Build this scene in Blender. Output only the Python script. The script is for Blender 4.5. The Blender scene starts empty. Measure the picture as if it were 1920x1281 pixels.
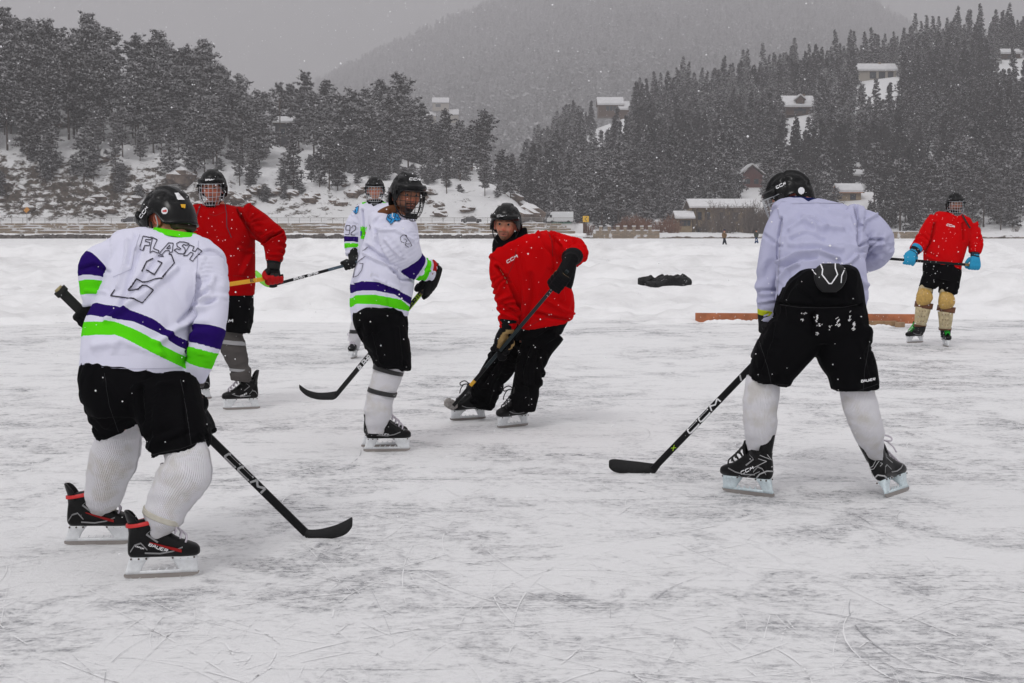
import bpy, math, random
import numpy as np
from mathutils import Vector, Matrix
from mathutils.bvhtree import BVHTree

# ------------------------------------------------------------------ camera, world, sun, exposure
SC = bpy.context.scene
COL = SC.collection
R = math.radians
F, CX, CY, HZ, CAMH = 3000.0, 960.0, 640.5, 436.0, 1.40        # focal length in photo pixels, centre, horizon row, eye height
TH = math.atan((CY - HZ) / F)
cam_d = bpy.data.cameras.new('camera')
cam_d.sensor_width = 36.0
cam_d.lens = 36.0 * F / 1920.0
cam_d.clip_start = 0.1
cam_d.clip_end = 9000.0
cam = bpy.data.objects.new('camera', cam_d)
cam.location = (0, 0, CAMH)
cam.rotation_euler = (math.pi / 2 - TH, 0, 0)
COL.objects.link(cam)
SC.camera = cam

W = bpy.data.worlds.new('World')
SC.world = W
W.use_nodes = True
nt = W.node_tree
nt.nodes.clear()
def _n(t, k, **kw):
    n = t.nodes.new(k)
    for a, b in kw.items():
        setattr(n, a, b)
    return n
out = _n(nt, 'ShaderNodeOutputWorld')
bg = _n(nt, 'ShaderNodeBackground')
bg.inputs['Strength'].default_value = 0.10
sky = _n(nt, 'ShaderNodeTexSky', sky_type='NISHITA')
sky.sun_disc = False
sky.sun_elevation = R(38)
sky.sun_rotation = R(200)
sky.dust_density = 4.0
hs = _n(nt, 'ShaderNodeHueSaturation')
hs.inputs['Saturation'].default_value = 0.10
hs.inputs['Value'].default_value = 1.0
nt.links.new(sky.outputs[0], hs.inputs['Color'])
# the overcast cloud deck: luminance rises from horizon to zenith as (1 + 2 sin e) / 3
tc = _n(nt, 'ShaderNodeTexCoord')
sx = _n(nt, 'ShaderNodeSeparateXYZ')
nt.links.new(tc.outputs['Generated'], sx.inputs[0])
mx = _n(nt, 'ShaderNodeMath', operation='MAXIMUM'); mx.inputs[1].default_value = 0.0
nt.links.new(sx.outputs['Z'], mx.inputs[0])
ma = _n(nt, 'ShaderNodeMath', operation='MULTIPLY_ADD'); ma.inputs[1].default_value = 2 / 3; ma.inputs[2].default_value = 1 / 3
nt.links.new(mx.outputs[0], ma.inputs[0])
cl = _n(nt, 'ShaderNodeVectorMath', operation='SCALE')
cl.inputs[0].default_value = (10.4, 10.25, 10.5)
nt.links.new(ma.outputs[0], cl.inputs['Scale'])
mix = _n(nt, 'ShaderNodeMix', data_type='RGBA')
mix.inputs['Factor'].default_value = 0.90
nt.links.new(hs.outputs[0], mix.inputs['A'])
nt.links.new(cl.outputs[0], mix.inputs['B'])
nt.links.new(mix.outputs['Result'], bg.inputs['Color'])
nt.links.new(bg.outputs[0], out.inputs['Surface'])

sun_d = bpy.data.lights.new('sun', 'SUN')
sun_d.energy = 0.75
sun_d.angle = R(14)
sun_d.color = (1.0, 0.985, 0.97)
sun = bpy.data.objects.new('sun', sun_d)
sun.rotation_euler = (R(42), 0, R(-20))
sun.location = (0, 0, 60)
COL.objects.link(sun)

SC.view_settings.view_transform = 'Standard'
SC.view_settings.look = 'None'
SC.view_settings.gamma = 1.0
SC.view_settings.use_curve_mapping = False
SC.view_settings.exposure = 0.0
SC.cycles.use_denoising = True
SC.cycles.volume_bounces = 1
SC.cycles.max_bounces = 6
SC.cycles.diffuse_bounces = 3
SC.cycles.transparent_max_bounces = 8

# ------------------------------------------------------------------ helpers
rng = np.random.default_rng(7)
ORG = {}                                                     # world position of the thing each object belongs to
SN, CN = math.sin(TH), math.cos(TH)

def P(px, py, Y):
    """the world point at distance Y that the photo shows at pixel (px, py)"""
    xc, yc = (px - CX) / F, (CY - py) / F
    t = Y / (CN + yc * SN)
    return np.array([xc * t, Y, CAMH + t * (-SN + yc * CN)])

def ground_y(py, z=0.0):
    yc = (CY - py) / F
    t = (z - CAMH) / (-SN + yc * CN)
    return t * (CN + yc * SN)

def proj(V):
    d = V[:, 1] * CN - (V[:, 2] - CAMH) * SN
    u = V[:, 1] * SN + (V[:, 2] - CAMH) * CN
    return CX + V[:, 0] / d * F, CY - u / d * F

def unit(v):
    v = np.asarray(v, float)
    return v / (np.linalg.norm(v) + 1e-12)

def _hash(i, j, k, s):
    h = (i * 374761393 + j * 668265263 + k * 2147483647 + s * 974711) & 0xffffffff
    h = ((h ^ (h >> 13)) * 1274126177) & 0xffffffff
    return ((h ^ (h >> 16)) & 0xffff) / 65535.0

def noise(p, s=0):
    """value noise, 0..1, for an (n, 3) array"""
    p = np.asarray(p, float)
    i = np.floor(p).astype(np.int64)
    f = p - i
    f = f * f * (3 - 2 * f)
    r = 0
    for a in (0, 1):
        wa = f[:, 0] if a else 1 - f[:, 0]
        for b in (0, 1):
            wb = f[:, 1] if b else 1 - f[:, 1]
            for c in (0, 1):
                wc = f[:, 2] if c else 1 - f[:, 2]
                r = r + wa * wb * wc * _hash(i[:, 0] + a, i[:, 1] + b, i[:, 2] + c, s)
    return r

def fbm(p, s=0, o=4):
    r, a, t = 0, 0.5, 0
    p = np.asarray(p, float)
    for k in range(o):
        r = r + a * noise(p, s + k * 17); t += a
        p = p * 2.03 + 11.3; a *= 0.5
    return r / t

def sstep(a, b, x):
    t = np.clip((x - a) / (b - a), 0, 1)
    return t * t * (3 - 2 * t)

def tag(o, label=None, cat=None, group=None, kind=None):
    if label: o['label'] = label
    if cat: o['category'] = cat
    if group: o['group'] = group
    if kind: o['kind'] = kind
    return o

def link(name, data, parent=None):
    o = bpy.data.objects.new(name, data)
    COL.objects.link(o)
    if parent is not None:
        o.parent = parent
    return o

def thing(name, label, cat, loc, group=None, rz=0.0):
    o = link(name, None)
    o.empty_display_size = 0.1
    o.location = tuple(float(c) for c in loc)
    o.rotation_euler.z = rz
    ORG[o.name] = np.array(o.location)
    return tag(o, label, cat, group)

def mesh_of(name, V, Fc, mats=None, smooth=True, midx=None):
    me = bpy.data.meshes.new(name)
    me.from_pydata(np.asarray(V, float).tolist(), [], [list(map(int, f)) for f in Fc])
    for m in (mats if isinstance(mats, (list, tuple)) else [mats] if mats else []):
        me.materials.append(m)
    if midx is not None:
        me.polygons.foreach_set('material_index', np.asarray(midx, np.int32))
    if smooth:
        me.polygons.foreach_set('use_smooth', np.ones(len(me.polygons), bool))
    me.update()
    return me

def mk(name, VF, mats=None, parent=None, smooth=True, midx=None):
    """one mesh object from world-space vertices, hung under its parent"""
    V, Fc = VF
    o0 = ORG[parent.name] if parent is not None else np.zeros(3)
    o = link(name, mesh_of(name, np.asarray(V) - o0, Fc, mats, smooth, midx), parent)
    ORG[o.name] = o0
    return o

def fattr(me, name, vals):
    a = me.attributes.new(name, 'FLOAT', 'POINT')
    a.data.foreach_set('value', np.asarray(vals, np.float32))

class MB:
    """collects shapes into one mesh"""
    def __init__(s): s.V, s.F, s.M, s.n = [], [], [], 0
    def add(s, VF, m=0):
        V, Fc = VF
        V = np.asarray(V, float)
        s.V.append(V)
        s.F += [tuple(i + s.n for i in f) for f in Fc]
        s.M += [m] * len(Fc)
        s.n += len(V)
        return s
    def vf(s): return np.concatenate(s.V), s.F
    def mk(s, name, mats, parent=None, smooth=False):
        return mk(name, s.vf(), mats, parent, smooth, s.M)

def box(c, h, rot=None):
    """a box with centre c and half sizes h; rot = 3x3 with the axes as columns"""
    s = np.array([[a, b, d] for a in (-1, 1) for b in (-1, 1) for d in (-1, 1)], float) * np.asarray(h, float)
    if rot is not None:
        s = s @ np.asarray(rot).T
    return s + np.asarray(c, float), [(0, 1, 3, 2), (4, 6, 7, 5), (0, 4, 5, 1), (2, 3, 7, 6), (0, 2, 6, 4), (1, 5, 7, 3)]

def rz(a):
    c, s = math.cos(a), math.sin(a)
    return np.array([[c, -s, 0], [s, c, 0], [0, 0, 1.0]])
def rx(a):
    c, s = math.cos(a), math.sin(a)
    return np.array([[1.0, 0, 0], [0, c, -s], [0, s, c]])
def ry(a):
    c, s = math.cos(a), math.sin(a)
    return np.array([[c, 0, s], [0, 1.0, 0], [-s, 0, c]])

def rings(Rg, cap=True):
    """skin a list of equal rings (each (n, 3))"""
    n = len(Rg[0]); k = len(Rg)
    V = np.concatenate(Rg)
    Fc = []
    for a in range(k - 1):
        for b in range(n):
            c = (b + 1) % n
            Fc.append((a * n + b, a * n + c, (a + 1) * n + c, (a + 1) * n + b))
    if cap:
        V = np.vstack([V, Rg[0].mean(0), Rg[-1].mean(0)])
        i0, i1 = k * n, k * n + 1
        for b in range(n):
            c = (b + 1) % n
            Fc.append((i0, c, b))
            Fc.append((i1, (k - 1) * n + b, (k - 1) * n + c))
    return V, Fc

def catmull(A, up):
    A = np.asarray(A, float)
    if len(A) < 3 or up <= 1:
        t = np.linspace(0, len(A) - 1, (len(A) - 1) * max(up, 1) + 1)
        return np.stack([np.interp(t, np.arange(len(A)), A[:, k]) for k in range(A.shape[1])], 1)
    B = np.vstack([2 * A[0] - A[1], A, 2 * A[-1] - A[-2]])
    o = []
    for i in range(1, len(B) - 2):
        p0, p1, p2, p3 = B[i - 1], B[i], B[i + 1], B[i + 2]
        for t in np.arange(up) / up:
            o.append(0.5 * (2 * p1 + (p2 - p0) * t + (2 * p0 - 5 * p1 + 4 * p2 - p3) * t * t + (3 * p1 - p0 - 3 * p2 + p3) * t ** 3))
    o.append(A[-1])
    return np.array(o)

def tube(pts, r, n=6, cap=True, up=1):
    """a round tube along 3-D points; r one radius or one per point"""
    pts = np.asarray(pts, float)
    r = np.full(len(pts), r) if np.isscalar(r) else np.asarray(r, float)
    if up > 1:
        q = catmull(np.column_stack([pts, r]), up)
        pts, r = q[:, :3], q[:, 3]
    T = np.gradient(pts, axis=0)
    a = None
    Rg = []
    for p, t, q in zip(pts, T, r):
        t = unit(t)
        if a is None:
            a = unit(np.cross(t, (0.31, 0.17, 0.93) if abs(t[2]) < 0.9 else (1, 0, 0)))
        a = unit(a - t * (a @ t))
        b = np.cross(t, a)
        ph = np.arange(n) * 2 * math.pi / n
        Rg.append(p + q * (np.cos(ph)[:, None] * a + np.sin(ph)[:, None] * b))
    return rings(Rg, cap)

def remesh(parts, vox, sm=3):
    """fuse closed shapes into one skin"""
    mb = MB()
    for p in parts:
        mb.add(p)
    V, Fc = mb.vf()
    o = link('fuse', mesh_of('fuse', V, Fc))
    m = o.modifiers.new('r', 'REMESH'); m.mode = 'VOXEL'; m.voxel_size = vox
    if sm:
        m = o.modifiers.new('s', 'SMOOTH'); m.factor = 0.5; m.iterations = sm
    dg = bpy.context.evaluated_depsgraph_get()
    e = o.evaluated_get(dg)
    me = e.to_mesh()
    n = len(me.vertices)
    V = np.empty(n * 3, np.float32); me.vertices.foreach_get('co', V)
    Fc = [tuple(p.vertices) for p in me.polygons]
    e.to_mesh_clear()
    d = o.data
    bpy.data.objects.remove(o); bpy.data.meshes.remove(d)
    return V.reshape(-1, 3).astype(float), Fc

def normals(V, Fc):
    N = np.zeros_like(V)
    for k in (3, 4):
        f = np.array([q for q in Fc if len(q) == k], int)
        if len(f) == 0: continue
        n = np.cross(V[f[:, 2]] - V[f[:, 0]], V[f[:, k - 1]] - V[f[:, 1]] if k == 4 else V[f[:, 1]] - V[f[:, 0]])
        if k == 3: n = -n
        for j in range(k):
            np.add.at(N, f[:, j], n)
    return N / (np.linalg.norm(N, axis=1, keepdims=True) + 1e-12)

# ------------------------------------------------------------------ materials
MATS = {}
def mat(name, col=(0.5, 0.5, 0.5), rough=0.6, metal=0.0, spec=0.5, bump=None, vary=0.0, vscale=20.0, sheen=0.0, alpha=1.0, coat=0.0, var2=None):
    """bump = (noise scale, strength, distance); vary mixes a darker tone in by noise"""
    if name in MATS:
        return MATS[name]
    m = bpy.data.materials.new(name)
    m.use_nodes = True
    t = m.node_tree
    b = t.nodes['Principled BSDF']
    b.inputs['Base Color'].default_value = (*col, 1)
    b.inputs['Roughness'].default_value = rough
    b.inputs['Metallic'].default_value = metal
    b.inputs['Specular IOR Level'].default_value = spec
    b.inputs['Alpha'].default_value = alpha
    if sheen: b.inputs['Sheen Weight'].default_value = sheen
    if coat:
        b.inputs['Coat Weight'].default_value = coat
        b.inputs['Coat Roughness'].default_value = 0.15
    tc = _n(t, 'ShaderNodeTexCoord')
    if vary:
        n = _n(t, 'ShaderNodeTexNoise'); n.inputs['Scale'].default_value = vscale; n.inputs['Detail'].default_value = 5
        t.links.new(tc.outputs['Object'], n.inputs['Vector'])
        mr = _n(t, 'ShaderNodeMapRange'); mr.inputs['From Min'].default_value = 0.35; mr.inputs['From Max'].default_value = 0.65
        t.links.new(n.outputs['Fac'], mr.inputs['Value'])
        mxn = _n(t, 'ShaderNodeMix', data_type='RGBA')
        mxn.inputs['A'].default_value = (*col, 1)
        c2 = var2 if var2 else tuple(c * (1 - vary) for c in col)
        mxn.inputs['B'].default_value = (*c2, 1)
        t.links.new(mr.outputs[0], mxn.inputs['Factor'])
        t.links.new(mxn.outputs['Result'], b.inputs['Base Color'])
    if bump:
        n = _n(t, 'ShaderNodeTexNoise'); n.inputs['Scale'].default_value = bump[0]; n.inputs['Detail'].default_value = 4
        t.links.new(tc.outputs['Object'], n.inputs['Vector'])
        bp = _n(t, 'ShaderNodeBump'); bp.inputs['Strength'].default_value = bump[1]; bp.inputs['Distance'].default_value = bump[2]
        t.links.new(n.outputs['Fac'], bp.inputs['Height'])
        t.links.new(bp.outputs[0], b.inputs['Normal'])
    MATS[name] = m
    return m

def nodes(m):
    t = m.node_tree
    return t, t.nodes['Principled BSDF'], t.links.new

def attr_ramp(m, attr, stops, interp='CONSTANT'):
    """colour by a float attribute: stops = [(value, colour)] with values 0..1"""
    t, b, L = nodes(m)
    a = _n(t, 'ShaderNodeAttribute', attribute_name=attr)
    r = _n(t, 'ShaderNodeValToRGB')
    r.color_ramp.interpolation = interp
    e = r.color_ramp.elements
    while len(e) > 1: e.remove(e[-1])
    e[0].position, e[0].color = stops[0][0], (*stops[0][1], 1)
    for v, c in stops[1:]:
        q = e.new(v); q.color = (*c, 1)
    L(a.outputs['Fac'], r.inputs['Fac'])
    L(r.outputs['Color'], b.inputs['Base Color'])
    return m

# ------------------------------------------------------------------ ice
def ice_material():
    m = mat('ice', (0.7, 0.7, 0.72), 0.5, spec=0.3)
    t, b, L = nodes(m)
    tc = _n(t, 'ShaderNodeTexCoord')
    def nz(scale, detail=6, rough=0.6, rot=0.0, sc=(1, 1, 1), dist=0.0, loc=0.0):
        mp = _n(t, 'ShaderNodeMapping')
        mp.inputs['Rotation'].default_value = (0, 0, rot)
        mp.inputs['Scale'].default_value = sc
        mp.inputs['Location'].default_value = (loc, loc * 1.7, 0)
        L(tc.outputs['Object'], mp.inputs['Vector'])
        n = _n(t, 'ShaderNodeTexNoise')
        n.inputs['Scale'].default_value = scale; n.inputs['Detail'].default_value = detail
        n.inputs['Roughness'].default_value = rough; n.inputs['Distortion'].default_value = dist
        L(mp.outputs[0], n.inputs['Vector'])
        return n.outputs['Fac']
    def rng_(v, a, b_, lo=0.0, hi=1.0):
        r = _n(t, 'ShaderNodeMapRange'); r.interpolation_type = 'SMOOTHSTEP'
        for k, q in zip(('From Min', 'From Max', 'To Min', 'To Max'), (a, b_, lo, hi)):
            r.inputs[k].default_value = q
        L(v, r.inputs['Value'])
        return r.outputs[0]
    def op(o, x, y):
        q = _n(t, 'ShaderNodeMath', operation=o)
        for i, v in enumerate((x, y)):
            if isinstance(v, float): q.inputs[i].default_value = v
            else: L(v, q.inputs[i])
        return q.outputs[0]
    big = rng_(nz(0.40, 4, 0.55, dist=0.8), 0.36, 0.66)            # broad cleared and snowy areas
    mid = rng_(nz(2.3, 10, 0.74, dist=0.8, loc=3.0), 0.37, 0.63)   # patches of frost
    fine = rng_(nz(24.0, 9, 0.80, loc=7.0), 0.36, 0.64)
    frost = op('ADD', op('MULTIPLY', big, 0.34), op('ADD', op('MULTIPLY', mid, 0.46), op('MULTIPLY', fine, 0.40)))
    scr = None                                                    # skate cuts at many angles
    for k, (an, s) in enumerate(((0.2, 2.3), (1.1, 2.8), (1.9, 2.2), (2.7, 3.1), (0.65, 4.0), (2.3, 3.6))):
        v = rng_(nz(s, 5, 0.62, rot=an, sc=(0.22, 14.0, 1), dist=0.25, loc=5.0 * k + 1.3), 0.61, 0.70)
        scr = v if scr is None else op('MAXIMUM', scr, v)
    dark = None
    for k, (an, s) in enumerate(((0.4, 1.6), (1.5, 2.0), (2.5, 1.8))):
        v = rng_(nz(s, 5, 0.65, rot=an, sc=(0.28, 11.0, 1), dist=0.35, loc=9.0 * k + 2.1), 0.60, 0.72)
        dark = v if dark is None else op('MAXIMUM', dark, v)
    d1 = rng_(nz(11.0, 8, 0.66, dist=0.5, loc=21.0), 0.48, 0.62)
    d2 = rng_(nz(27.0, 6, 0.68, dist=0.4, loc=31.0), 0.48, 0.62)
    pat = op('MULTIPLY', op('MAXIMUM', d1, op('MULTIPLY', d2, 0.8)), op('ADD', 0.66, op('MULTIPLY', op('SUBTRACT', 1.0, big), 0.34)))
    frost = op('SUBTRACT', op('ADD', frost, 0.03), op('MULTIPLY', pat, 0.245))
    tot = op('SUBTRACT', op('ADD', frost, op('MULTIPLY', scr, 0.30)), op('MULTIPLY', dark, 0.34))
    r = _n(t, 'ShaderNodeValToRGB')
    e = r.color_ramp.elements
    e[0].position = 0.08; e[0].color = (0.42, 0.425, 0.445, 1)
    e[1].position = 1.0; e[1].color = (0.86, 0.86, 0.87, 1)
    for p, c in ((0.28, (0.62, 0.62, 0.635)), (0.46, (0.79, 0.79, 0.80)), (0.66, (0.87, 0.87, 0.88))):
        q = e.new(p); q.color = (*c, 1)
    L(tot, r.inputs['Fac']); L(r.outputs['Color'], b.inputs['Base Color'])
    L(rng_(tot, 0.1, 0.6, 0.26, 0.9), b.inputs['Roughness'])
    bp = _n(t, 'ShaderNodeBump'); bp.inputs['Strength'].default_value = 0.55; bp.inputs['Distance'].default_value = 0.012
    L(tot, bp.inputs['Height']); L(bp.outputs[0], b.inputs['Normal'])
    return m

def snow_material():
    m = mat('snow', (0.84, 0.84, 0.85), 0.85, spec=0.15)
    t, b, L = nodes(m)
    tc = _n(t, 'ShaderNodeTexCoord')
    h = None
    for s, d, st in ((3.0, 6, 0.05), (22.0, 5, 0.012)):
        n = _n(t, 'ShaderNodeTexNoise'); n.inputs['Scale'].default_value = s; n.inputs['Detail'].default_value = d
        L(tc.outputs['Object'], n.inputs['Vector'])
        bp = _n(t, 'ShaderNodeBump'); bp.inputs['Strength'].default_value = 0.6; bp.inputs['Distance'].default_value = st
        L(n.outputs['Fac'], bp.inputs['Height'])
        if h is not None: L(h, bp.inputs['Normal'])
        h = bp.outputs[0]
    L(h, b.inputs['Normal'])
    n = _n(t, 'ShaderNodeTexNoise'); n.inputs['Scale'].default_value = 0.7; n.inputs['Detail'].default_value = 7; n.inputs['Roughness'].default_value = 0.65
    L(tc.outputs['Object'], n.inputs['Vector'])
    r = _n(t, 'ShaderNodeValToRGB')
    e = r.color_ramp.elements
    e[0].position = 0.28; e[0].color = (0.66, 0.655, 0.66, 1)
    e[1].position = 0.55; e[1].color = (0.86, 0.86, 0.87, 1)
    L(n.outputs['Fac'], r.inputs['Fac']); L(r.outputs['Color'], b.inputs['Base Color'])
    return m

M_ICE, M_SNOW = ice_material(), snow_material()
ice = mk('ice', (np.array([[-260, -60, 0], [260, -60, 0], [260, 344, 0], [-260, 344, 0]], float), [(0, 1, 2, 3)]), M_ICE, smooth=False)
tag(ice, 'scratched grey white ice of the cleared lake rink', kind='structure')

def snow_h(X, Y):
    u = X / Y
    edge = 24.6 + 0.9 * (fbm(np.stack([X * 0.45, Y * 0, Y * 0], 1), 3, 3) - 0.5) * 2 - 1.2 * sstep(-0.18, -0.34, u) + 0.9 * sstep(0.10, 0.14, u)
    s = Y - edge
    p = np.stack([X, Y, 0 * X], 1)
    lump = fbm(p * 0.55, 5, 4) - 0.5
    fine = fbm(p * 2.2, 9, 3) - 0.5
    h = -0.10 + 0.16 * sstep(-0.3, 0.55, s) + 0.05 * sstep(0.5, 3, s)
    near = sstep(-0.2, 1.2, s)
    far = 1 - 0.75 * sstep(60, 140, Y)
    h = h + near * (0.60 * lump + 0.24 * fine) * far
    def ridge(y0, w, a, sd, mod=0.3):
        yy = y0 + 2.2 * (fbm(np.stack([X * 0.06, Y * 0 + sd, Y * 0], 1), sd, 2) - 0.5) * y0 / 30
        k = 0.4 + 1.2 * np.clip(fbm(np.stack([X * 0.35, Y * 0.2, Y * 0], 1), sd + 2, 3) - mod, 0, 1)
        return a * k * np.exp(-((Y - yy) / w) ** 2)
    h = h + ridge(29.5, 0.8, 0.34, 21) + ridge(34, 1.0, 0.36, 22) + ridge(42, 1.2, 0.40, 23) + ridge(57, 1.3, 0.50, 24) + ridge(77, 1.5, 0.95, 25, 0.15) + ridge(104, 2.0, 0.5, 26)
    h = h + 0.45 * np.exp(-((Y - 31.5) / 1.3) ** 2) * sstep(0.19, 0.23, u)
    return h

ny, nx = 820, 270
yy = 23.2 * (343.5 / 23.2) ** (np.arange(ny) / (ny - 1))
uu = np.linspace(-0.43, 0.43, nx)
X = (uu[None, :] * yy[:, None]).ravel(); Y = np.repeat(yy, nx)
Z = snow_h(X, Y)
idx = np.arange(ny * nx).reshape(ny, nx)
Fq = np.stack([idx[:-1, :-1], idx[:-1, 1:], idx[1:, 1:], idx[1:, :-1]], -1).reshape(-1, 4)
sf = mk('snow_field', (np.stack([X, Y, Z], 1), Fq), M_SNOW)
tag(sf, 'lumpy white snow left lying on the frozen lake beyond the rink', kind='structure')

# cuts of the skate blades: thin ribbons of snow dust lying on the ice
def skate_marks():
    V, Fc, M = [], [], []
    g = np.random.default_rng(3)
    n = 0
    for k in range(3000):
        y0 = 4.3 + 19.5 * g.random() ** 1.5
        x0 = (g.random() - 0.5) * 0.78 * y0
        a = g.random() * math.pi * 2
        ln = 0.15 + 1.9 * g.random() ** 3
        cv = g.normal() * 0.75
        w = 0.0008 + 0.0024 * g.random() ** 2.5
        st = 16
        s = np.linspace(0, ln, st)
        th = a + cv * s
        x = x0 + np.concatenate([[0], np.cumsum(np.cos(th[:-1]) * np.diff(s))])
        y = y0 + np.concatenate([[0], np.cumsum(np.sin(th[:-1]) * np.diff(s))])
        ww = w * np.sin(np.linspace(0.06, math.pi - 0.06, st)) ** 0.5 * (0.6 + 0.8 * g.random(st))
        z = 0.004
        V.append(np.stack([x - np.sin(th) * ww, y + np.cos(th) * ww, np.full(st, z)], 1))
        V.append(np.stack([x + np.sin(th) * ww, y - np.cos(th) * ww, np.full(st, z)], 1))
        keep = g.random(st - 1) > 0.3
        for i in range(st - 1):
            if keep[i]:
                Fc.append((n + i, n + st + i, n + st + i + 1, n + i + 1)); M.append(0 if k % 16 else 1)
        n += 2 * st
    V = np.concatenate(V)
    o = mk('skate_marks', (V, Fc), [mat('mark_snow', (0.88, 0.88, 0.89), 0.9), mat('mark_dark', (0.46, 0.46, 0.48), 0.5)], smooth=False, midx=M)
    tag(o, 'curved skate cuts scratched into the ice', kind='stuff')
skate_marks()

# ------------------------------------------------------------------ hills
def crest_fn(pts):
    a = np.array(pts, float)
    return lambda u: np.interp(u, a[:, 0], a[:, 1])
CREST_L = crest_fn([(-400, 90), (0, 122), (100, 128), (200, 142), (300, 168), (400, 215), (470, 252), (520, 262), (600, 270), (700, 270), (780, 284), (850, 296), (920, 318), (960, 352), (990, 392), (1015, 440), (1100, 470)])
CREST_R = crest_fn([(880, 452), (930, 420), (960, 380), (1000, 310), (1060, 272), (1120, 240), (1200, 212), (1300, 186), (1400, 168), (1500, 150), (1600, 132), (1700, 112), (1800, 96), (1920, 86), (2400, 60)])
CREST_M = crest_fn([(300, 260), (480, 215), (560, 185), (625, 152), (700, 112), (800, 68), (900, 26), (1000, -12), (1100, -36), (1300, -46), (1500, -30), (1620, 12), (1700, 60), (1760, 95), (1900, 140), (2400, 260)])
YL0, YL1, ZL0 = 352.0, 482.0, 3.3
YR0, YR1, ZR0 = 392.0, 800.0, 0.7
YM0, YM1, ZM0 = 1150.0, 5000.0, 6.0
def crest_z(fn, u, Y): return CAMH + (HZ - fn(u)) * Y / F

def hill_l(X, Y):
    u = CX + X / Y * F
    zc = np.maximum(crest_z(CREST_L, u, YL1), 0.2)
    t = np.clip((Y - YL0) / (YL1 - YL0), 0, 1.6)
    p = np.stack([X, Y, 0 * X], 1)
    g = np.where(t < 1, 0.22 * sstep(0.0, 0.10, t) * np.clip(zc / 25, 0, 1) + (1 - 0.22 * np.clip(zc / 25, 0, 1)) * np.clip(t, 0, 1) ** 0.92, 1 - 0.25 * (t - 1))
    z = ZL0 + (zc - ZL0) * g
    env = sstep(0, 0.05, t) * np.clip(zc / 12, 0, 1)
    z = z + env * (6.0 * (fbm(p * 0.045, 31, 4) - 0.5) + 2.6 * (fbm(p * 0.22, 37, 3) - 0.5)) * (1 - 0.6 * sstep(0.8, 1.0, t))
    rock = np.abs(fbm(p * np.array([0.13, 0.13, 1]), 41, 4) - 0.5) * 2
    z = z + env * (1 - sstep(0.18, 0.40, t)) * 3.2 * (0.45 - rock)
    return z

def hill_r(X, Y):
    u = CX + X / Y * F
    zc = np.maximum(crest_z(CREST_R, u, YR1), -1.0)
    t = np.clip((Y - YR0) / (YR1 - YR0), 0, 1.5)
    p = np.stack([X, Y, 0 * X], 1)
    z = ZR0 + (zc - ZR0) * np.where(t < 1, t ** 1.15, 1 - 0.3 * (t - 1))
    return z + sstep(0.05, 0.2, t) * 7.0 * (fbm(p * 0.02, 51, 4) - 0.5) * (1 - 0.7 * sstep(0.8, 1, t))

def hill_m(X, Y):
    u = CX + X / Y * F
    zc = crest_z(CREST_M, u, YM1)
    t = np.clip((Y - YM0) / (YM1 - YM0), 0, 1.4)
    p = np.stack([X, Y, 0 * X], 1)
    z = ZM0 + (zc - ZM0) * np.where(t < 1, t ** 1.25, 1 - 0.2 * (t - 1))
    return z + sstep(0, 0.2, t) * 40.0 * (fbm(p * 0.004, 61, 4) - 0.5) * (1 - 0.8 * sstep(0.75, 1, t))

def terrain(name, fn, x0, x1, y0, y1, nx, ny, m, label):
    uu = np.linspace((x0 - CX) / F, (x1 - CX) / F, nx)
    yy = np.linspace(y0, y1, ny)
    X = (uu[None, :] * yy[:, None]).ravel(); Y = np.repeat(yy, nx)
    idx = np.arange(ny * nx).reshape(ny, nx)
    Fq = np.stack([idx[:-1, :-1], idx[:-1, 1:], idx[1:, 1:], idx[1:, :-1]], -1).reshape(-1, 4)
    o = mk(name, (np.stack([X, Y, fn(X, Y)], 1), Fq), m)
    return tag(o, label, kind='structure')

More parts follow.
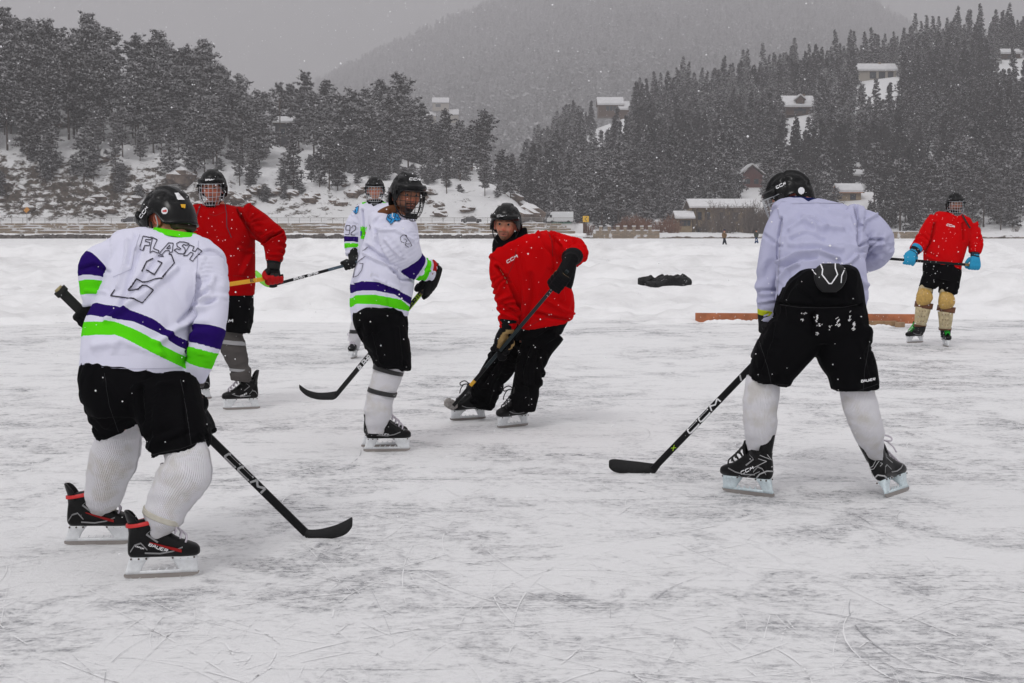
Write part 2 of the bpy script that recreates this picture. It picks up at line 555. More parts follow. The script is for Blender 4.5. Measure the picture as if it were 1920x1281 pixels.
def slope_material(name, rock, bias, scale):
    """snow lying on earth and rock: thin on steep ground"""
    m = mat(name, (0.8, 0.8, 0.81), 0.9, spec=0.1)
    t, b, L = nodes(m)
    ge = _n(t, 'ShaderNodeNewGeometry'); sp = _n(t, 'ShaderNodeSeparateXYZ')
    L(ge.outputs['Normal'], sp.inputs[0])
    tc = _n(t, 'ShaderNodeTexCoord')
    n = _n(t, 'ShaderNodeTexNoise'); n.inputs['Scale'].default_value = scale; n.inputs['Detail'].default_value = 10; n.inputs['Roughness'].default_value = 0.72
    mp = _n(t, 'ShaderNodeMapping'); mp.inputs['Scale'].default_value = (1, 1, 2.2)
    L(tc.outputs['Object'], mp.inputs[0]); L(mp.outputs[0], n.inputs['Vector'])
    a = _n(t, 'ShaderNodeMath', operation='MULTIPLY_ADD'); a.inputs[1].default_value = 1.9; L(n.outputs['Fac'], a.inputs[0]); L(sp.outputs['Z'], a.inputs[2])
    r = _n(t, 'ShaderNodeMapRange'); r.inputs['From Min'].default_value = bias; r.inputs['From Max'].default_value = bias + 0.16
    L(a.outputs[0], r.inputs['Value'])
    n2 = _n(t, 'ShaderNodeTexNoise'); n2.inputs['Scale'].default_value = scale * 2.6; n2.inputs['Detail'].default_value = 8
    L(tc.outputs['Object'], n2.inputs['Vector'])
    cr = _n(t, 'ShaderNodeValToRGB')
    e = cr.color_ramp.elements
    e[0].position = 0.3; e[0].color = (*[c * 0.35 for c in rock], 1)
    e[1].position = 0.7; e[1].color = (*[c * 1.35 for c in rock], 1)
    L(n2.outputs['Fac'], cr.inputs['Fac'])
    mixn = _n(t, 'ShaderNodeMix', data_type='RGBA')
    L(r.outputs[0], mixn.inputs['Factor']); L(cr.outputs['Color'], mixn.inputs['A']); mixn.inputs['B'].default_value = (0.80, 0.80, 0.81, 1)
    L(mixn.outputs['Result'], b.inputs['Base Color'])
    bp = _n(t, 'ShaderNodeBump'); bp.inputs['Strength'].default_value = 0.8; bp.inputs['Distance'].default_value = 0.8
    L(n.outputs['Fac'], bp.inputs['Height']); L(bp.outputs[0], b.inputs['Normal'])
    return m

terrain('rocky_hillside', hill_l, -420, 1100, 349.0, 560.0, 420, 150, slope_material('hill_snow', (0.095, 0.077, 0.062), 1.49, 0.42), 'steep snowy hillside with brown rock cuts above the lake road')
terrain('forested_hillside', hill_r, 700, 2500, 344.5, 1000.0, 220, 120, slope_material('far_snow', (0.10, 0.085, 0.07), 1.42, 0.06), 'long snowy hillside under a dense spruce forest')
terrain('mountain', hill_m, -200, 2700, 1150.0, 5300.0, 200, 170, slope_material('mountain_snow', (0.16, 0.155, 0.155), 1.98, 0.012), 'forested mountain fading into falling snow')
# the valley floor that closes the ground under the hills
mk('valley_ground', (np.array([[-1600, 344.6, -0.6], [1600, 344.6, -0.6], [1600, 5300, -0.6], [-1600, 5300, -0.6]], float), [(0, 1, 2, 3)]), M_SNOW, smooth=False)['kind'] = 'structure'

# ------------------------------------------------------------------ trees
def needle_material(name, c0, c1, frost, lo):
    m = mat(name, c0, 0.8, spec=0.1)
    t, b, L = nodes(m)
    oi = _n(t, 'ShaderNodeObjectInfo')
    tc = _n(t, 'ShaderNodeTexCoord')
    n = _n(t, 'ShaderNodeTexNoise'); n.inputs['Scale'].default_value = 0.9; n.inputs['Detail'].default_value = 3
    L(tc.outputs['Object'], n.inputs['Vector'])
    mixn = _n(t, 'ShaderNodeMix', data_type='RGBA'); mixn.inputs['A'].default_value = (*c0, 1); mixn.inputs['B'].default_value = (*c1, 1)
    L(oi.outputs['Random'], mixn.inputs['Factor'])
    fa = _n(t, 'ShaderNodeAttribute', attribute_name='frost')
    ad = _n(t, 'ShaderNodeMath', operation='ADD'); L(fa.outputs['Fac'], ad.inputs[0])
    n3 = _n(t, 'ShaderNodeTexNoise'); n3.inputs['Scale'].default_value = 0.016; n3.inputs['Detail'].default_value = 3
    L(oi.outputs['Location'], n3.inputs['Vector'])
    av = _n(t, 'ShaderNodeMath', operation='MULTIPLY_ADD'); av.inputs[1].default_value = 1.7; av.inputs[2].default_value = -0.85; L(n3.outputs['Fac'], av.inputs[0])
    a2 = _n(t, 'ShaderNodeMath', operation='ADD'); L(n.outputs['Fac'], a2.inputs[0]); L(av.outputs[0], a2.inputs[1]); L(a2.outputs[0], ad.inputs[1])
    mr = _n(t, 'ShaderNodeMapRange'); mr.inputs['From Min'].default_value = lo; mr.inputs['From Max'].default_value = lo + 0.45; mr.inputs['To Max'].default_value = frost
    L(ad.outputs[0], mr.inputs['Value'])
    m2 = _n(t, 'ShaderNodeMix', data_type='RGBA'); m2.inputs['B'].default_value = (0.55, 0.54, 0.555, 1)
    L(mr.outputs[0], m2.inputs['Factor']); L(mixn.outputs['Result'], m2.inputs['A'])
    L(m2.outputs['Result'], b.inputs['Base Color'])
    return m
M_PINE = needle_material('pine_needles', (0.014, 0.015, 0.013), (0.036, 0.032, 0.030), 0.72, 0.93)
M_SPRUCE = needle_material('spruce_needles', (0.012, 0.013, 0.012), (0.055, 0.050, 0.050), 0.80, 0.90)
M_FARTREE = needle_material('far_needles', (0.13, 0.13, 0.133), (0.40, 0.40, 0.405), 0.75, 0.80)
M_BARK = mat('bark', (0.075, 0.052, 0.040), 0.9, vary=0.5, vscale=3.0)

def quads_at(C, size, g, flat=0.0, asp=0.5):
    """one leaf-sized quad per centre, randomly turned; flat > 0 lays them level"""
    n = len(C)
    a = g.normal(size=(n, 3)); a[:, 2] *= (1 - flat); a /= np.linalg.norm(a, axis=1, keepdims=True)
    b = g.normal(size=(n, 3)); b[:, 2] *= (1 - flat)
    b -= a * (a * b).sum(1, keepdims=True); b /= np.linalg.norm(b, axis=1, keepdims=True)
    s = (size * (0.6 + 0.8 * g.random(n)))[:, None]
    V = np.stack([C - a * s, C + b * s * asp, C + a * s, C - b * s * asp], 1).reshape(-1, 3)
    return V, np.arange(4 * n).reshape(n, 4)

def pine_proto(k, h, wide, base, n_limb, spiky, m, per=56, q=0.40, name='pine'):
    """crown and trunk meshes of one tree of height h standing on the origin"""
    g = np.random.default_rng(100 + k)
    bend = g.normal(size=2) * 0.25
    tz = np.linspace(-1.2, h * 0.99, 8)
    tp = np.stack([bend[0] * np.sin(tz / h * 2.2), bend[1] * np.sin(tz / h * 1.7 + 1), tz], 1)
    tr = np.interp(tz, [-1.2, h], [h * 0.0135 + 0.05, 0.03])
    T = MB().add(tube(tp, tr, 7))
    C, FR = [], []
    for i in range(n_limb):
        f = base + (1 - base) * ((i + g.random()) / n_limb)
        t = (f - base) / (1 - base)
        if spiky: rad = wide * (1 - t) ** 1.0 * (0.72 + 0.45 * g.random()) + 0.15
        else: rad = wide * (np.sin(min(0.94, 0.20 + t * 0.78) * math.pi) ** 0.6) * (0.45 + 0.75 * g.random()) * (0.5 if g.random() < 0.14 else 1) + 0.2
        an = g.random() * math.pi * 2
        z0 = f * h
        o = np.array([np.interp(z0, tz, tp[:, 0]), np.interp(z0, tz, tp[:, 1]), z0])
        rise = -0.30 * rad if spiky else rad * (0.05 + 0.45 * t + 0.15 * g.normal())
        e = o + np.array([math.cos(an) * rad, math.sin(an) * rad, rise])
        mid = (o + e) / 2 + np.array([0, 0, 0.08 * rad * (1 if spiky else -0.6)])
        if not spiky or i % 3 == 0:
            T.add(tube([o, mid, e], [0.07 * (1 - 0.6 * t), 0.045, 0.015], 3, cap=False))
        ntf = max(2 if spiky else 3, int((5.5 if spiky else 6.2) * (0.3 + rad / wide)))
        s = np.clip(g.beta(2.4, 1.2, ntf), 0.12, 1.03)
        pt = o + (e - o) * s[:, None] + np.array([0, 0, 0.08 * rad]) * np.sin(s * math.pi)[:, None]
        side = np.array([-math.sin(an), math.cos(an), 0])
        pt = pt + side * (g.normal(size=ntf) * (0.15 * rad * (1.15 - s) + 0.16))[:, None] + np.stack([0 * s, 0 * s, g.normal(size=ntf) * (0.06 if spiky else 0.22)], 1)
        nq = max(2, int(per / 6))
        of = g.normal(size=(ntf, nq, 3)) * np.array([0.30, 0.30, 0.15 if spiky else 0.21]) * (q / 0.40) * ((1.1 - 0.7 * t) if spiky else 1.0)
        C.append((pt[:, None, :] + of).reshape(-1, 3))
        FR.append(np.clip(0.42 + of[..., 2] * 2.2 / (q / 0.40) + g.normal(size=(ntf, nq)) * 0.16, 0, 1).reshape(-1))
    C = np.concatenate(C); FR = np.concatenate(FR)
    cr = mesh_of(name + '_crown', *quads_at(C, np.full(len(C), q), g, 0.45, 0.42), m, smooth=False)
    fattr(cr, 'frost', np.repeat(FR, 4))
    tm = mesh_of(name + '_trunk', *T.vf(), M_BARK)
    return cr, tm

PINES = [pine_proto(k, h, w, b, n, False, M_PINE) for k, (h, w, b, n) in enumerate(((25, 5.4, 0.20, 120), (22, 4.8, 0.24, 104), (27, 4.6, 0.28, 110), (19, 4.6, 0.14, 96), (23, 5.6, 0.32, 96), (16, 3.6, 0.12, 80)))]
PINE_H = (25, 22, 27, 19, 23, 16)
SPRUCES = [pine_proto(20 + k, h, w, b, n, True, M_SPRUCE, 30, 0.42, 'spruce') for k, (h, w, b, n) in enumerate(((16, 3.7, 0.05, 100), (14, 3.1, 0.08, 88), (18, 3.6, 0.10, 104), (12, 3.2, 0.06, 74)))]
SPRUCE_H = (16, 14, 18, 12)
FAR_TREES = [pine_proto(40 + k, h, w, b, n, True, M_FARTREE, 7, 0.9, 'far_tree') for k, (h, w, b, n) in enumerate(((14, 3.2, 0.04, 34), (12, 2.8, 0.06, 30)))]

def tree(kind, k, x, y, z, sc, rot, label, group):
    cr, tm = (PINES if kind == 'pine_tree' else SPRUCES)[k]
    o = link(kind, None)
    o.empty_display_size = 0.5
    o.location = (x, y, z); o.rotation_euler.z = rot; o.scale = (sc * (0.9 + 0.25 * ((k * 7 + x * 13) % 1)), sc, sc)
    ORG[o.name] = np.array(o.location)
    tag(o, label, 'tree', group)
    link('crown', cr, o)
    link('trunk', tm, o)
    return o

def hidden_by_hill(px, py, Y, fn):
    return False

g = np.random.default_rng(12)
# trees one can pick out against the sky or the snow: (column, top row, foot row, which)
PICK = [(18, 24, 190, 2, 'tall ragged pine at the far end of the hill crest'), (60, 44, 200, 0, 'broad pine second along the hill crest'), (95, 48, 210, 1, 'pine beside the broad crest pine'),
        (172, 36, 215, 2, 'tall pine standing above its neighbours on the long crest'), (215, 62, 225, 0, 'full crowned pine on the crest beside the taller one'), (262, 78, 232, 4, 'round topped pine on the sloping part of the crest'),
        (305, 68, 240, 1, 'bushy crest pine just before the tallest dense one'), (388, 84, 285, 0, 'large dense pine rising alone at the end of the crest'), (352, 100, 262, 3, 'shorter pine tucked against the large lone dense pine'),
        (425, 135, 262, 1, 'pine just downslope of the large dense crest pine'), (455, 150, 275, 4, 'wide pine just uphill of the open snow near the dark cabin'), (497, 178, 300, 3, 'leaning small pine uphill from the dark cabin'),
        (526, 162, 262, 1, 'loose crowned pine behind the dark snow roofed cabin'), (576, 142, 265, 2, 'slim tall pine with bare trunk beside the dark cabin'), (614, 158, 278, 1, 'pine with double point beside the slim bare trunk pine'),
        (663, 176, 286, 5, 'narrow pine standing before the misty mountain'), (716, 156, 292, 0, 'dense pine of the dark pair before the misty mountain'), (752, 148, 300, 4, 'tallest pine of the dark pair before the misty mountain'),
        (790, 200, 300, 1, 'pine at the shoulder of the dark pair'), (836, 214, 308, 5, 'slight pine near the small snow roofs in the valley'), (908, 214, 330, 4, 'round headed pine standing last on the headland'), (880, 246, 322, 3, 'bushy pine beside the round headed headland pine'),
        (940, 286, 350, 5, 'stunted pine low on the headland rocks'), (958, 300, 372, 3, 'dark shrubby pine at the headland tip'),
        (258, 175, 272, 2, 'pine with long bare trunk on the open snowy slope'), (160, 250, 342, 5, 'small lone pine on the snow below the crest'), (551, 262, 355, 5, 'small pointed pine on the open snow below the dark cabin'), (600, 285, 358, 5, 'thin young pine beside the open snow patch'),
        (78, 200, 330, 1, 'dark pine low on the slope near the boulders'), (100, 245, 335, 3, 'wide low pine by the rocky gully'), (6, 322, 378, 3, 'shrubby pine low at the foot of the far slope')]
def place_l(u, Y):
    X = np.array([(u - CX) / F * Y]); Yv = np.array([float(Y)])
    return X[0], hill_l(X, Yv)[0]
def solve_l(u, py):
    """distance at which the hillside shows its ground at (u, py)"""
    ys = np.linspace(354, 500, 240)
    Xs = (u - CX) / F * ys
    rows = HZ - (hill_l(Xs, ys) - CAMH) / ys * F
    ok = np.where(rows <= py)[0]
    return ys[ok[0]] if len(ok) else YL1 - 4
for (u, top, foot, k, lab) in PICK:
    Y = solve_l(u, foot)
    x, z = place_l(u, Y)
    hh = (HZ - top) * Y / F + CAMH - z
    tree('pine_tree', k, x, Y, z, hh / PINE_H[k], g.random() * 6.3, lab, None)
PY = sum(1 for _ in PICK)
def open_snow_l(u, row):
    """bare snowy ground seen between the trees"""
    return ((480 < u < 520 or 555 < u < 612) and 262 < row < 345) or (190 < u < 245 and 165 < row < 268) or (560 < u < 900 and 345 < row < 420) or (480 < u < 590 and 222 < row < 262) or row > 378 or (930 < u and row > 330)
SKY_U = (-110, 0, 60, 180, 260, 330, 390, 430, 500, 540, 580, 620, 660, 700, 750, 800, 840, 900, 940, 980, 1010)
SKY_R = (10, 20, 40, 36, 75, 70, 82, 130, 165, 160, 142, 158, 178, 165, 150, 200, 215, 214, 270, 330, 400)
n_pine = 0
tries = 0
while n_pine < 214 and tries < 9000:
    tries += 1
    u = g.uniform(-110, 960); Y = YL0 + 6 + 120 * g.random() ** 1.25
    x, z = place_l(u, Y)
    row = HZ - (z - CAMH) / Y * F
    if open_snow_l(u, row) and g.random() < 0.80: continue
    if row > 350 and g.random() < 0.35: continue
    if 505 < u < 562 and Y < 464 and row - 20 * F / Y < 262: continue
    if (744 < u < 806 or 860 < u < 892) and Y < 446 and row - 9 * F / Y < 300 and g.random() < .8: continue
    if z < 6: continue
    if (190 < u < 252 and row > 262 and row - 17 * F / Y < 245 and g.random() < .5) or (100 < u < 135 and row > 250 and row - 17 * F / Y < 235 and g.random() < .7): continue
    upper = row < 0.5 * (CREST_L(u) + 380)
    k = int(g.integers(0, 6))
    sc = g.uniform(0.72, 1.08) if upper else g.uniform(0.30, 0.95) * np.interp(row, [300, 370], [1, 0.6])
    if u > 780: sc *= 0.75
    lim = np.interp(u, SKY_U, SKY_R) + g.uniform(4, 60)
    sc = min(sc, (row - lim) * Y / F / PINE_H[k])
    if sc < 0.28: continue
    zone = ('at the far left end of the hill', 'above the dark red player', 'around the dark flat roofed cabin', 'on the headland behind the number 9 player')[int(np.searchsorted((230, 470, 660), u))]
    if upper: tree('pine_tree', k, x, Y, z, sc, g.random() * 6.3, 'tall frosted pine crowded on the upper slope ' + zone, 'upper slope pines ' + zone)
    else: tree('pine_tree', k, x, Y, z, sc, g.random() * 6.3, 'smaller frosted pine on the snowy lower slope ' + zone, 'lower slope pines ' + zone)
    n_pine += 1

def solve_r(u, row, fn=None, y0=395.0, y1=830.0):
    ys = np.linspace(y0, y1, 400)
    rows = HZ - ((fn or hill_r)((u - CX) / F * ys, ys) - CAMH) / ys * F
    ok = np.where(rows <= row)[0]
    return float(ys[ok[0]]) if len(ok) else y1
RH = [(1121, 1178, 214), (1466, 1522, 216), (1603, 1676, 152), (1868, 1906, 114), (1387, 1430, 336), (1572, 1618, 372), (1594, 1616, 336)]
RHOUSES = [(a, b, c, solve_r((a + b) / 2, c)) for a, b, c in RH]
def scatter_r(n, y0, y1, u0, u1, seed, pw=1.0):
    g = np.random.default_rng(seed)
    u = g.uniform(u0, u1, n); Y = y0 + (y1 - y0) * g.random(n) ** pw
    X = (u - CX) / F * Y
    z = hill_r(X, Y)
    row = HZ - (z - CAMH) / Y * F
    thick = fbm(np.stack([X * 0.022, Y * 0.022, X * 0], 1), 33, 3)
    keep = (z > -1) & ((thick > 0.385) | (g.random(n) < 0.25))
    top = row - 18.5 * F / Y
    for (a, b, c, Yh) in RHOUSES:
        keep &= ~((u > a - 7) & (u < b + 7) & (Y < Yh + 14) & (top < c - 5))
    for (a, b, c, d) in ((1092, 1138, 262, 330), (1160, 1182, 210, 262), (1268, 1425, 400, 450), (1800, 1812, 120, 150)):
        keep &= ~((u > a) & (u < b) & (row > c) & (row < d + 14))
    return X[keep], Y[keep], z[keep], g
# nearest spruces as trees of their own
ZR = ('behind the pillared shore wall', 'around the timber framed lodge', 'between the two right hand players', 'at the right end of the lake')
# juniper and scrub on the open slope
nb = 0
for _ in range(900):
    if nb >= 90: break
    u = g.uniform(0, 975); Y = YL0 + 5 + 60 * g.random()
    x, z = place_l(u, Y); row = HZ - (z - CAMH) / Y * F
    if not (300 < row < 404) or (485 < u < 520 and row < 340): continue
    o = link('juniper_bush', PINES[(3, 5)[nb % 2]][0])
    s = g.uniform(.13, .24); o.location = (x, Y, z - s * 3.5); o.scale = (s * 1.7, s * 1.7, s * 1.1); o.rotation_euler.z = g.uniform(0, 6)
    zn = ('at the far left', 'behind the dark red player', 'behind the number 9 player')[int(np.searchsorted((300, 600), u))]
    tag(o, 'low frosted juniper bush on the snowy rock slope ' + zn, 'bush', 'juniper bushes ' + zn)
    nb += 1
X_, Y_, z_, g = scatter_r(150, 396, 452, 1000, 2010, 77)
for x, y, z in zip(X_, Y_, z_):
    if g.random() < 0.32:
        zz = ZR[int(np.searchsorted((1270, 1450, 1720), CX + x / y * F))]
        k = int(g.integers(0, 6))
        tree('pine_tree', k, x, y, z, g.uniform(0.45, 0.78), g.random() * 6.3, 'ragged pine among the front spruces ' + zz, 'front rank pines ' + zz)
        continue
    k = int(g.integers(0, 4))
    tree('spruce_tree', k, x, y, z, g.uniform(0.62, 0.95), g.random() * 6.3, 'frosted spruce in the front rank of the forest ' + ZR[int(np.searchsorted((1270, 1450, 1720), CX + x / y * F))], 'front rank spruces ' + ZR[int(np.searchsorted((1270, 1450, 1720), CX + x / y * F))])

def forest(name, P_, protos, label, seed, lo, hi):
    """a mass of trees nobody could count: instances on the points of one mesh"""
    g = np.random.default_rng(seed)
    me = bpy.data.meshes.new(name)
    me.from_pydata(P_.tolist(), [], [])
    n = len(P_)
    fattr(me, 'sc', g.uniform(lo, hi, n)); fattr(me, 'rot', g.uniform(0, 6.28, n)); fattr(me, 'which', g.integers(0, len(protos), n))
    o = link(name, me)
    ng = bpy.data.node_groups.new(name, 'GeometryNodeTree')
    ng.interface.new_socket('Geometry', in_out='INPUT', socket_type='NodeSocketGeometry')
    ng.interface.new_socket('Geometry', in_out='OUTPUT', socket_type='NodeSocketGeometry')
    gi, go = ng.nodes.new('NodeGroupInput'), ng.nodes.new('NodeGroupOutput')
    jn = ng.nodes.new('GeometryNodeJoinGeometry')
    L = ng.links.new
    def at(nm):
        a = ng.nodes.new('GeometryNodeInputNamedAttribute'); a.data_type = 'FLOAT'; a.inputs['Name'].default_value = nm
        return a.outputs['Attribute']
    for k, ob in enumerate(protos):
        oi = ng.nodes.new('GeometryNodeObjectInfo'); oi.inputs['Object'].default_value = ob; oi.transform_space = 'ORIGINAL'
        oi.inputs['As Instance'].default_value = True
        ip = ng.nodes.new('GeometryNodeInstanceOnPoints')
        cm = ng.nodes.new('FunctionNodeCompare'); cm.data_type = 'FLOAT'; cm.operation = 'EQUAL'
        fs = [s for s in cm.inputs if s.type == 'VALUE']
        L(at('which'), fs[0]); fs[1].default_value = float(k); fs[2].default_value = 0.1
        cx = ng.nodes.new('ShaderNodeCombineXYZ'); L(at('rot'), cx.inputs['Z'])
        L(gi.outputs[0], ip.inputs['Points']); L(oi.outputs['Geometry'], ip.inputs['Instance'])
        L(cm.outputs[0], ip.inputs['Selection']); L(cx.outputs[0], ip.inputs['Rotation']); L(at('sc'), ip.inputs['Scale'])
        L(ip.outputs[0], jn.inputs[0])
    L(jn.outputs[0], go.inputs[0])
    md = o.modifiers.new('trees', 'NODES'); md.node_group = ng
    return tag(o, label, kind='stuff')

def proto_obj(name, cr):
    """the source tree of a forest: a sapling that stands among the others, out of sight behind the crest"""
    o = link(name, cr)
    return o
srcs = [o for o in bpy.data.objects if o.name.startswith('crown') and o.parent and o.parent.name.startswith('spruce')]
by = {}
for o in srcs: by.setdefault(o.data.name, o)
SRC = list(by.values())
X_, Y_, z_, g = scatter_r(3700, 430, 815, 900, 2100, 78, 0.85)
forest('spruce_forest', np.stack([X_, Y_, z_], 1), SRC, 'dense frosted spruce forest covering the slope across the lake', 79, 0.45, 1.25)
g = np.random.default_rng(80)
u = g.uniform(450, 1960, 20000); Yv = 1180 + 3850 * g.random(20000) ** 0.95
Xv = (u - CX) / F * Yv
zv = hill_m(Xv, Yv)
far_me = [a for a, _ in FAR_TREES]
fo = []
for k, a in enumerate(far_me):                               # two real far trees on the lower mountain give the mass its shape
    xx, yv = (760 + 90 * k - CX) / F * 1230, 1230.0
    o = link('far_pine', a)
    o.location = (xx, yv, hill_m(np.array([xx]), np.array([yv]))[0])
    tag(o, ('slender', 'stout')[k] + ' misty pine low on the mountain near the valley roofs', 'tree')
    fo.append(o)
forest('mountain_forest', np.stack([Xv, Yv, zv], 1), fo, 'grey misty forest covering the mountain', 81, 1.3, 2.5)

# ------------------------------------------------------------------ the people: kit
WHITE_J, NAVY, LIME = (0.70, 0.70, 0.83), (0.020, 0.006, 0.115), (0.10, 0.68, 0.008)
BLACK = (0.0035, 0.0035, 0.0042)

def cloth_material(name, col, bump=0.25, rough=0.85, sheen=0.15, vary=0.0):
    m = mat(name, col, rough, spec=0.03, sheen=0.0)
    t, b, L = nodes(m)
    tc = _n(t, 'ShaderNodeTexCoord')
    last = None
    for s, d, k in ((14.0, 0.010, bump), (260.0, 0.0012, bump * 1.3)):
        n = _n(t, 'ShaderNodeTexNoise'); n.inputs['Scale'].default_value = s; n.inputs['Detail'].default_value = 4
        L(tc.outputs['Object'], n.inputs['Vector'])
        bp = _n(t, 'ShaderNodeBump'); bp.inputs['Strength'].default_value = k; bp.inputs['Distance'].default_value = d
        L(n.outputs['Fac'], bp.inputs['Height'])
        if last is not None: L(last, bp.inputs['Normal'])
        last = bp.outputs[0]
    L(last, b.inputs['Normal'])
    return m

def team_material():
    m = attr_ramp(cloth_material('team_jersey', WHITE_J), 'band', STRIPES)
    t, b, L = nodes(m)
    trunk = b.inputs['Base Color'].links[0].from_socket
    attr_ramp(m, 'band_limb', STRIPES)
    limb = b.inputs['Base Color'].links[0].from_socket
    a = _n(t, 'ShaderNodeAttribute', attribute_name='limb')
    s = _n(t, 'ShaderNodeMath', operation='GREATER_THAN'); s.inputs[1].default_value = 0.5; L(a.outputs['Fac'], s.inputs[0])
    x = _n(t, 'ShaderNodeMix', data_type='RGBA'); L(s.outputs[0], x.inputs['Factor']); L(trunk, x.inputs['A']); L(limb, x.inputs['B'])
    L(x.outputs['Result'], b.inputs['Base Color'])
    return m
STRIPES = [(0.0, WHITE_J), (0.2, NAVY), (0.4, WHITE_J), (0.6, LIME), (0.8, WHITE_J)]
M_TEAM = team_material()
M_PLAIN = cloth_material('plain_jersey', (0.47, 0.475, 0.64))
M_RED_A = cloth_material('dark_red_jersey', (0.36, 0.001, 0.002))
M_RED_B = cloth_material('bright_red_jersey', (0.56, 0.0015, 0.003))
M_SHORT = cloth_material('black_shorts', BLACK, 0.35, 0.75, 0.05)
M_PANTS = cloth_material('black_trousers', (0.0035, 0.0035, 0.004), 0.5, 0.8, 0.03)
M_GAITER = cloth_material('black_gaiter', (0.003, 0.003, 0.004), 0.4)
M_HOOD = cloth_material('brown_hood', (0.15, 0.062, 0.030), 0.5)
M_NAVYC = cloth_material('navy_collar', (0.008, 0.014, 0.07), 0.3)
M_LIMEC = cloth_material('lime_collar', LIME, 0.2)
M_GREYC = cloth_material('grey_legging', (0.085, 0.078, 0.075), 0.6)
M_TAPE_C = mat('clear_tape', (0.30, 0.30, 0.31), 0.25)
M_BOOT = mat('black_boot', (0.004, 0.004, 0.0045), 0.35, spec=0.22, vary=0.5, vscale=40)
M_SHELL = mat('helmet_shell', (0.003, 0.003, 0.0035), 0.24, spec=0.24)
M_FOAM = mat('black_foam', (0.006, 0.006, 0.007), 0.8)
M_HOLD = mat('white_holder', (0.80, 0.82, 0.84), 0.35, vary=0.10, vscale=60)
M_STEEL = mat('blade_steel', (0.36, 0.33, 0.31), 0.35, 0.85)
M_LACE = mat('white_lace', (0.60, 0.56, 0.62), 0.9)
M_LACE_G = mat('green_lace', (0.01, 0.48, 0.03), 0.8)
M_LACE_K = mat('black_lace', (0.02, 0.02, 0.02), 0.8)
M_WIRE = mat('cage_wire', (0.50, 0.52, 0.55), 0.3, 0.6)
M_WIRE_K = mat('black_cage_wire', (0.008, 0.008, 0.009), 0.4)
M_PRINT = mat('print_white', (0.80, 0.80, 0.82), 0.6)
M_PRINT_K = mat('print_black', (0.018, 0.014, 0.03), 0.6)
M_PRINT_G = mat('print_grey', (0.42, 0.42, 0.43), 0.5)
M_REDP = mat('print_red', (0.55, 0.012, 0.012), 0.5)
M_YEL = mat('print_yellow', (0.75, 0.40, 0.01), 0.5)
M_LIMEP = mat('print_lime', (0.42, 0.72, 0.01), 0.5)
M_BLUEP = mat('print_blue', (0.03, 0.35, 0.75), 0.5)
M_PAD = mat('cream_pad', (0.55, 0.46, 0.28), 0.55, vary=0.35, vscale=30)
M_PADY = mat('yellow_pad', (0.56, 0.35, 0.09), 0.5, vary=0.3, vscale=40)
M_LEATHER = mat('brown_leather', (0.16, 0.055, 0.020), 0.6, vary=0.4, vscale=30)
M_CLEAR = mat('clear_plastic', (0.5, 0.52, 0.55), 0.1, alpha=0.35)

def sock_material(name, col):
    """ribbed knit: the ribs run down the leg along the angle stored per vertex"""
    m = mat(name, col, 0.9, spec=0.1, sheen=0.2)
    t, b, L = nodes(m)
    a = _n(t, 'ShaderNodeAttribute', attribute_name='ang')
    s = _n(t, 'ShaderNodeMath', operation='MULTIPLY'); s.inputs[1].default_value = 72.0; L(a.outputs['Fac'], s.inputs[0])
    w = _n(t, 'ShaderNodeMath', operation='SINE'); L(s.outputs[0], w.inputs[0])
    bp = _n(t, 'ShaderNodeBump'); bp.inputs['Strength'].default_value = 0.75; bp.inputs['Distance'].default_value = 0.0029
    L(w.outputs[0], bp.inputs['Height'])
    tc = _n(t, 'ShaderNodeTexCoord')
    n = _n(t, 'ShaderNodeTexNoise'); n.inputs['Scale'].default_value = 9; n.inputs['Detail'].default_value = 5
    L(tc.outputs['Object'], n.inputs['Vector'])
    r = _n(t, 'ShaderNodeValToRGB'); e = r.color_ramp.elements
    e[0].position = 0.34; e[0].color = (col[0] * 0.86, col[1] * 0.84, col[2] * 0.78, 1)
    e[1].position = 0.5; e[1].color = (*col, 1)
    L(n.outputs['Fac'], r.inputs['Fac']); L(r.outputs['Color'], b.inputs['Base Color'])
    L(bp.outputs[0], b.inputs['Normal'])
    return m
M_SOCK = sock_material('white_sock', (0.80, 0.79, 0.83))
M_SEAM = mat('seam_pale', (0.44, 0.44, 0.55), 0.9)
M_SEAM_R = mat('seam_red', (0.20, 0.001, 0.002), 0.9)
M_SEAM_K = mat('seam_black', (0.016, 0.016, 0.018), 0.9)

# ---- lofts in photo pixels at a person's own distance
class Body:
    def __init__(s, d):
        s.d = d
    def pt(s, px, py, dy=0.0): return P(px, py, s.d + dy)
    def m(s, dy=0.0): return (s.d + dy) / F

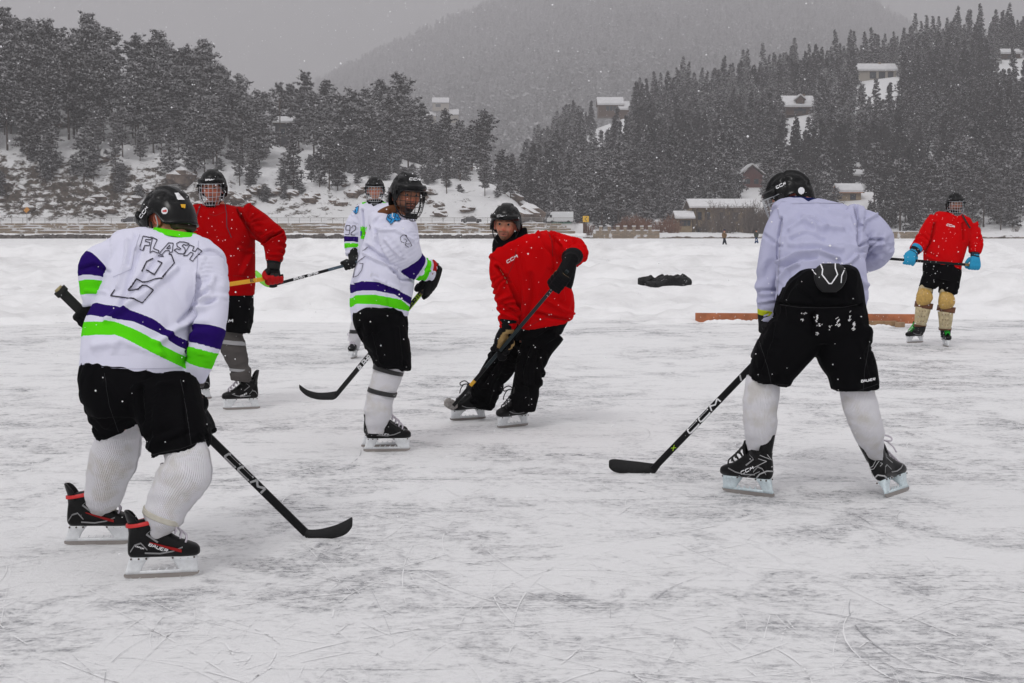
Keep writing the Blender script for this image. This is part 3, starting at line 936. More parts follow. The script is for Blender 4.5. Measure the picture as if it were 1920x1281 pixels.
def loft(B, secs, n=22, up=5, expo=2.3, k=1.0):
    """sections (px, py, dy, half width px[, half depth px[, tilt deg]]) -> closed skin"""
    A = []
    for q in secs:
        q = list(q)
        if len(q) == 4: q.append(q[3])
        if len(q) == 5: q.append(999.0)
        A.append(q)
    A = np.array(A, float)
    tilt = A[:, 5].copy()
    A = catmull(A[:, :5], up)
    tl = np.interp(np.linspace(0, len(secs) - 1, len(A)), np.arange(len(secs)), np.where(tilt > 900, 0, tilt))
    tm = np.interp(np.linspace(0, len(secs) - 1, len(A)), np.arange(len(secs)), (tilt < 900).astype(float))
    C = np.array([B.pt(a[0], a[1], a[2]) for a in A])
    T = np.gradient(C, axis=0)
    ph = np.arange(n) * 2 * math.pi / n
    cx = np.sign(np.cos(ph)) * np.abs(np.cos(ph)) ** (2 / expo)
    cy = np.sign(np.sin(ph)) * np.abs(np.sin(ph)) ** (2 / expo)
    Rg = []
    pl = None
    for i in range(len(A)):
        t = unit(T[i])
        lat = np.cross(t, (0, 1, 0))
        if np.linalg.norm(lat) < 0.15: lat = pl if pl is not None else np.array([1.0, 0, 0])
        lat = unit(lat)
        if pl is not None and lat @ pl < 0: lat = -lat
        dep = unit(np.cross(lat, t))
        if tm[i] > 0.01:
            a = R(tl[i])
            l2 = np.array([math.cos(a), 0, math.sin(a)])
            if l2 @ lat < 0: l2 = -l2
            lat = unit(lat * (1 - tm[i]) + l2 * tm[i])
            dep = unit(np.array([0, 1.0, 0]) * tm[i] + (dep if dep[1] > 0 else -dep) * (1 - tm[i]))
        if dep[1] < 0: dep = -dep
        pl = lat
        m = B.m(A[i, 2]) * k
        Rg.append(C[i] + (cx * A[i, 3] * m)[:, None] * lat + (cy * A[i, 4] * m)[:, None] * dep)
    return rings(Rg)

def chain_param(V, B, secs, up=8):
    """for each vertex the length in photo pixels along a chain, and its distance over the chain's radius"""
    A = catmull(np.array([list(q[:4]) for q in secs], float), up)
    C = np.array([B.pt(a[0], a[1], a[2]) for a in A])
    r = A[:, 3] * B.m()
    L = np.concatenate([[0], np.cumsum(np.linalg.norm(np.diff(C, axis=0), axis=1))]) / B.m()
    best = np.full(len(V), 1e9); s = np.zeros(len(V))
    for i in range(len(C) - 1):
        d = C[i + 1] - C[i]
        t = np.clip(((V - C[i]) @ d) / (d @ d), 0, 1)
        q = np.linalg.norm(V - C[i] - t[:, None] * d, axis=1) / (r[i] + t * (r[i + 1] - r[i]))
        k = q < best
        best[k] = q[k]; s[k] = (L[i] + t * (L[i + 1] - L[i]))[k]
    return s, best

def seg_dist(px, py, line):
    best = np.full(len(px), 1e9)
    for (a, b), (c, d) in zip(line[:-1], line[1:]):
        dx, dy = c - a, d - b
        t = np.clip(((px - a) * dx + (py - b) * dy) / (dx * dx + dy * dy + 1e-9), 0, 1)
        best = np.minimum(best, np.hypot(px - a - t * dx, py - b - t * dy))
    return best

def garment(B, name, parent, m, body, limbs=(), vox=0.011, sm=4, folds=(), noise_amp=0.006, limb_amp=0.006, bands=None, seed=0, fold_dir=(9, 9, 2.5), keep_ang=False):
    """a piece of clothing: a trunk and its sleeves or legs fused into one skin, then folded"""
    shapes = ([loft(B, body, 30)] if body else []) + [loft(B, l['secs'] if isinstance(l, dict) else l, 22) for l in limbs]
    V, Fc = remesh(shapes, vox * 0.68, sm + 4)
    N = normals(V, Fc)
    px, py = proj(V)
    camv = np.array([0, 0, CAMH]) - V
    camv /= np.linalg.norm(camv, axis=1, keepdims=True)
    face = sstep(0.0, 0.35, (N * camv).sum(1))
    D = np.zeros(len(V))
    bs, bd = (chain_param(V, B, body) if body else (np.zeros(len(V)), np.full(len(V), 9.0)))
    which = np.full(len(V), -1); s_l = np.zeros(len(V)); best = bd.copy()
    for i, l in enumerate(limbs):
        s, d = chain_param(V, B, l['secs'] if isinstance(l, dict) else l)
        k = d < best
        which[k] = i; s_l[k] = s[k]; best[k] = d[k]
    # trunk: long soft folds; limbs: folds that ring the limb
    p = V * np.array(fold_dir) + 2.0 * (fbm(V * 4, seed + 3, 2)[:, None] - 0.5)
    rid = 1 - np.abs(fbm(p * 0.8, seed, 3) - 0.5) * 4
    D += np.where(which < 0, 2.2 * noise_amp * np.clip(rid, -0.6, 1), 0)
    w = s_l * B.m() / 0.075 + 4.5 * fbm(V * 5.0, seed + 5, 2)
    amp = 1.6 * limb_amp * np.clip((fbm(V * 7.5, seed + 9, 2) - 0.40) * 3.4, 0, 1)
    D += np.where(which >= 0, amp * (np.cos(w * 2 * math.pi) - 0.2), 0)
    for st in folds:
        pts, wd, a = st[0], st[1], st[2]
        d = seg_dist(px, py, pts)
        w_ = wd * 0.72
        D += 2.5 * a * B.m() * (np.exp(-(d / w_) ** 2) - 0.40 * np.exp(-(d / (2.3 * w_)) ** 2)) * face
    if body:
        hem = bs.max()
        D *= np.where(which < 0, sstep(2, 26, hem - bs), 1)
    V2 = V + N * D[:, None]
    o = mk(name, (V2, Fc), m, parent)
    if bands:
        c = [np.interp(px, *np.array(q, float).T) for q in bands['torso']]
        fattr(o.data, 'band', band_val(py, c))
        val = np.zeros(len(V))
        E = np.array([(q[i], q[(i + 1) % len(q)]) for q in Fc for i in range(len(q))])
        deg = np.bincount(E[:, 0], minlength=len(V)) + np.bincount(E[:, 1], minlength=len(V))
        def soft(x, n):
            for _ in range(n):
                y = np.bincount(E[:, 0], x[E[:, 1]], len(V)) + np.bincount(E[:, 1], x[E[:, 0]], len(V))
                x = 0.4 * x + 0.6 * y / np.maximum(deg, 1)
            return x
        dl = [chain_param(V, B, l['secs']) for l in limbs]
        near = np.argmin([d for _, d in dl], 0)
        for i, l in enumerate(limbs):
            cc = [np.full(len(V), float(q)) for q in l['th']]
            val = np.where(near == i, band_val(soft(dl[i][0], 6), cc), val)
        fattr(o.data, 'band_limb', val)
        fattr(o.data, 'limb', soft((which >= 0).astype(float), 3))
    o_bvh[o.name] = (V2, Fc)
    return o

def band_val(v, c):
    """0.2..0.4 first stripe, 0.6..0.8 second; c = four edges down the cloth"""
    r = np.where(v < c[0], 0.2 - 0.2 * np.clip((c[0] - v) / 60, 0, 1), 0)
    for k in range(3):
        t = (v - c[k]) / np.maximum(c[k + 1] - c[k], 1e-3)
        r = np.where((v >= c[k]) & (v < c[k + 1]), 0.2 + 0.2 * k + 0.2 * t, r)
    return np.where(v >= c[3], 0.8 + 0.2 * np.clip((v - c[3]) / 60, 0, 1), r)

o_bvh = {}
def wbvh(objs):
    mb = MB()
    for o in objs:
        mb.add(o_bvh[o.name])
    V, Fc = mb.vf()
    return BVHTree.FromPolygons([tuple(v) for v in V], [tuple(map(int, f)) for f in Fc])

EYE = Vector((0, 0, CAMH))
def decal(objs, strokes, name, parent, m, off=0.003, step=3.0):
    """flat print: ribbons [(px points, width px)] laid on the cloth or shell they are printed on"""
    tr = wbvh(objs)
    V, Fc = [], []
    for pts, wd in strokes:
        p = np.array(pts, float)
        d = np.concatenate([[0], np.cumsum(np.hypot(*np.diff(p, axis=0).T))])
        n = max(2, int(d[-1] / step) + 1)
        q = np.stack([np.interp(np.linspace(0, d[-1], n), d, p[:, k]) for k in (0, 1)], 1)
        # keep the corners
        q = np.vstack([q, p]); ts = np.concatenate([np.linspace(0, d[-1], n), d])
        ts, ix = np.unique(ts.round(3), return_index=True); q = q[ix]
        if len(q) < 2: continue
        T = np.gradient(q, axis=0); T /= np.linalg.norm(T, axis=1, keepdims=True) + 1e-9
        Nn = np.stack([-T[:, 1], T[:, 0]], 1)
        if len(q) > 2:
            closed = np.hypot(*(p[0] - p[-1])) < 1e-6
            T[0] = q[1] - q[0]; T[-1] = q[-1] - q[-2]
        prev = None
        for a, nn in zip(q, Nn):
            pr = []
            for sg in (-1, 1):
                e = a + sg * nn * wd / 2
                dv = Vector(P(e[0], e[1], 10.0)) - EYE
                h = tr.ray_cast(EYE, dv.normalized())
                if h[0] is None: pr = None; break
                nm = h[1]
                if nm.dot(dv) > 0: nm = -nm
                pr.append(np.array(h[0] + nm * off - dv.normalized() * off * 0.5))
            if pr is None:
                prev = None; continue
            V += pr
            i = len(V) - 2
            if prev is not None and np.linalg.norm(V[i] - V[prev]) < 0.12:
                Fc.append((prev, prev + 1, i + 1, i))
            prev = i
    if not Fc: return None
    return mk(name, (np.array(V), Fc), m, parent, smooth=False)

def fill_decal(objs, poly, name, parent, m, off=0.003, step=2.5):
    """a filled flat patch: rows of ribbon across a pixel polygon"""
    p = np.array(poly, float)
    strokes = []
    y = p[:, 1].min() + step / 2
    while y < p[:, 1].max():
        xs = []
        for a, b in zip(p, np.roll(p, -1, 0)):
            if (a[1] <= y) != (b[1] <= y):
                xs.append(a[0] + (y - a[1]) / (b[1] - a[1]) * (b[0] - a[0]))
        xs.sort()
        for a, b in zip(xs[::2], xs[1::2]):
            if b - a > 0.3: strokes.append(([(a, y), (b, y)], step * 1.06))
        y += step
    return decal(objs, strokes, name, parent, m, off, step * 1.5)

G = {  # block letters as strokes on a unit cell
 'A': [[(0, 0), (.3, 1), (.7, 1), (1, 0)], [(.2, .38), (.8, .38)]], 'B': [[(0, 0), (0, 1), (.85, 1), (1, .85), (1, .6), (.85, .52), (0, .52)], [(.85, .52), (1, .4), (1, .15), (.85, 0), (0, 0)]],
 'C': [[(1, .82), (1, 1), (.15, 1), (0, .85), (0, .15), (.15, 0), (1, 0), (1, .2)]], 'E': [[(1, 1), (0, 1), (0, 0), (1, 0)], [(0, .5), (.8, .5)]], 'F': [[(1, 1), (0, 1), (0, 0)], [(0, .5), (.8, .5)]],
 'H': [[(0, 0), (0, 1)], [(1, 0), (1, 1)], [(0, .5), (1, .5)]], 'I': [[(.5, 0), (.5, 1)]], 'K': [[(0, 0), (0, 1)], [(1, 1), (0, .5), (1, 0)]], 'L': [[(0, 1), (0, 0), (1, 0)]],
 'M': [[(0, 0), (.1, 1), (.5, .4), (.9, 1), (1, 0)]], 'N': [[(0, 0), (0, 1), (1, 0), (1, 1)]], 'O': [[(0, 0), (0, 1), (1, 1), (1, 0), (0, 0)]], 'P': [[(0, 0), (0, 1), (1, 1), (1, .5), (0, .5)]],
 'R': [[(0, 0), (0, 1), (1, 1), (1, .55), (0, .5)], [(.5, .5), (1, 0)]], 'S': [[(1, 1), (0, 1), (0, .52), (1, .48), (1, 0), (0, 0)]], 'T': [[(0, 1), (1, 1)], [(.5, 1), (.5, 0)]],
 'U': [[(0, 1), (0, 0), (1, 0), (1, 1)]], 'V': [[(0, 1), (.5, 0), (1, 1)]], 'X': [[(0, 0), (1, 1)], [(0, 1), (1, 0)]], 'W': [[(0, 1), (.25, 0), (.5, .7), (.75, 0), (1, 1)]], 'Y': [[(0, 1), (.5, .5), (1, 1)], [(.5, .5), (.5, 0)]], 'D': [[(0, 0), (0, 1), (.8, 1), (1, .8), (1, .2), (.8, 0), (0, 0)]],
 '2': [[(0, .8), (.15, 1), (.85, 1), (1, .85), (1, .62), (0, .2), (0, 0), (1, 0)]], '9': [[(1, .5), (.1, .5), (0, .6), (0, .9), (.1, 1), (.9, 1), (1, .9), (1, .1), (.9, 0), (0, 0)]], '4': [[(.7, 0), (.7, 1), (0, .35), (1, .35)]],
 '3': [[(0, 1), (1, 1), (1, .5), (.3, .5)], [(1, .5), (1, 0), (0, 0)]], '5': [[(1, 1), (0, 1), (0, .55), (.9, .55), (1, .4), (1, .1), (.9, 0), (0, 0)]], '<': [[(1, 1), (.2, .5), (1, 0)]], ' ': [],
}
def text_strokes(s, a, b, h, wd, slant=0.25, gap=0.42, asp=None):
    """letters along the pixel line a -> b (baseline), height h px, stroke wd px"""
    a, b = np.array(a, float), np.array(b, float)
    e = unit(b - a); up = np.array([e[1], -e[0]])
    L = np.hypot(*(b - a))
    cw = L / (len(s) + gap * (len(s) - 1))
    o = []
    for i, ch in enumerate(s):
        x0 = i * cw * (1 + gap)
        for st in G.get(ch, []):
            o.append(([tuple(a + e * (x0 + (x * cw + (y - 0.5) * slant * h)) + up * (y * h)) for x, y in st], wd))
    return o

# ---- heads
def head_mesh():
    """a head in its own frame: X right, Y forward, Z up, 0 midway between chin and crown"""
    n, k = 56, 44
    V = []
    for i in range(k + 1):
        th = math.pi * i / k
        for j in range(n):
            ph = 2 * math.pi * j / n
            V.append((math.sin(th) * math.cos(ph), math.cos(th), math.sin(th) * math.sin(ph)))
    V = np.array(V)
    x, y, z = V[:, 0] * 0.076, V[:, 1] * 0.098, V[:, 2] * 0.118
    # jaw and skull
    low = sstep(0.02, -0.11, z)
    x = x * (1 - 0.30 * low)
    back = sstep(0.0, -0.08, y)
    y = y * (1 - 0.42 * low * back) + 0.012 * low * (y > 0)
    front = sstep(0.02, 0.07, y)
    y = np.where(y > 0.074, 0.074 + (y - 0.074) * 0.42, y)       # flatter face
    def gb(cx, cz, sx_, sz, a):
        return a * np.exp(-((x - cx) / sx_) ** 2 - ((z - cz) / sz) ** 2) * front
    d = gb(0, -0.022, 0.013, 0.016, 0.022) + gb(0, -0.030, 0.019, 0.009, 0.008) + gb(0, 0.004, 0.010, 0.026, 0.010)
    for s in (-1, 1):
        d = d + gb(s * 0.031, 0.006, 0.015, 0.011, -0.011) + gb(s * 0.032, 0.026, 0.022, 0.009, 0.006) + gb(s * 0.045, -0.022, 0.018, 0.016, 0.006) + gb(s * 0.022, -0.062, 0.012, 0.02, -0.003)
    d = d + gb(0, -0.056, 0.024, 0.006, 0.006) + gb(0, -0.063, 0.026, 0.0032, -0.006) + gb(0, -0.071, 0.022, 0.007, 0.007) + gb(0, -0.102, 0.022, 0.014, 0.008) + gb(0, -0.083, 0.024, 0.006, -0.004)
    y = y + d
    Vh = np.stack([x, y, z], 1)
    Fc = []
    for i in range(k):
        for j in range(n):
            a = i * n + j; b = i * n + (j + 1) % n
            Fc.append((a, a + n, b + n, b))
    mb = MB().add((Vh, Fc))
    for s in (-1, 1):                                            # ears
        th = np.linspace(0, 2 * math.pi, 15)[:-1]
        Rg = []
        for t, (rr, of) in enumerate(((0.2, 0.002), (1.0, 0.0), (1.12, 0.010), (0.95, 0.016), (0.7, 0.010), (0.25, 0.006))):
            Rg.append(np.stack([np.full(14, s * (0.070 + of)), -0.006 + 0.019 * rr * np.cos(th) - 0.01 * (of > 0.008), -0.008 + 0.032 * rr * np.sin(th)], 1))
        mb.add(rings(Rg))
    return mb.vf()
HEAD = head_mesh()

def skin_mat(name, col, beard, brow=(0.03, 0.018, 0.012)):
    m = mat(name, col, 0.5, spec=0.3)
    t, b, L = nodes(m)
    b.inputs['Subsurface Weight'].default_value = 0.08
    b.inputs['Subsurface Radius'].default_value = (0.01, 0.004, 0.002)
    cur = None
    tc = _n(t, 'ShaderNodeTexCoord')
    n = _n(t, 'ShaderNodeTexNoise'); n.inputs['Scale'].default_value = 40; n.inputs['Detail'].default_value = 3
    L(tc.outputs['Object'], n.inputs['Vector'])
    base = _n(t, 'ShaderNodeMix', data_type='RGBA')
    base.inputs['A'].default_value = (*col, 1); base.inputs['B'].default_value = (col[0] * 1.0, col[1] * 0.72, col[2] * 0.66, 1)
    L(n.outputs['Fac'], base.inputs['Factor'])
    cur = base.outputs['Result']
    for an, c in (('flush', (col[0] * 1.05, col[1] * 0.50, col[2] * 0.48)), ('beard', beard), ('brow', brow), ('lip', (col[0] * 0.75, col[1] * 0.38, col[2] * 0.42)), ('mouth', (0.03, 0.01, 0.01))):
        a = _n(t, 'ShaderNodeAttribute', attribute_name=an)
        x = _n(t, 'ShaderNodeMix', data_type='RGBA'); x.inputs['B'].default_value = (*c, 1)
        L(a.outputs['Fac'], x.inputs['Factor']); L(cur, x.inputs['A'])
        cur = x.outputs['Result']
    L(cur, b.inputs['Base Color'])
    return m

def frame(yaw, pitch, roll):
    """columns = right, forward, up of a head; yaw 0 looks at the camera, + turns to image right, pitch + looks down"""
    base = np.array([[-1, 0, 0], [0, -1, 0], [0, 0, 1.0]])
    return rz(R(yaw)) @ base @ rx(R(-pitch)) @ ry(R(roll))

def make_head(B, root, c, yaw, pitch, roll, skin, beard_amt=(0.6, 0.3), core=None, sc=1.0):
    """the body: head and neck on a simplified trunk and limbs, one mesh; face tones per vertex"""
    M = frame(yaw, pitch, roll)
    C = B.pt(*c)
    Vh, Fh = HEAD
    x, y, z = Vh.T
    fr = sstep(0.05, 0.08, y)
    def g2(cx, cz, a, b): return np.exp(-((x - cx) / a) ** 2 - ((z - cz) / b) ** 2) * fr
    brow = np.clip(1.6 * (g2(.031, .028, .021, .0055) + g2(-.031, .028, .021, .0055)), 0, 0.9)
    lip = np.clip(1.5 * (g2(0, -.058, .024, .0042) + g2(0, -.070, .021, .0048)), 0, 0.9)
    mouth = np.clip(1.4 * g2(0, -.0635, .022, .0028), 0, 1)
    flush = np.clip(0.9 * g2(0, -.028, .018, .016) + 0.6 * (g2(.045, -.02, .02, .018) + g2(-.045, -.02, .02, .018)) + 0.9 * (np.abs(x) > .071), 0, 1)
    mo, ja = beard_amt
    beard = np.clip(mo * 1.5 * (g2(0, -.048, .028, .006) + g2(.030, -.062, .007, .018) + g2(-.030, -.062, .007, .018) + g2(0, -.092, .020, .018)) + ja * sstep(-.045, -.075, z) * sstep(-0.02, .03, y), 0, 1) * (1 - lip)
    mb = MB().add((Vh @ M.T * sc + C, Fh))
    nh = len(Vh)
    if core:
        mb.add(core)
    V, Fc = mb.vf()
    o = mk('body', (V, Fc), skin, root)
    pad = np.zeros(len(V) - nh)
    for nme, a in (('brow', brow), ('lip', lip), ('mouth', mouth), ('flush', flush), ('beard', beard)):
        fattr(o.data, nme, np.concatenate([a, pad]))
    for s in (-1, 1):                                            # eyes
        th = np.linspace(0, math.pi, 9); ph = np.arange(12) * math.pi / 6
        Rg = [np.stack([0.0108 * math.sin(t) * np.cos(ph), np.full(12, 0.0108 * math.cos(t)), 0.0108 * math.sin(t) * np.sin(ph)], 1) for t in th[1:-1]]
        v, f = rings(Rg)
        e = v + np.array([s * 0.031, 0.0700, 0.006])
        eo = mk('eye', (e @ M.T * sc + C, f), [mat('eye_white', (0.34, 0.30, 0.28), 0.3), mat('iris', (0.03, 0.025, 0.02), 0.1)], root, True, [1 if np.mean(v[list(q), 1]) > 0.0072 else 0 for q in f])
    return M, C

# ---- helmets
def helmet_mesh(style=0):
    n, k = 84, 30
    az = np.arange(n) * 2 * math.pi / n                          # 0 = front, 90 deg = right
    da = np.degrees(np.where(az > math.pi, 2 * math.pi - az, az))
    rim = np.interp(da, [0, 35, 52, 62, 74, 82, 100, 108, 122, 150, 180], [0.040, 0.036, 0.010, -0.030, -0.040, 0.012, 0.012, -0.052, -0.066, -0.078, -0.082])
    rx_, ry_, rzz = 0.104, 0.132, 0.146
    Rg = []
    for i in range(k + 1):
        t = i / k
        a0 = np.arcsin(np.clip(rim / rzz, -1, 1))
        el = a0 + (math.pi / 2 * 0.995 - a0) * t
        z = rzz * np.sin(el)
        c = np.cos(np.maximum(el, 0)) ** 0.82
        c = np.where(z < 0, 1 - 0.10 * (z / 0.08) ** 2, c)
        sx_ = np.sign(np.sin(az)) * np.abs(np.sin(az)) ** 0.92; cy_ = np.sign(np.cos(az)) * np.abs(np.cos(az)) ** 0.92
        x = rx_ * c * sx_; y = ry_ * c * cy_ - 0.008
        # modelling: raised crown band, side channels, step above the brow, rear overlap
        s = 0.0
        s = s + 0.006 * (np.abs(x) < 0.034) * (z > 0.05)
        s = s - 0.006 * np.exp(-((np.abs(x) - 0.045) / 0.007) ** 2) * (z > 0.055)
        s = s + 0.006 * sstep(0.078, 0.070, z) * sstep(0.9, 0.2, az * 0 + np.minimum(da, 180) / 180)
        s = s - 0.007 * np.exp(-((y + 0.015 - 0.25 * (0.146 - z)) / 0.007) ** 2) * (z > 0.03)
        for (va, vz, wa, wz) in ((58, 0.088, 13, 0.010), (122, 0.070, 12, 0.014), (150, 0.035, 9, 0.012), (90, 0.104, 12, 0.008)):
            s = s - 0.011 * np.exp(-((da - va) / wa) ** 4 - ((z - vz) / wz) ** 4)
        s = s + 0.005 * sstep(0.012, 0.004, np.abs(z - rim)) * (da > 50)
        L = np.sqrt(x * x + (y + .008) ** 2 + z * z)
        x = x + s * x / L; y = y + s * (y + .008) / L; z = z + s * z / L
        Rg.append(np.stack([x, y, z], 1))
    outer = Rg[::-1]
    inner = [np.stack([q[:, 0] * 0.90, (q[:, 1] + .008) * 0.92 - .008, q[:, 2] - 0.006 if i else q[:, 2]], 1) for i, q in enumerate(Rg)]
    V, Fc = rings(outer + inner, cap=False)
    V = np.vstack([V, outer[0].mean(0)])
    Fc += [(len(V) - 1, (b + 1) % n, b) for b in range(n)]
    M = [0 if q[0] < n * (k + 1) else 1 for q in Fc]
    return V, Fc, M
HELMET = helmet_mesh()

def cage_wires(style):
    def pt(a, z):
        q = np.interp(z, [-0.150, -0.125, -0.09, -0.05, 0.0, 0.045], [0.55, 0.78, 0.93, 1.0, 1.0, 0.97])
        return np.array([math.sin(R(a)) * 0.105 * q, math.cos(R(a)) * 0.150 * (0.45 + 0.55 * q) - 0.004, z])
    mb = MB()
    w = 0.0022 if style == 'silver' else 0.0022
    zs = [0.040, 0.008, -0.026, -0.060, -0.092, -0.122, -0.148]
    sp = [74, 76, 76, 72, 64, 54, 44]
    for z, s in zip(zs, sp):
        a = np.linspace(-s, s, 19)
        mb.add(tube([pt(q, z - 0.006 * math.cos(R(q))) for q in a], w * (1.35 if z in (zs[0], zs[-1]) else 1), 5))
    for a in (-74, -54, -36, -18, 0, 18, 36, 54, 74):
        if abs(a) == 0 and style == 'black2': continue
        zz = np.linspace(0.040, -0.148 if abs(a) < 45 else (-0.122 if abs(a) < 60 else -0.10), 11)
        mb.add(tube([pt(a * np.interp(z, [-0.148, 0.0], [0.80, 1.0]), z - 0.006) for z in zz], w * (1.3 if abs(a) == 74 else 1), 5))
    return mb.vf()

def make_helmet(B, root, M, C, cage=None, clear_ear=False, chin=True, strap=True, label=None, sc=1.0):
    V, Fc, mi = HELMET
    h = mk('helmet', (V @ M.T * sc + C, Fc), [M_SHELL, M_FOAM], root, True, mi)
    o_bvh[h.name] = (V @ M.T * sc + C, Fc)
    if label: h['label'] = label
    T = lambda vf: (vf[0] @ M.T * sc + C, vf[1])
    # brow band that carries the maker's plate
    a = np.linspace(-58, 58, 19)
    Rg = []
    for q in a:
        c, s = math.cos(R(q)), math.sin(R(q))
        o = np.array([s * 0.107, c * 0.131 - 0.006, 0]); e = np.array([s, c, 0])
        Rg.append(np.array([o + e * dx + np.array([0, 0, dz]) for dx, dz in ((-0.006, 0.036), (0.010, 0.038), (0.015, 0.048), (0.013, 0.064), (0.004, 0.074), (-0.008, 0.070))]))
    bv = T(rings(Rg))
    bo = mk('brow_band', bv, M_SHELL, h)
    o_bvh[bo.name] = bv
    if cage:
        mk('cage', T(cage_wires(cage)), M_WIRE if cage == 'silver' else M_WIRE_K, h)
        g = MB()
        for s in (-1, 1):
            g.add(box((s * 0.106, 0.045, 0.02), (0.006, 0.016, 0.012), rz(R(-s * 8))))
        mk('cage_clip', T(g.vf()), M_FOAM, h, False)
    if cage and chin:
        a = np.linspace(-40, 40, 9)
        Rg = [np.array([[math.sin(R(q)) * 0.062, math.cos(R(q)) * 0.098 + 0.012, -0.122 + dz] for dz in (0.012, 0.016, -0.012, -0.02)]) + np.array([[0, 0.012, 0], [0, 0, 0], [0, 0, 0], [0, 0.014, 0]]) * 1.0 for q in a]
        cv = T(rings(Rg))
        co = mk('chin_cup', cv, M_FOAM, h)
        o_bvh[co.name] = cv
    if strap:
        for s in (-1, 1):
            mk('strap', T(tube([(s * 0.095, 0.01, -0.01), (s * 0.085, 0.028, -0.07), (s * 0.05, 0.05, -0.125), (s * 0.0, 0.06, -0.138)], 0.0045, 5, up=3)), M_FOAM, h)
    if clear_ear:
        for s in (-1, 1):
            mk('ear_guard', T(tube([(s * 0.100, 0.035, 0.012), (s * 0.102, 0.028, -0.035), (s * 0.100, 0.005, -0.052), (s * 0.100, -0.022, -0.045), (s * 0.102, -0.03, 0.0)], 0.0032, 5, up=3)), M_PRINT_G, h)
    return h, bo

# ---- skates: built once in their own frame (X to the toe, Z up, ground at 0), then set on the ice
def boot_mesh():
    S = [(-0.128, .016, .100, .150), (-0.120, .030, .090, .200), (-.095, .037, .086, .235), (-.05, .039, .085, .245), (-.005, .039, .085, .225), (.035, .043, .085, .190), (.08, .046, .085, .160), (.12, .044, .086, .146), (.148, .033, .089, .134), (.160, .016, .095, .120)]
    A = catmull(S, 4)
    ph = np.arange(20) * 2 * math.pi / 20
    Rg = []
    for x, w, z0, z1 in A:
        cy = np.sign(np.cos(ph)) * np.abs(np.cos(ph)) ** 0.8; cz = np.sign(np.sin(ph)) * np.abs(np.sin(ph)) ** 0.75
        Rg.append(np.stack([np.full(20, x), w * cy, (z0 + z1) / 2 + (z1 - z0) / 2 * cz], 1))
    foot = rings(Rg)
    Rg = []
    for z, cx, r, w in ((.14, -.060, .060, .038), (.17, -.060, .060, .039), (.195, -.062, .062, .044), (.215, -.062, .065, .049), (.232, -.062, .067, .053)):
        Rg.append(np.stack([cx + r * np.cos(ph), w * np.sin(ph), np.full(20, z) + 0.012 * np.cos(ph)], 1))
    shaft = rings(Rg)
    return remesh([foot, shaft], 0.0075, 3)
BOOT = boot_mesh()

def plate(poly, y0, y1, w=1.0):
    """extrude an XZ outline sideways from y0 to y1"""
    n = len(poly)
    V = [(x, y0, z) for x, z in poly] + [(x, y1, z) for x, z in poly]
    Fc = [tuple(range(n))[::-1], tuple(range(n, 2 * n))] + [(i, (i + 1) % n, n + (i + 1) % n, n + i) for i in range(n)]
    return np.array(V), Fc
def tower(xb0, xb1, xt0, xt1, zb, zt, wb, wt):
    Rg = []
    for t in np.linspace(0, 1, 6):
        e = t ** 1.6
        x0, x1 = xb0 + (xt0 - xb0) * t, xb1 + (xt1 - xb1) * e
        w = wb + (wt - wb) * t ** 2
        ph = np.arange(14) * 2 * math.pi / 14
        Rg.append(np.stack([(x0 + x1) / 2 + (x1 - x0) / 2 * np.sign(np.cos(ph)) * np.abs(np.cos(ph)) ** .6, w * np.sign(np.sin(ph)) * np.abs(np.sin(ph)) ** .6, np.full(14, zb + (zt - zb) * t)], 1))
    return rings(Rg)
def holder_mesh():
    mb = MB()
    mb.add(tower(-.140, -.078, -.122, -.040, .020, .089, .006, .030))
    mb.add(tower(.082, .150, .036, .148, .020, .089, .006, .036))
    mb.add(box((.005, 0, .0255), (.144, .0050, .0065)))
    for x in (-.052, -.02, .012, .044):
        mb.add(box((x + .012, 0, .034), (.0025, .004, .009), ry(R(35))))
    return mb.vf()
HOLDER = holder_mesh()
STEEL = plate([(-.146, .016), (-.143, .006), (-.12, .001), (-.04, 0.0), (.06, 0.0), (.125, .002), (.150, .010), (.156, .022), (.14, .024), (-.14, .022)], -.002, .002)
TONGUE = plate([(-.010, .190), (.002, .212), (.004, .240), (.000, .272), (.010, .274), (.018, .244), (.016, .212), (.008, .190)], -.034, .034)
def guard_mesh(k=1.0):
    Rg = []
    for s, wd, ln in ((-.02, 1.0, -.006), (.02, 1.0, .0), (.05, .92, .006), (.075, .78, .010), (.090, .55, .012), (.094, .30, .010)):
        a = np.concatenate([np.linspace(-1.25, 1.25, 9) * wd, np.linspace(1.2, -1.2, 9) * wd])
        r_ = np.concatenate([np.full(9, .062), np.full(9, .053)])
        Rg.append(np.stack([-.066 - ln - r_ * np.cos(a), r_ * .82 * np.sin(a), np.full(18, .222 + s * k)], 1))
    return rings(Rg)
GUARD, GUARD_LOW = guard_mesh(0.95), guard_mesh(0.62)
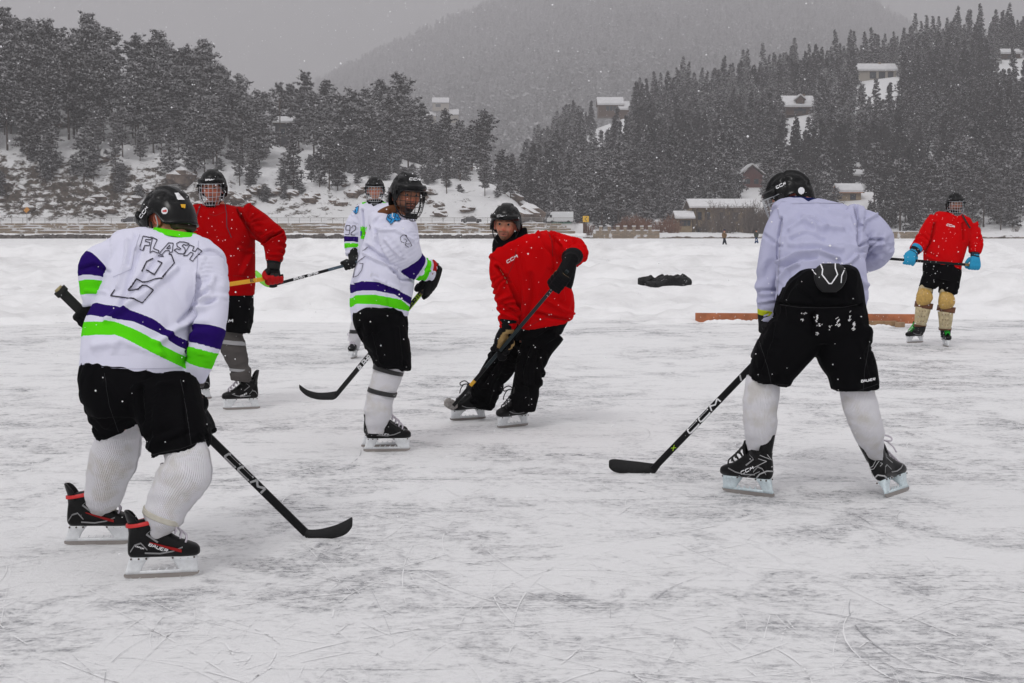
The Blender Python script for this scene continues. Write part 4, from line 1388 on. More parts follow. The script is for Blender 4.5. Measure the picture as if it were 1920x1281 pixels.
def lace_mesh(bow):
    mb = MB()
    g = np.random.default_rng(5)
    L = [(.105 - .021 * i, .156 + .0158 * i + .0012 * i * i) for i in range(6)]
    for i, (x, z) in enumerate(L):
        for s in (-1, 1):
            xx, zz = L[min(i + 1, 5)]
            mb.add(tube([(x - .004, s * .031, z - .010), (x + .002, s * .018, z + .010), ((x + xx) / 2, 0, (z + zz) / 2 + .018), (xx + .002, -s * .018, zz + .012), (xx - .004, -s * .031, zz - .008)], .0042, 5, up=2))
    if bow:
        x, z = L[5][0] + 0.018, L[5][1] + .016
        for s in (-1, 1):
            mb.add(tube([(x, 0, z), (x + .025, s * .030, z + .018), (x + .050, s * .055, z - .004), (x + .045, s * .050, z - .022), (x + .02, s * .025, z - .006), (x, 0, z)], .0045, 5, up=3))
            mb.add(tube([(x, 0, z), (x + .03, s * .030, z - .01), (x + .045, s * .048, z - .05), (x + .048, s * .052, z - .085)], .0042, 5, up=3))
    return mb.vf()
LACES, LACES_PLAIN = lace_mesh(True), lace_mesh(False)

def make_skate(B, root, at, heading, roll=0.0, pitch=0.0, yawless=None, lace=None, accent=None, bow=True, sc=1.0, guard=True, holder=None):
    """at = photo pixel under the middle of the blade and depth offset; heading 0 = toe to image right, 90 = away; pitch + lifts the heel"""
    C = B.pt(*at)
    M = rz(R(heading)) @ rx(R(roll)) @ ry(R(pitch))
    T = lambda vf: (np.asarray(vf[0]) @ M.T * sc + C, vf[1])
    b = mk('skate', T(BOOT), M_BOOT, root)
    o_bvh[b.name] = T(BOOT)
    mk('blade_holder', T(HOLDER), holder or M_HOLD, b)
    mk('blade', T(STEEL), M_STEEL, b, False)
    mk('tongue', T(TONGUE), M_BOOT, b, False)
    if guard: mk('tendon_guard', T(GUARD_LOW if guard == 'low' else GUARD), M_BOOT, b)
    mk('lace', T(LACES if bow else LACES_PLAIN), lace or M_LACE, b)
    mb = MB()                                                   # sole edge and rivets
    for x in (-.115, -.085, -.055, .05, .08, .11, .135):
        for s in (-1, 1):
            mb.add(tube([(x, s * .026, .086), (x, s * .031, .0845)], .004, 6))
    mk('rivet', T(mb.vf()), mat('rivet', (0.10, 0.07, 0.06), 0.4, 0.6), b, False)
    ln = MB()
    for s in (-1, 1):                                            # heel patch, side flashes
        ln.add(rings([np.array([(x, s * (w + .0035), z), (x, s * (w + .0045), z + .007)]) for x, w, z in ((-.118, .031, .112), (-.100, .036, .140), (-.075, .038, .148), (-.05, .039, .120))], cap=False), 0)
        ln.add(rings([np.array([(x, s * (w + .004), z), (x, s * (w + .004), z + .006)]) for x, w, z in ((-.06, .039, .108), (.0, .040, .104), (.05, .044, .112), (.09, .046, .128))], cap=False), 0)
        ln.add(rings([np.array([(x, s * (w + .004), z), (x + .004, s * (w + .004), z + .006)]) for x, w, z in ((-.03, .040, .205), (-.055, .041, .185), (-.03, .040, .165), (-.01, .040, .150))], cap=False), 0)
        if accent: ln.add(rings([np.array([(x, s * (w + .0065), z), (x, s * (w + .0065), z + h)]) for x, w, z, h in ((-.04, .039, .152, .004), (.02, .041, .130, .009), (.06, .045, .116, .013), (.085, .046, .110, .012))], cap=False), 1)
    ln.mk('side_flash', [M_PRINT_G, M_REDP if accent == 'red' else M_LIMEP], None if False else b, False) if False else mk('side_flash', T(ln.vf()), [M_PRINT_G, M_REDP if accent == 'red' else M_LIMEP], b, False, ln.M)
    if accent == 'red':
        ph = np.arange(22) * 2 * math.pi / 22
        li = [np.stack([-.066 + r_ * np.cos(ph), w_ * np.sin(ph), np.full(22, z_) + .012 * np.cos(ph)], 1) for z_, r_, w_ in ((.222, .0682, .0542), (.236, .0684, .0545), (.238, .060, .047), (.218, .058, .045))]
        mk('liner', T(rings(li, cap=False)), M_REDP, b)
    return b, T

# ---- gloves: fingers curled round a stick
def glove(B, root, wrist, grip, axis, fore, m, side=1, hdir=None, nref=None, sc=1.0, cuff_r=0.058, cuff_len=0.10, label=None, vox=0.0062, flare=1.0):
    """wrist, grip: world points; axis: unit along the shaft towards the thumb; fore: unit from wrist back to the elbow"""
    W_, G_ = np.asarray(wrist, float), np.asarray(grip, float)
    A = unit(axis); h = G_ - W_ if hdir is None else np.asarray(hdir, float); h = unit(h - A * (h @ A)); n = np.cross(A, h) * side
    if nref is not None and n @ np.asarray(nref, float) < 0: n = -n
    r = 0.034 * sc
    parts = []
    kn = []
    for i, (off, ln, rr) in enumerate(((1.5, 0.92, .0165), (0.5, 1.0, .0172), (-0.5, 0.96, .0168), (-1.5, 0.80, .0150))):
        o = G_ + A * off * 0.031 * sc
        th = np.radians(np.linspace(112, 112 - 235 * ln, 9))
        pts = [o + r * (math.cos(t) * h + math.sin(t) * n) for t in th]
        pts[0] = o + n * r * 1.0 - h * 0.035 * sc
        rad = rr * sc * np.array([1.05, 1.1, 1.16, 1.04, 1.14, 1.05, 1.1, 1.0, 0.8])
        parts.append(tube(pts, rad, 10, up=2)); kn.append(pts[0])
    # palm and back of the hand
    pd = unit(G_ - W_); ua = unit(np.cross(pd, n)); un = np.cross(ua, pd)
    Rg = []
    ph = np.arange(16) * 2 * math.pi / 16
    for t, wa, wn, dn in ((-0.15, .036, .026, .010), (0.15, .046, .030, .016), (0.5, .055, .031, .024), (0.8, .060, .026, .030), (0.98, .058, .018, .033)):
        c = W_ + (G_ - h * 0.018 * sc - W_) * t + n * dn * sc
        Rg.append(c + sc * (wa * np.cos(ph)[:, None] * ua + wn * np.sin(ph)[:, None] * un))
    parts.append(rings(Rg))
    # thumb leaves the side of the palm near its base and closes against the fingers
    tb = W_ + (G_ - W_) * 0.35 + A * 0.045 * sc
    pts = [tb, W_ + (G_ - W_) * 0.65 + A * 0.070 * sc - n * 0.012 * sc, G_ + A * 0.072 * sc - n * 0.034 * sc + h * 0.0, G_ + A * 0.052 * sc - n * 0.046 * sc + h * 0.026 * sc]
    parts.append(tube(pts, np.array([.022, .021, .019, .015]) * sc, 10, up=3))
    # cuff
    fv = unit(fore); u = unit(np.cross(fv, n)); v = np.cross(u, fv)
    Rg = []
    for t, q in ((-0.35, .80), (0.1, .86), (0.5, 1.0), (1.0, 1.12 * flare)):
        Rg.append(W_ + fv * cuff_len * t + cuff_r * sc * q * (np.cos(ph)[:, None] * u + 0.86 * np.sin(ph)[:, None] * v))
    parts.append(rings(Rg))
    V, Fc = remesh(parts, vox, 2)
    N = normals(V, Fc)
    rel = V - W_
    s = rel @ h; a = rel @ A; b = (V - G_) @ n
    # padded rolls across the back and fingers
    on_back = sstep(0.0, 0.5, N @ n)
    V = V - N * (on_back * 0.0035 * (np.abs(np.sin(s / 0.026 * math.pi)) < 0.34))[:, None]
    o = mk('glove', (V, Fc), m, root)
    if label: o['label'] = label
    dd = rel @ (-fv)
    # tone: 0 cuff .. 1 finger tips ; palm side gets its own
    L = np.linalg.norm(G_ - W_) + 0.03
    val = np.clip(0.45 + 0.5 * np.linalg.norm(rel, axis=1) / L, 0.30, 0.98)
    val = np.where((rel @ fv > 0.0) & (rel @ pd < 0.035 * sc), 0.30 - 0.28 * np.clip(rel @ fv / cuff_len, 0, 1), val)
    palm = (N @ n < -0.25) & (np.linalg.norm(V - (W_ + G_) / 2, axis=1) < 0.075 * sc) & (rel @ fv < 0.01)
    fattr(o.data, 'tone', val); fattr(o.data, 'palm', palm.astype(float))
    o_bvh[o.name] = (V, Fc)
    return o

def glove_material(name, stops, palm=(0.36, 0.24, 0.10)):
    m = attr_ramp(mat(name, BLACK, 0.6, spec=0.08, bump=(90, 0.3, 0.002)), 'tone', stops)
    t, b, L = nodes(m)
    src = b.inputs['Base Color'].links[0].from_socket
    a = _n(t, 'ShaderNodeAttribute', attribute_name='palm')
    x = _n(t, 'ShaderNodeMix', data_type='RGBA'); x.inputs['B'].default_value = (*palm, 1)
    L(a.outputs['Fac'], x.inputs['Factor']); L(src, x.inputs['A']); L(x.outputs['Result'], b.inputs['Base Color'])
    return m
GL_BLACK = glove_material('black_glove', [(0, (0.005, 0.005, 0.006))])
GL_BLACK_K = glove_material('black_glove_dark_palm', [(0, (0.005, 0.005, 0.006))], (0.02, 0.02, 0.02))
GL_RED = glove_material('red_black_glove', [(0, (0.010, 0.010, 0.011)), (0.28, (0.42, 0.008, 0.01)), (0.55, (0.010, 0.010, 0.011)), (0.80, (0.42, 0.008, 0.01))], (0.02, 0.02, 0.02))
GL_REDCUFF = glove_material('black_glove_red_cuff', [(0, (0.40, 0.008, 0.01)), (0.20, (0.010, 0.010, 0.011))], (0.26, 0.17, 0.06))
GL_BLUE = glove_material('blue_black_glove', [(0, (0.03, 0.28, 0.50)), (0.16, (0.010, 0.012, 0.02)), (0.50, (0.03, 0.30, 0.52)), (0.62, (0.010, 0.012, 0.02)), (0.66, (0.03, 0.30, 0.52))], (0.30, 0.22, 0.12))
GL_GREY = glove_material('black_white_glove', [(0, (0.012, 0.012, 0.013)), (0.45, (0.20, 0.19, 0.17)), (0.58, (0.012, 0.012, 0.013))], (0.02, 0.02, 0.02))

# ---- sticks
def make_stick(B, label, butt, heel, blade, shaft_cols, blade_mat=None, tape=None, texts=(), cat='hockey stick', width=0.0165, group=None, knob=True):
    """butt, heel = (px, py, dy); blade = [(px, top py, bottom py, dy)] from heel to tip; shaft_cols = [(0..1 from butt, material)]"""
    b0, h0 = B.pt(*butt), B.pt(*heel)
    root = thing('hockey_stick', label, cat, h0 * np.array([1, 1, 0]) + np.array([0, 0, min(0, h0[2])]), group)
    ax = unit(h0 - b0)
    lat = unit(np.cross(ax, (0, 1, 0))); dep = unit(np.cross(lat, ax))
    bw, bt = width, 0.010
    shape = [(bw, bt * .55), (bw * .75, bt), (-bw * .75, bt), (-bw, bt * .55), (-bw, -bt * .55), (-bw * .75, -bt), (bw * .75, -bt), (bw, -bt * .55)]
    ts = sorted({0.0, 1.0} | {t for t, _ in shaft_cols})
    mats = [m for _, m in shaft_cols]
    mb = MB()
    for i, (t0, mm) in enumerate(shaft_cols):
        t1 = shaft_cols[i + 1][0] if i + 1 < len(shaft_cols) else 1.0
        Rg = [b0 + (h0 - b0) * t + np.array([x * lat + y * dep for x, y in shape]) for t in np.linspace(t0, t1, 4)]
        mb.add(rings(Rg, cap=True), i)
    sh = mb.mk('shaft', mats, root)
    o_bvh[sh.name] = mb.vf()
    if tape:
        Rg = [b0 + (h0 - b0) * t + np.array([x * 1.12 * lat + y * 1.25 * dep for x, y in shape]) for t in np.linspace(0.0, tape, 8)]
        if knob: Rg = [Rg[0] * 0.0 + b0 - ax * 0.004 + np.array([x * 1.5 * lat + y * 1.7 * dep for x, y in shape])] + [b0 + ax * 0.02 + np.array([x * 1.5 * lat + y * 1.7 * dep for x, y in shape])] + Rg[1:]
        mk('grip_tape', rings(Rg), mat('grip_tape', (0.012, 0.012, 0.012), 0.85), root)
        mk('butt_cap', tube([b0 - ax * 0.012, b0 - ax * 0.003], 0.019, 10), mat('butt_cap', (0.36, 0.30, 0.15), 0.6), root)
    # the blade: a thin curved plate
    bl = catmull(np.array(blade, float), 6)
    Rg = []
    for px, y0, y1, dy in bl:
        a, c = B.pt(px, y0, dy), B.pt(px, y1, dy)
        d = np.array([0, 0.0045, 0])
        m_ = (a + c) / 2
        Rg.append(np.array([a - d * .4, m_ - d, c - d * .5, c + d * .5, m_ + d, a + d * .4]))
    bo = mk('stick_blade', rings(Rg), blade_mat or mat('blade_tape', (0.010, 0.010, 0.011), 0.8, bump=(120, 0.5, 0.002), vary=0.3, vscale=60), root)
    o_bvh[bo.name] = rings(Rg)
    for (s, p0, p1, hgt, wd, mm, sl) in texts:
        decal([sh], text_strokes(s, p0, p1, hgt, wd, slant=sl, gap=0.22), 'lettering', sh, mm, off=0.0015, step=2.0)
    return root, b0, h0, ax

def sock(B, root, secs, m=None, name='sock', bumps=0.008, seed=0, n=40, up=10, label=None):
    V, Fc = loft(B, secs, n, up, 2.05)
    N = normals(V, Fc)
    k = len(V) - 2
    ang = np.concatenate([np.tile(np.arange(n) * 2 * math.pi / n, k // n), [0, 0]])
    q = np.concatenate([np.repeat(np.arange(k // n), n), [0, k // n]])
    D = bumps * (fbm(V * np.array([7, 7, 26.0]) + 1.5 * fbm(V * 6, seed + 4, 2)[:, None], seed, 3) - 0.5) * 1.6
    V = V + N * D[:, None]
    o = mk(name, (V, Fc), m or M_SOCK, root)
    # the seam would wrap: a triangle wave of the angle keeps it continuous
    fattr(o.data, 'ang', ang)
    o_bvh[o.name] = (V, Fc)
    if label: o['label'] = label
    return o

def core_mesh(B, chains, k=0.60, vox=0.022):
    """the body under the clothes: neck, trunk, arms and legs as one skin"""
    return remesh([loft(B, c, 14, 4, 2.1, k) for c in chains], vox, 2)

# ------------------------------------------------------------------ the people: eight skaters
SKIN_A = skin_mat('skin_fair', (0.58, 0.30, 0.195), (0.16, 0.085, 0.05))
SKIN_B = skin_mat('skin_ruddy', (0.56, 0.245, 0.16), (0.25, 0.12, 0.08))
SKIN_C = skin_mat('skin_tan', (0.40, 0.205, 0.125), (0.016, 0.010, 0.008), (0.012, 0.008, 0.006))

def person(label, d, px, row):
    x = P(px, row, d)
    return thing('person', label, 'person', (x[0], d, 0.0))
def gat(row, d):
    """depth offset that puts this pixel row on the ice"""
    return ground_y(row) - d
def mv(a, b): return unit(np.asarray(b) - np.asarray(a))
def on_stick(b0, h0, t): return b0 + (h0 - b0) * t

# ---- the player with FLASH 2 on his back, front left
def flash():
    d = ground_y(1083.0); B = Body(d)
    r = person('bending hockey player seen from behind, FLASH 2 outlined on white jersey', d, 262, 1083)
    torso = [(331, 438, .63, 40, 32, -9), (328, 446, .61, 76, 46, -11), (317, 466, .58, 104, 66, -13), (303, 510, .52, 100, 80, -13), (285, 560, .46, 91, 86, -10), (262, 610, .40, 95, 88, -8), (252, 650, .36, 96, 88, -6), (249, 694, .33, 98, 86, -4)]
    la = {'secs': [(262, 474, .56, 40), (212, 486, .50, 38), (182, 500, .46, 34), (177, 540, .44, 27), (179, 573, .44, 24)], 'th': (86, 113, 120, 147)}
    ra = {'secs': [(388, 500, .50, 38), (398, 555, .42, 31), (393, 610, .36, 31), (381, 660, .34, 28), (364, 714, .34, 20)], 'th': (140, 175, 182, 212)}
    folds = [([(262, 470), (245, 520), (228, 575)], 7, -6), ([(240, 455), (236, 500), (222, 540)], 6, 5), ([(330, 505), (262, 560), (200, 600)], 8, 5), ([(300, 480), (240, 560)], 6, -4), ([(400, 520), (385, 560), (350, 600), (300, 640)], 9, 5), ([(390, 545), (362, 575), (335, 605)], 6, -5),
             ([(372, 520), (372, 565), (358, 612), (345, 660)], 5, -9), ([(405, 560), (372, 575)], 5, -4), ([(255, 445), (250, 470), (240, 500)], 5, -4), ([(180, 650), (230, 640), (300, 668)], 12, 4), ([(290, 640), (320, 690)], 9, 4), ([(215, 650), (205, 695)], 9, 3), ([(150, 505), (175, 497), (208, 512)], 5, -4), ([(160, 545), (200, 550)], 5, 3)]
    j = garment(B, 'jersey', r, M_TEAM, torso, [la, ra], 0.0105, 3, folds, 0.006, 0.0035, {'torso': [
        [(150, 586), (185, 570), (230, 577), (290, 600), (345, 640), (380, 660)], [(150, 597), (172, 592), (250, 604), (300, 624), (343, 657), (380, 675)],
        [(150, 606), (170, 603), (215, 602), (280, 630), (348, 672), (380, 690)], [(150, 632), (160, 630), (215, 627), (280, 659), (346, 690), (380, 706)]]}, 3)
    mk('collar', loft(B, [(331, 443, .60, 46, 38, -9), (330, 437, .61, 43, 36, -9), (329, 432, .62, 38, 33, -9)], 30), M_LIMEC, j)
    decal([j], [([(262, 440), (252, 470), (246, 505), (212, 520)], 0.9), ([(372, 452), (370, 500), (366, 548), (352, 590)], 0.9), ([(153, 683), (200, 690), (250, 692), (343, 690)], 0.8)], 'seam', j, M_SEAM, .002, 2)
    # FLASH and the figure 2, outlined
    Z = lambda pts: [(200 + x / 8.005, 420 + y / 8.005) for x, y in pts]
    letters = [[(545, 188), (640, 208), (683, 205), (660, 243), (585, 240), (578, 268), (650, 285), (640, 330), (572, 328), (548, 405), (492, 375), (510, 310), (545, 188)],
               [(690, 212), (757, 243), (700, 372), (785, 408), (770, 442), (690, 412), (648, 438), (660, 340), (690, 212)],
               [(788, 448), (930, 290), (1000, 296), (985, 425), (942, 436), (940, 405), (880, 408), (835, 468), (788, 448)], [(898, 378), (948, 322), (954, 374), (898, 378)],
               [(1225, 320), (1190, 325), (1150, 315), (1130, 335), (1170, 370), (1180, 420), (1150, 455), (1080, 450), (1010, 400), (1050, 375), (1085, 392), (1115, 380), (1055, 340), (1050, 300), (1090, 275), (1160, 278), (1235, 300), (1225, 320)],
               [(1245, 320), (1312, 350), (1285, 408), (1330, 418), (1360, 368), (1422, 410), (1290, 565), (1245, 535), (1300, 450), (1262, 430), (1205, 482), (1150, 480), (1245, 320)]]
    two = [[(525, 718), (560, 650), (600, 570), (695, 522)], [(765, 480), (858, 493)], [(930, 452), (970, 465), (1015, 590), (825, 818), (720, 830), (620, 865), (540, 878), (445, 825), (330, 997), (470, 985), (535, 922), (590, 925), (697, 990), (535, 1190), (410, 1125), (65, 1083), (130, 985)],
           [(770, 560), (832, 590), (715, 762), (585, 690)]]
    decal([j], [(Z(s), 1.5) for s in letters], 'lettering', j, M_PRINT_K, 0.003, 1.6)
    decal([j], [(Z(s), 2.3) for s in two], 'number', j, M_PRINT_K, 0.003, 1.8)
    s = garment(B, 'shorts', r, M_SHORT, [(252, 668, .34, 82, 70, -4), (250, 690, .32, 94, 80, -4), (254, 730, .28, 99, 82, -2), (267, 775, .26, 95, 74, 0)],
                [[(206, 720, .40, 58, 60), (212, 770, .48, 47, 52), (225, 818, .54, 40, 44, 27)], [(306, 735, .2, 69, 68), (324, 790, .12, 62, 58), (337, 843, .06, 55, 50, 15)]], 0.012, 3,
                [([(263, 728), (266, 790)], 6, -6), ([(345, 720), (350, 840)], 4, -2.5), ([(200, 720), (240, 770)], 8, 4), ([(300, 720), (285, 850)], 9, 3)], 0.006, 0.006, None, 5)
    decal([s], [([(338, 712), (350, 770), (358, 834)], 1.0), ([(286, 852), (338, 842), (388, 824)], 0.9), ([(190, 828), (225, 818), (258, 800)], .9), ([(196, 700), (205, 760), (222, 810)], .8)], 'seam', s, M_SEAM_K, .002, 2)
    s1 = sock(B, r, [(227, 786, .49, 30), (227, 806, .51, 37), (223, 832, .53, 43), (214, 858, .56, 46), (203, 891, .6, 40), (195, 926, .65, 36), (190, 950, .68, 26), (190, 962, .69, 20), (183, 972, .70, 16)], seed=2, bumps=0.012, label='white ribbed sock of the far leg')
    s2 = sock(B, r, [(336, 815, .10, 40), (346, 842, .07, 42), (352, 868, .03, 45), (347, 890, .02, 50), (333, 912, .02, 47), (316, 943, .01, 41), (304, 971, 0, 37), (298, 990, 0, 25), (290, 1006, 0, 20), (284, 1020, 0, 16)], seed=4, bumps=0.012)
    for q in ([(192, 940, .67, 29, 29, -16), (190, 949, .67, 28, 28, -16)], [(306, 962, 0, 39, 39, -22), (303, 972, 0, 38, 38, -22)]):
        mk('sock_tape', loft(B, q, 26), mat('cream_tape', (0.58, 0.55, 0.47), 0.5, vary=0.2), s1 if q[0][0] < 250 else s2)
    k1, _ = make_skate(B, r, (182, 1021.5, gat(1021.5, d)), 4, accent='red', guard='low')
    k2, _ = make_skate(B, r, (301, 1083, 0.0), 12, accent='red', guard='low')
    decal([k2], text_strokes('BAUER', (279, 1023), (313, 1035), 5.2, 1.3), 'lettering', k2, M_PRINT, .0035, 1.5)
    decal([k2], text_strokes('VAPOR', (253, 1025), (269, 1030), 2.6, 0.7), 'lettering', k2, M_PRINT, .0035, 1.5)
    decal([k1], text_strokes('BAUER', (180, 998), (205, 1006), 4.0, 1.0), 'lettering', k1, M_PRINT, .0035, 1.5)
    arms = [la['secs'] + [(176, 590, .45, 18)], ra['secs'] + [(374, 752, .5, 16)]]
    core = core_mesh(B, [torso, *arms, [(333, 458, .62, 42), (325, 432, .65, 38), (317, 410, .68, 36)], [(222, 720, .36, 52), (222, 830, .53, 40), (200, 900, .6, 34), (191, 958, .68, 20)], [(300, 725, .26, 52), (348, 850, .06, 44), (330, 920, .02, 40), (302, 990, 0, 20)]])
    M, C = make_head(B, r, (313, 414, .70), -118, 28, 6, SKIN_A, (0.2, 0.1), core)
    h, bo = make_helmet(B, r, M, C, None, True, False)
    hair = [box(np.array([0, -0.075, -0.05]) @ M.T + C, (0.066, 0.022, 0.042), M)]
    mk('hair', remesh(hair, 0.008, 6), mat('brown_hair', (0.05, 0.028, 0.016), 0.7), r)
    decal([h, bo], text_strokes('CCM', (266, 409), (279, 390), 4.4, 1.3), 'lettering', h, M_PRINT, .004, 1.5)
    fill_decal([h, bo], [(309 + 6 * math.cos(a), 396 + 6.3 * math.sin(a)) for a in np.linspace(0, 6.28, 15)], 'sticker', h, M_PRINT, .004, 1.2)
    fill_decal([h, bo], [(305.5, 395), (313, 394), (313, 397.5), (305.5, 398.5)], 'sticker', h, M_REDP, .0055, 1.0)
    fill_decal([h, bo], [(328, 362.5), (334, 363), (346, 376), (333, 375)], 'sticker', h, M_PRINT, .004, 1.2)
    fill_decal([h, bo], [(338, 384), (347, 384), (346.5, 391), (340, 390)], 'sticker', h, M_YEL, .004, 1.2)
    # stick and hands
    sr, b0, h0, ax = make_stick(B, 'black stick with grey block letters, blade resting on the ice by the FLASH player', (112, 544, .44), (574, 1000, gat(1008, d)),
        [(568, 990, 1002, gat(1008, d)), (578, 993, 1011, gat(1009, d)), (600, 992, 1013, gat(1009, d)), (628, 985, 1009, gat(1009, d) - .02), (648, 976, 1002, gat(1009, d) - .05), (659, 970, 990, gat(1009, d) - .08), (661, 972, 981, gat(1009, d) - .09)],
        [(0, mat('stick_black', (0.004, 0.004, 0.005), 0.4, spec=0.2))], tape=0.11,
        width=0.0185, texts=[('CCM', (421, 857.5), (490, 925.5), 12, 4.0, M_PRINT_G, 0.25)])
    g1 = on_stick(b0, h0, 0.115); w1 = B.pt(183, 571, .45)
    glove(B, r, w1, g1, ax, mv(w1, B.pt(177, 535, .44)), GL_BLACK_K, side=-1, cuff_len=0.07)
    g2 = on_stick(b0, h0, 0.555); w2 = g2 + (B.pt(360, 716, .4) - g2) * 0.42
    glove(B, r, w2, g2, ax, mv(w2, B.pt(364, 700, .38)), GL_BLACK_K, side=1, sc=0.9, cuff_len=0.06)
flash()

# ---- the player in the plain white practice jersey, front right
def plain():
    d = ground_y(932.0); B = Body(d)
    r = person('hockey player from behind in plain white jersey, black shorts with snow smears', d, 1540, 932)
    torso = [(1508, 377, .40, 32, 28, -3), (1520, 386, .38, 66, 42, -4), (1534, 405, .34, 84, 58, -6), (1538, 440, .27, 84, 70, -4), (1540, 480, .17, 79, 74, 0), (1541, 520, .10, 79, 72, 0), (1541, 556, .06, 81, 68, 0), (1541, 584, .05, 82, 64, 0)]
    la = [(1486, 412, .32, 40), (1462, 440, .28, 31), (1445, 485, .25, 23), (1438, 534, .25, 21), (1440, 575, .25, 20), (1437, 606, .25, 14)]
    ra = [(1592, 424, .30, 36), (1624, 428, .27, 34), (1652, 454, .24, 27), (1642, 478, .34, 25), (1622, 490, .46, 22), (1598, 505, .52, 18)]
    Z = lambda *p: [(1320 + x / 4.27, 300 + y / 4.27) for x, y in p]
    folds = [(Z((625, 480), (605, 600), (612, 760), (600, 850)), 4, -6), (Z((600, 680), (640, 700)), 4, -3), (Z((790, 455), (880, 480), (980, 545)), 5, 4), (Z((690, 560), (800, 480), (900, 540), (1100, 560)), 6, 4), (Z((620, 830), (740, 760), (900, 745), (1080, 790)), 5, 5), (Z((640, 860), (760, 800), (900, 790)), 5, -4),
             (Z((590, 1010), (680, 880), (760, 850)), 5, 5), (Z((1215, 400), (1235, 560), (1230, 700)), 4, -6), (Z((1240, 720), (1290, 740), (1360, 690), (1440, 670)), 4, 4), (Z((1245, 690), (1330, 640), (1420, 640)), 4, -5), (Z((1270, 760), (1350, 800), (1420, 770)), 5, 4), (Z((1240, 560), (1300, 480), (1380, 440)), 5, 4),
             (Z((1220, 770), (1160, 830), (1060, 860)), 5, 4), (Z((700, 640), (820, 600), (960, 640)), 5, -3), (Z((1240, 950), (1290, 1010)), 6, 5), (Z((480, 600), (560, 660)), 5, -3), (Z((430, 1050), (590, 1040)), 5, -3), (Z((440, 1140), (560, 1120)), 4, 3), (Z((1000, 420), (1150, 470), (1200, 600)), 7, 3), (Z((700, 690), (900, 690), (1100, 720)), 6, 3)]
    j = garment(B, 'jersey', r, M_PLAIN, torso, [la, ra], 0.0115, 3, folds, 0.008, 0.008, None, 13)
    mk('collar', loft(B, [(1508, 386, .40, 36, 32, -3), (1505, 377, .41, 33, 30, -4), (1502, 370, .42, 30, 28, -5)], 24), M_NAVYC, j)
    s = garment(B, 'shorts', r, M_SHORT, [(1552, 500, .02, 36, 72, 0), (1550, 507, .0, 52, 84, 0), (1545, 520, .0, 61, 90, 0), (1540, 540, .0, 71, 92, 0), (1538, 566, .0, 77, 92, 0), (1537, 612, .02, 88, 86, 0), (1529, 640, .03, 92, 74, 0)],
                [[(1498, 620, .0, 54, 70), (1468, 658, -.02, 51, 62), (1451, 690, .0, 44, 54), (1442, 720, .0, 39, 48, -8)], [(1580, 620, .0, 52, 70), (1581, 658, -.02, 51, 62), (1596, 690, -.03, 47, 54), (1604, 730, -.05, 45, 48, 3)]], 0.013, 3,
                [([(1465, 570), (1540, 575), (1612, 572)], 4, -5), ([(1524, 590), (1526, 650)], 7, -7), ([(1428, 690), (1450, 610)], 5, -3), ([(1480, 640), (1500, 690)], 8, 3), ([(1610, 640), (1630, 720)], 6, 3), ([(1500, 540), (1530, 560), (1570, 560)], 6, 4)], 0.006, 0.006, None, 17)
    decal([j], [(Z((600, 440), (628, 500), (612, 640), (600, 860), (590, 1050)), 0.9), (Z((1195, 370), (1225, 480), (1232, 620), (1240, 720)), 0.9), (Z((700, 350), (900, 345), (1100, 350)), 0.8)], 'seam', j, M_SEAM, .002, 2)
    decal([s], [([(1463, 572), (1500, 577), (1540, 578), (1580, 577), (1612, 571)], 1.0), ([(1424, 640), (1440, 690), (1447, 724)], 0.9), ([(1630, 640), (1622, 690), (1618, 736)], 0.9), ([(1410, 712), (1440, 721), (1478, 722)], 0.8), ([(1562, 730), (1600, 736), (1646, 720)], 0.8)], 'seam', s, M_SEAM_K, .002, 2)
    # kidney pad of the girdle showing above the waist
    pad = loft(B, [(1557, 494, -.235, 16, 7, 0), (1557, 503, -.265, 27, 9, 0), (1557, 520, -.285, 31, 10, 0), (1556, 538, -.292, 24, 9, 0), (1555, 548, -.29, 13, 6, 0)], 22)
    po = mk('kidney_pad', pad, mat('pad_black', (0.006, 0.006, 0.007), 0.5, spec=0.25), s)
    o_bvh[po.name] = pad
    po['label'] = 'black kidney pad edged in white'
    Zp = Z
    decal([po, s], [(Zp((925, 815), (950, 880), (945, 920), (1000, 990), (1020, 990), (1068, 920), (1050, 870), (1050, 815), (925, 815)), 2.2), (Zp((1120, 885), (1100, 930), (1095, 985)), 1.8), (Zp((865, 880), (900, 920)), 1.6)], 'piping', po, M_PRINT, .004, 1.5)
    decal([po], [(Zp((925, 806), (1000, 803), (1050, 808)), 2.0)], 'piping', po, M_LIMEP, .004, 1.5)
    decal([po], text_strokes('BAUER', (1543, 494.5), (1563, 494.5), 3.0, 0.9), 'lettering', po, M_PRINT, .005, 1.2)
    decal([s], text_strokes('BAUER', (1615, 717), (1640, 713), 4.0, 1.2), 'lettering', s, M_PRINT, .004, 1.5)
    g = np.random.default_rng(4)
    for (cx, cy, w, hh, tl) in ((1509, 588, 9, 2.5, 0), (1505, 600, 4, 3, 0), (1532, 600, 5, 11, -25), (1535, 611, 6, 5, 0), (1568, 602, 4, 12, 30), (1556, 612, 7, 3, -35), (1592, 596, 3, 9, 10), (1598, 612, 3, 10, 35), (1533, 626, 4, 4, 0)):
        st = []
        for i in range(7):
            a = R(tl) + g.normal() * 0.3
            ox, oy = g.normal() * w * .35, g.normal() * hh * .4
            st.append(([(cx + ox - math.sin(a) * 0.2, cy + oy), (cx + ox + math.sin(a) * hh * .5 + 1, cy + oy - math.cos(a) * hh * .4)], 0.8 + 1.2 * g.random()))
        decal([s], st, 'snow_smear', s, M_SNOW, .004, 1.5)
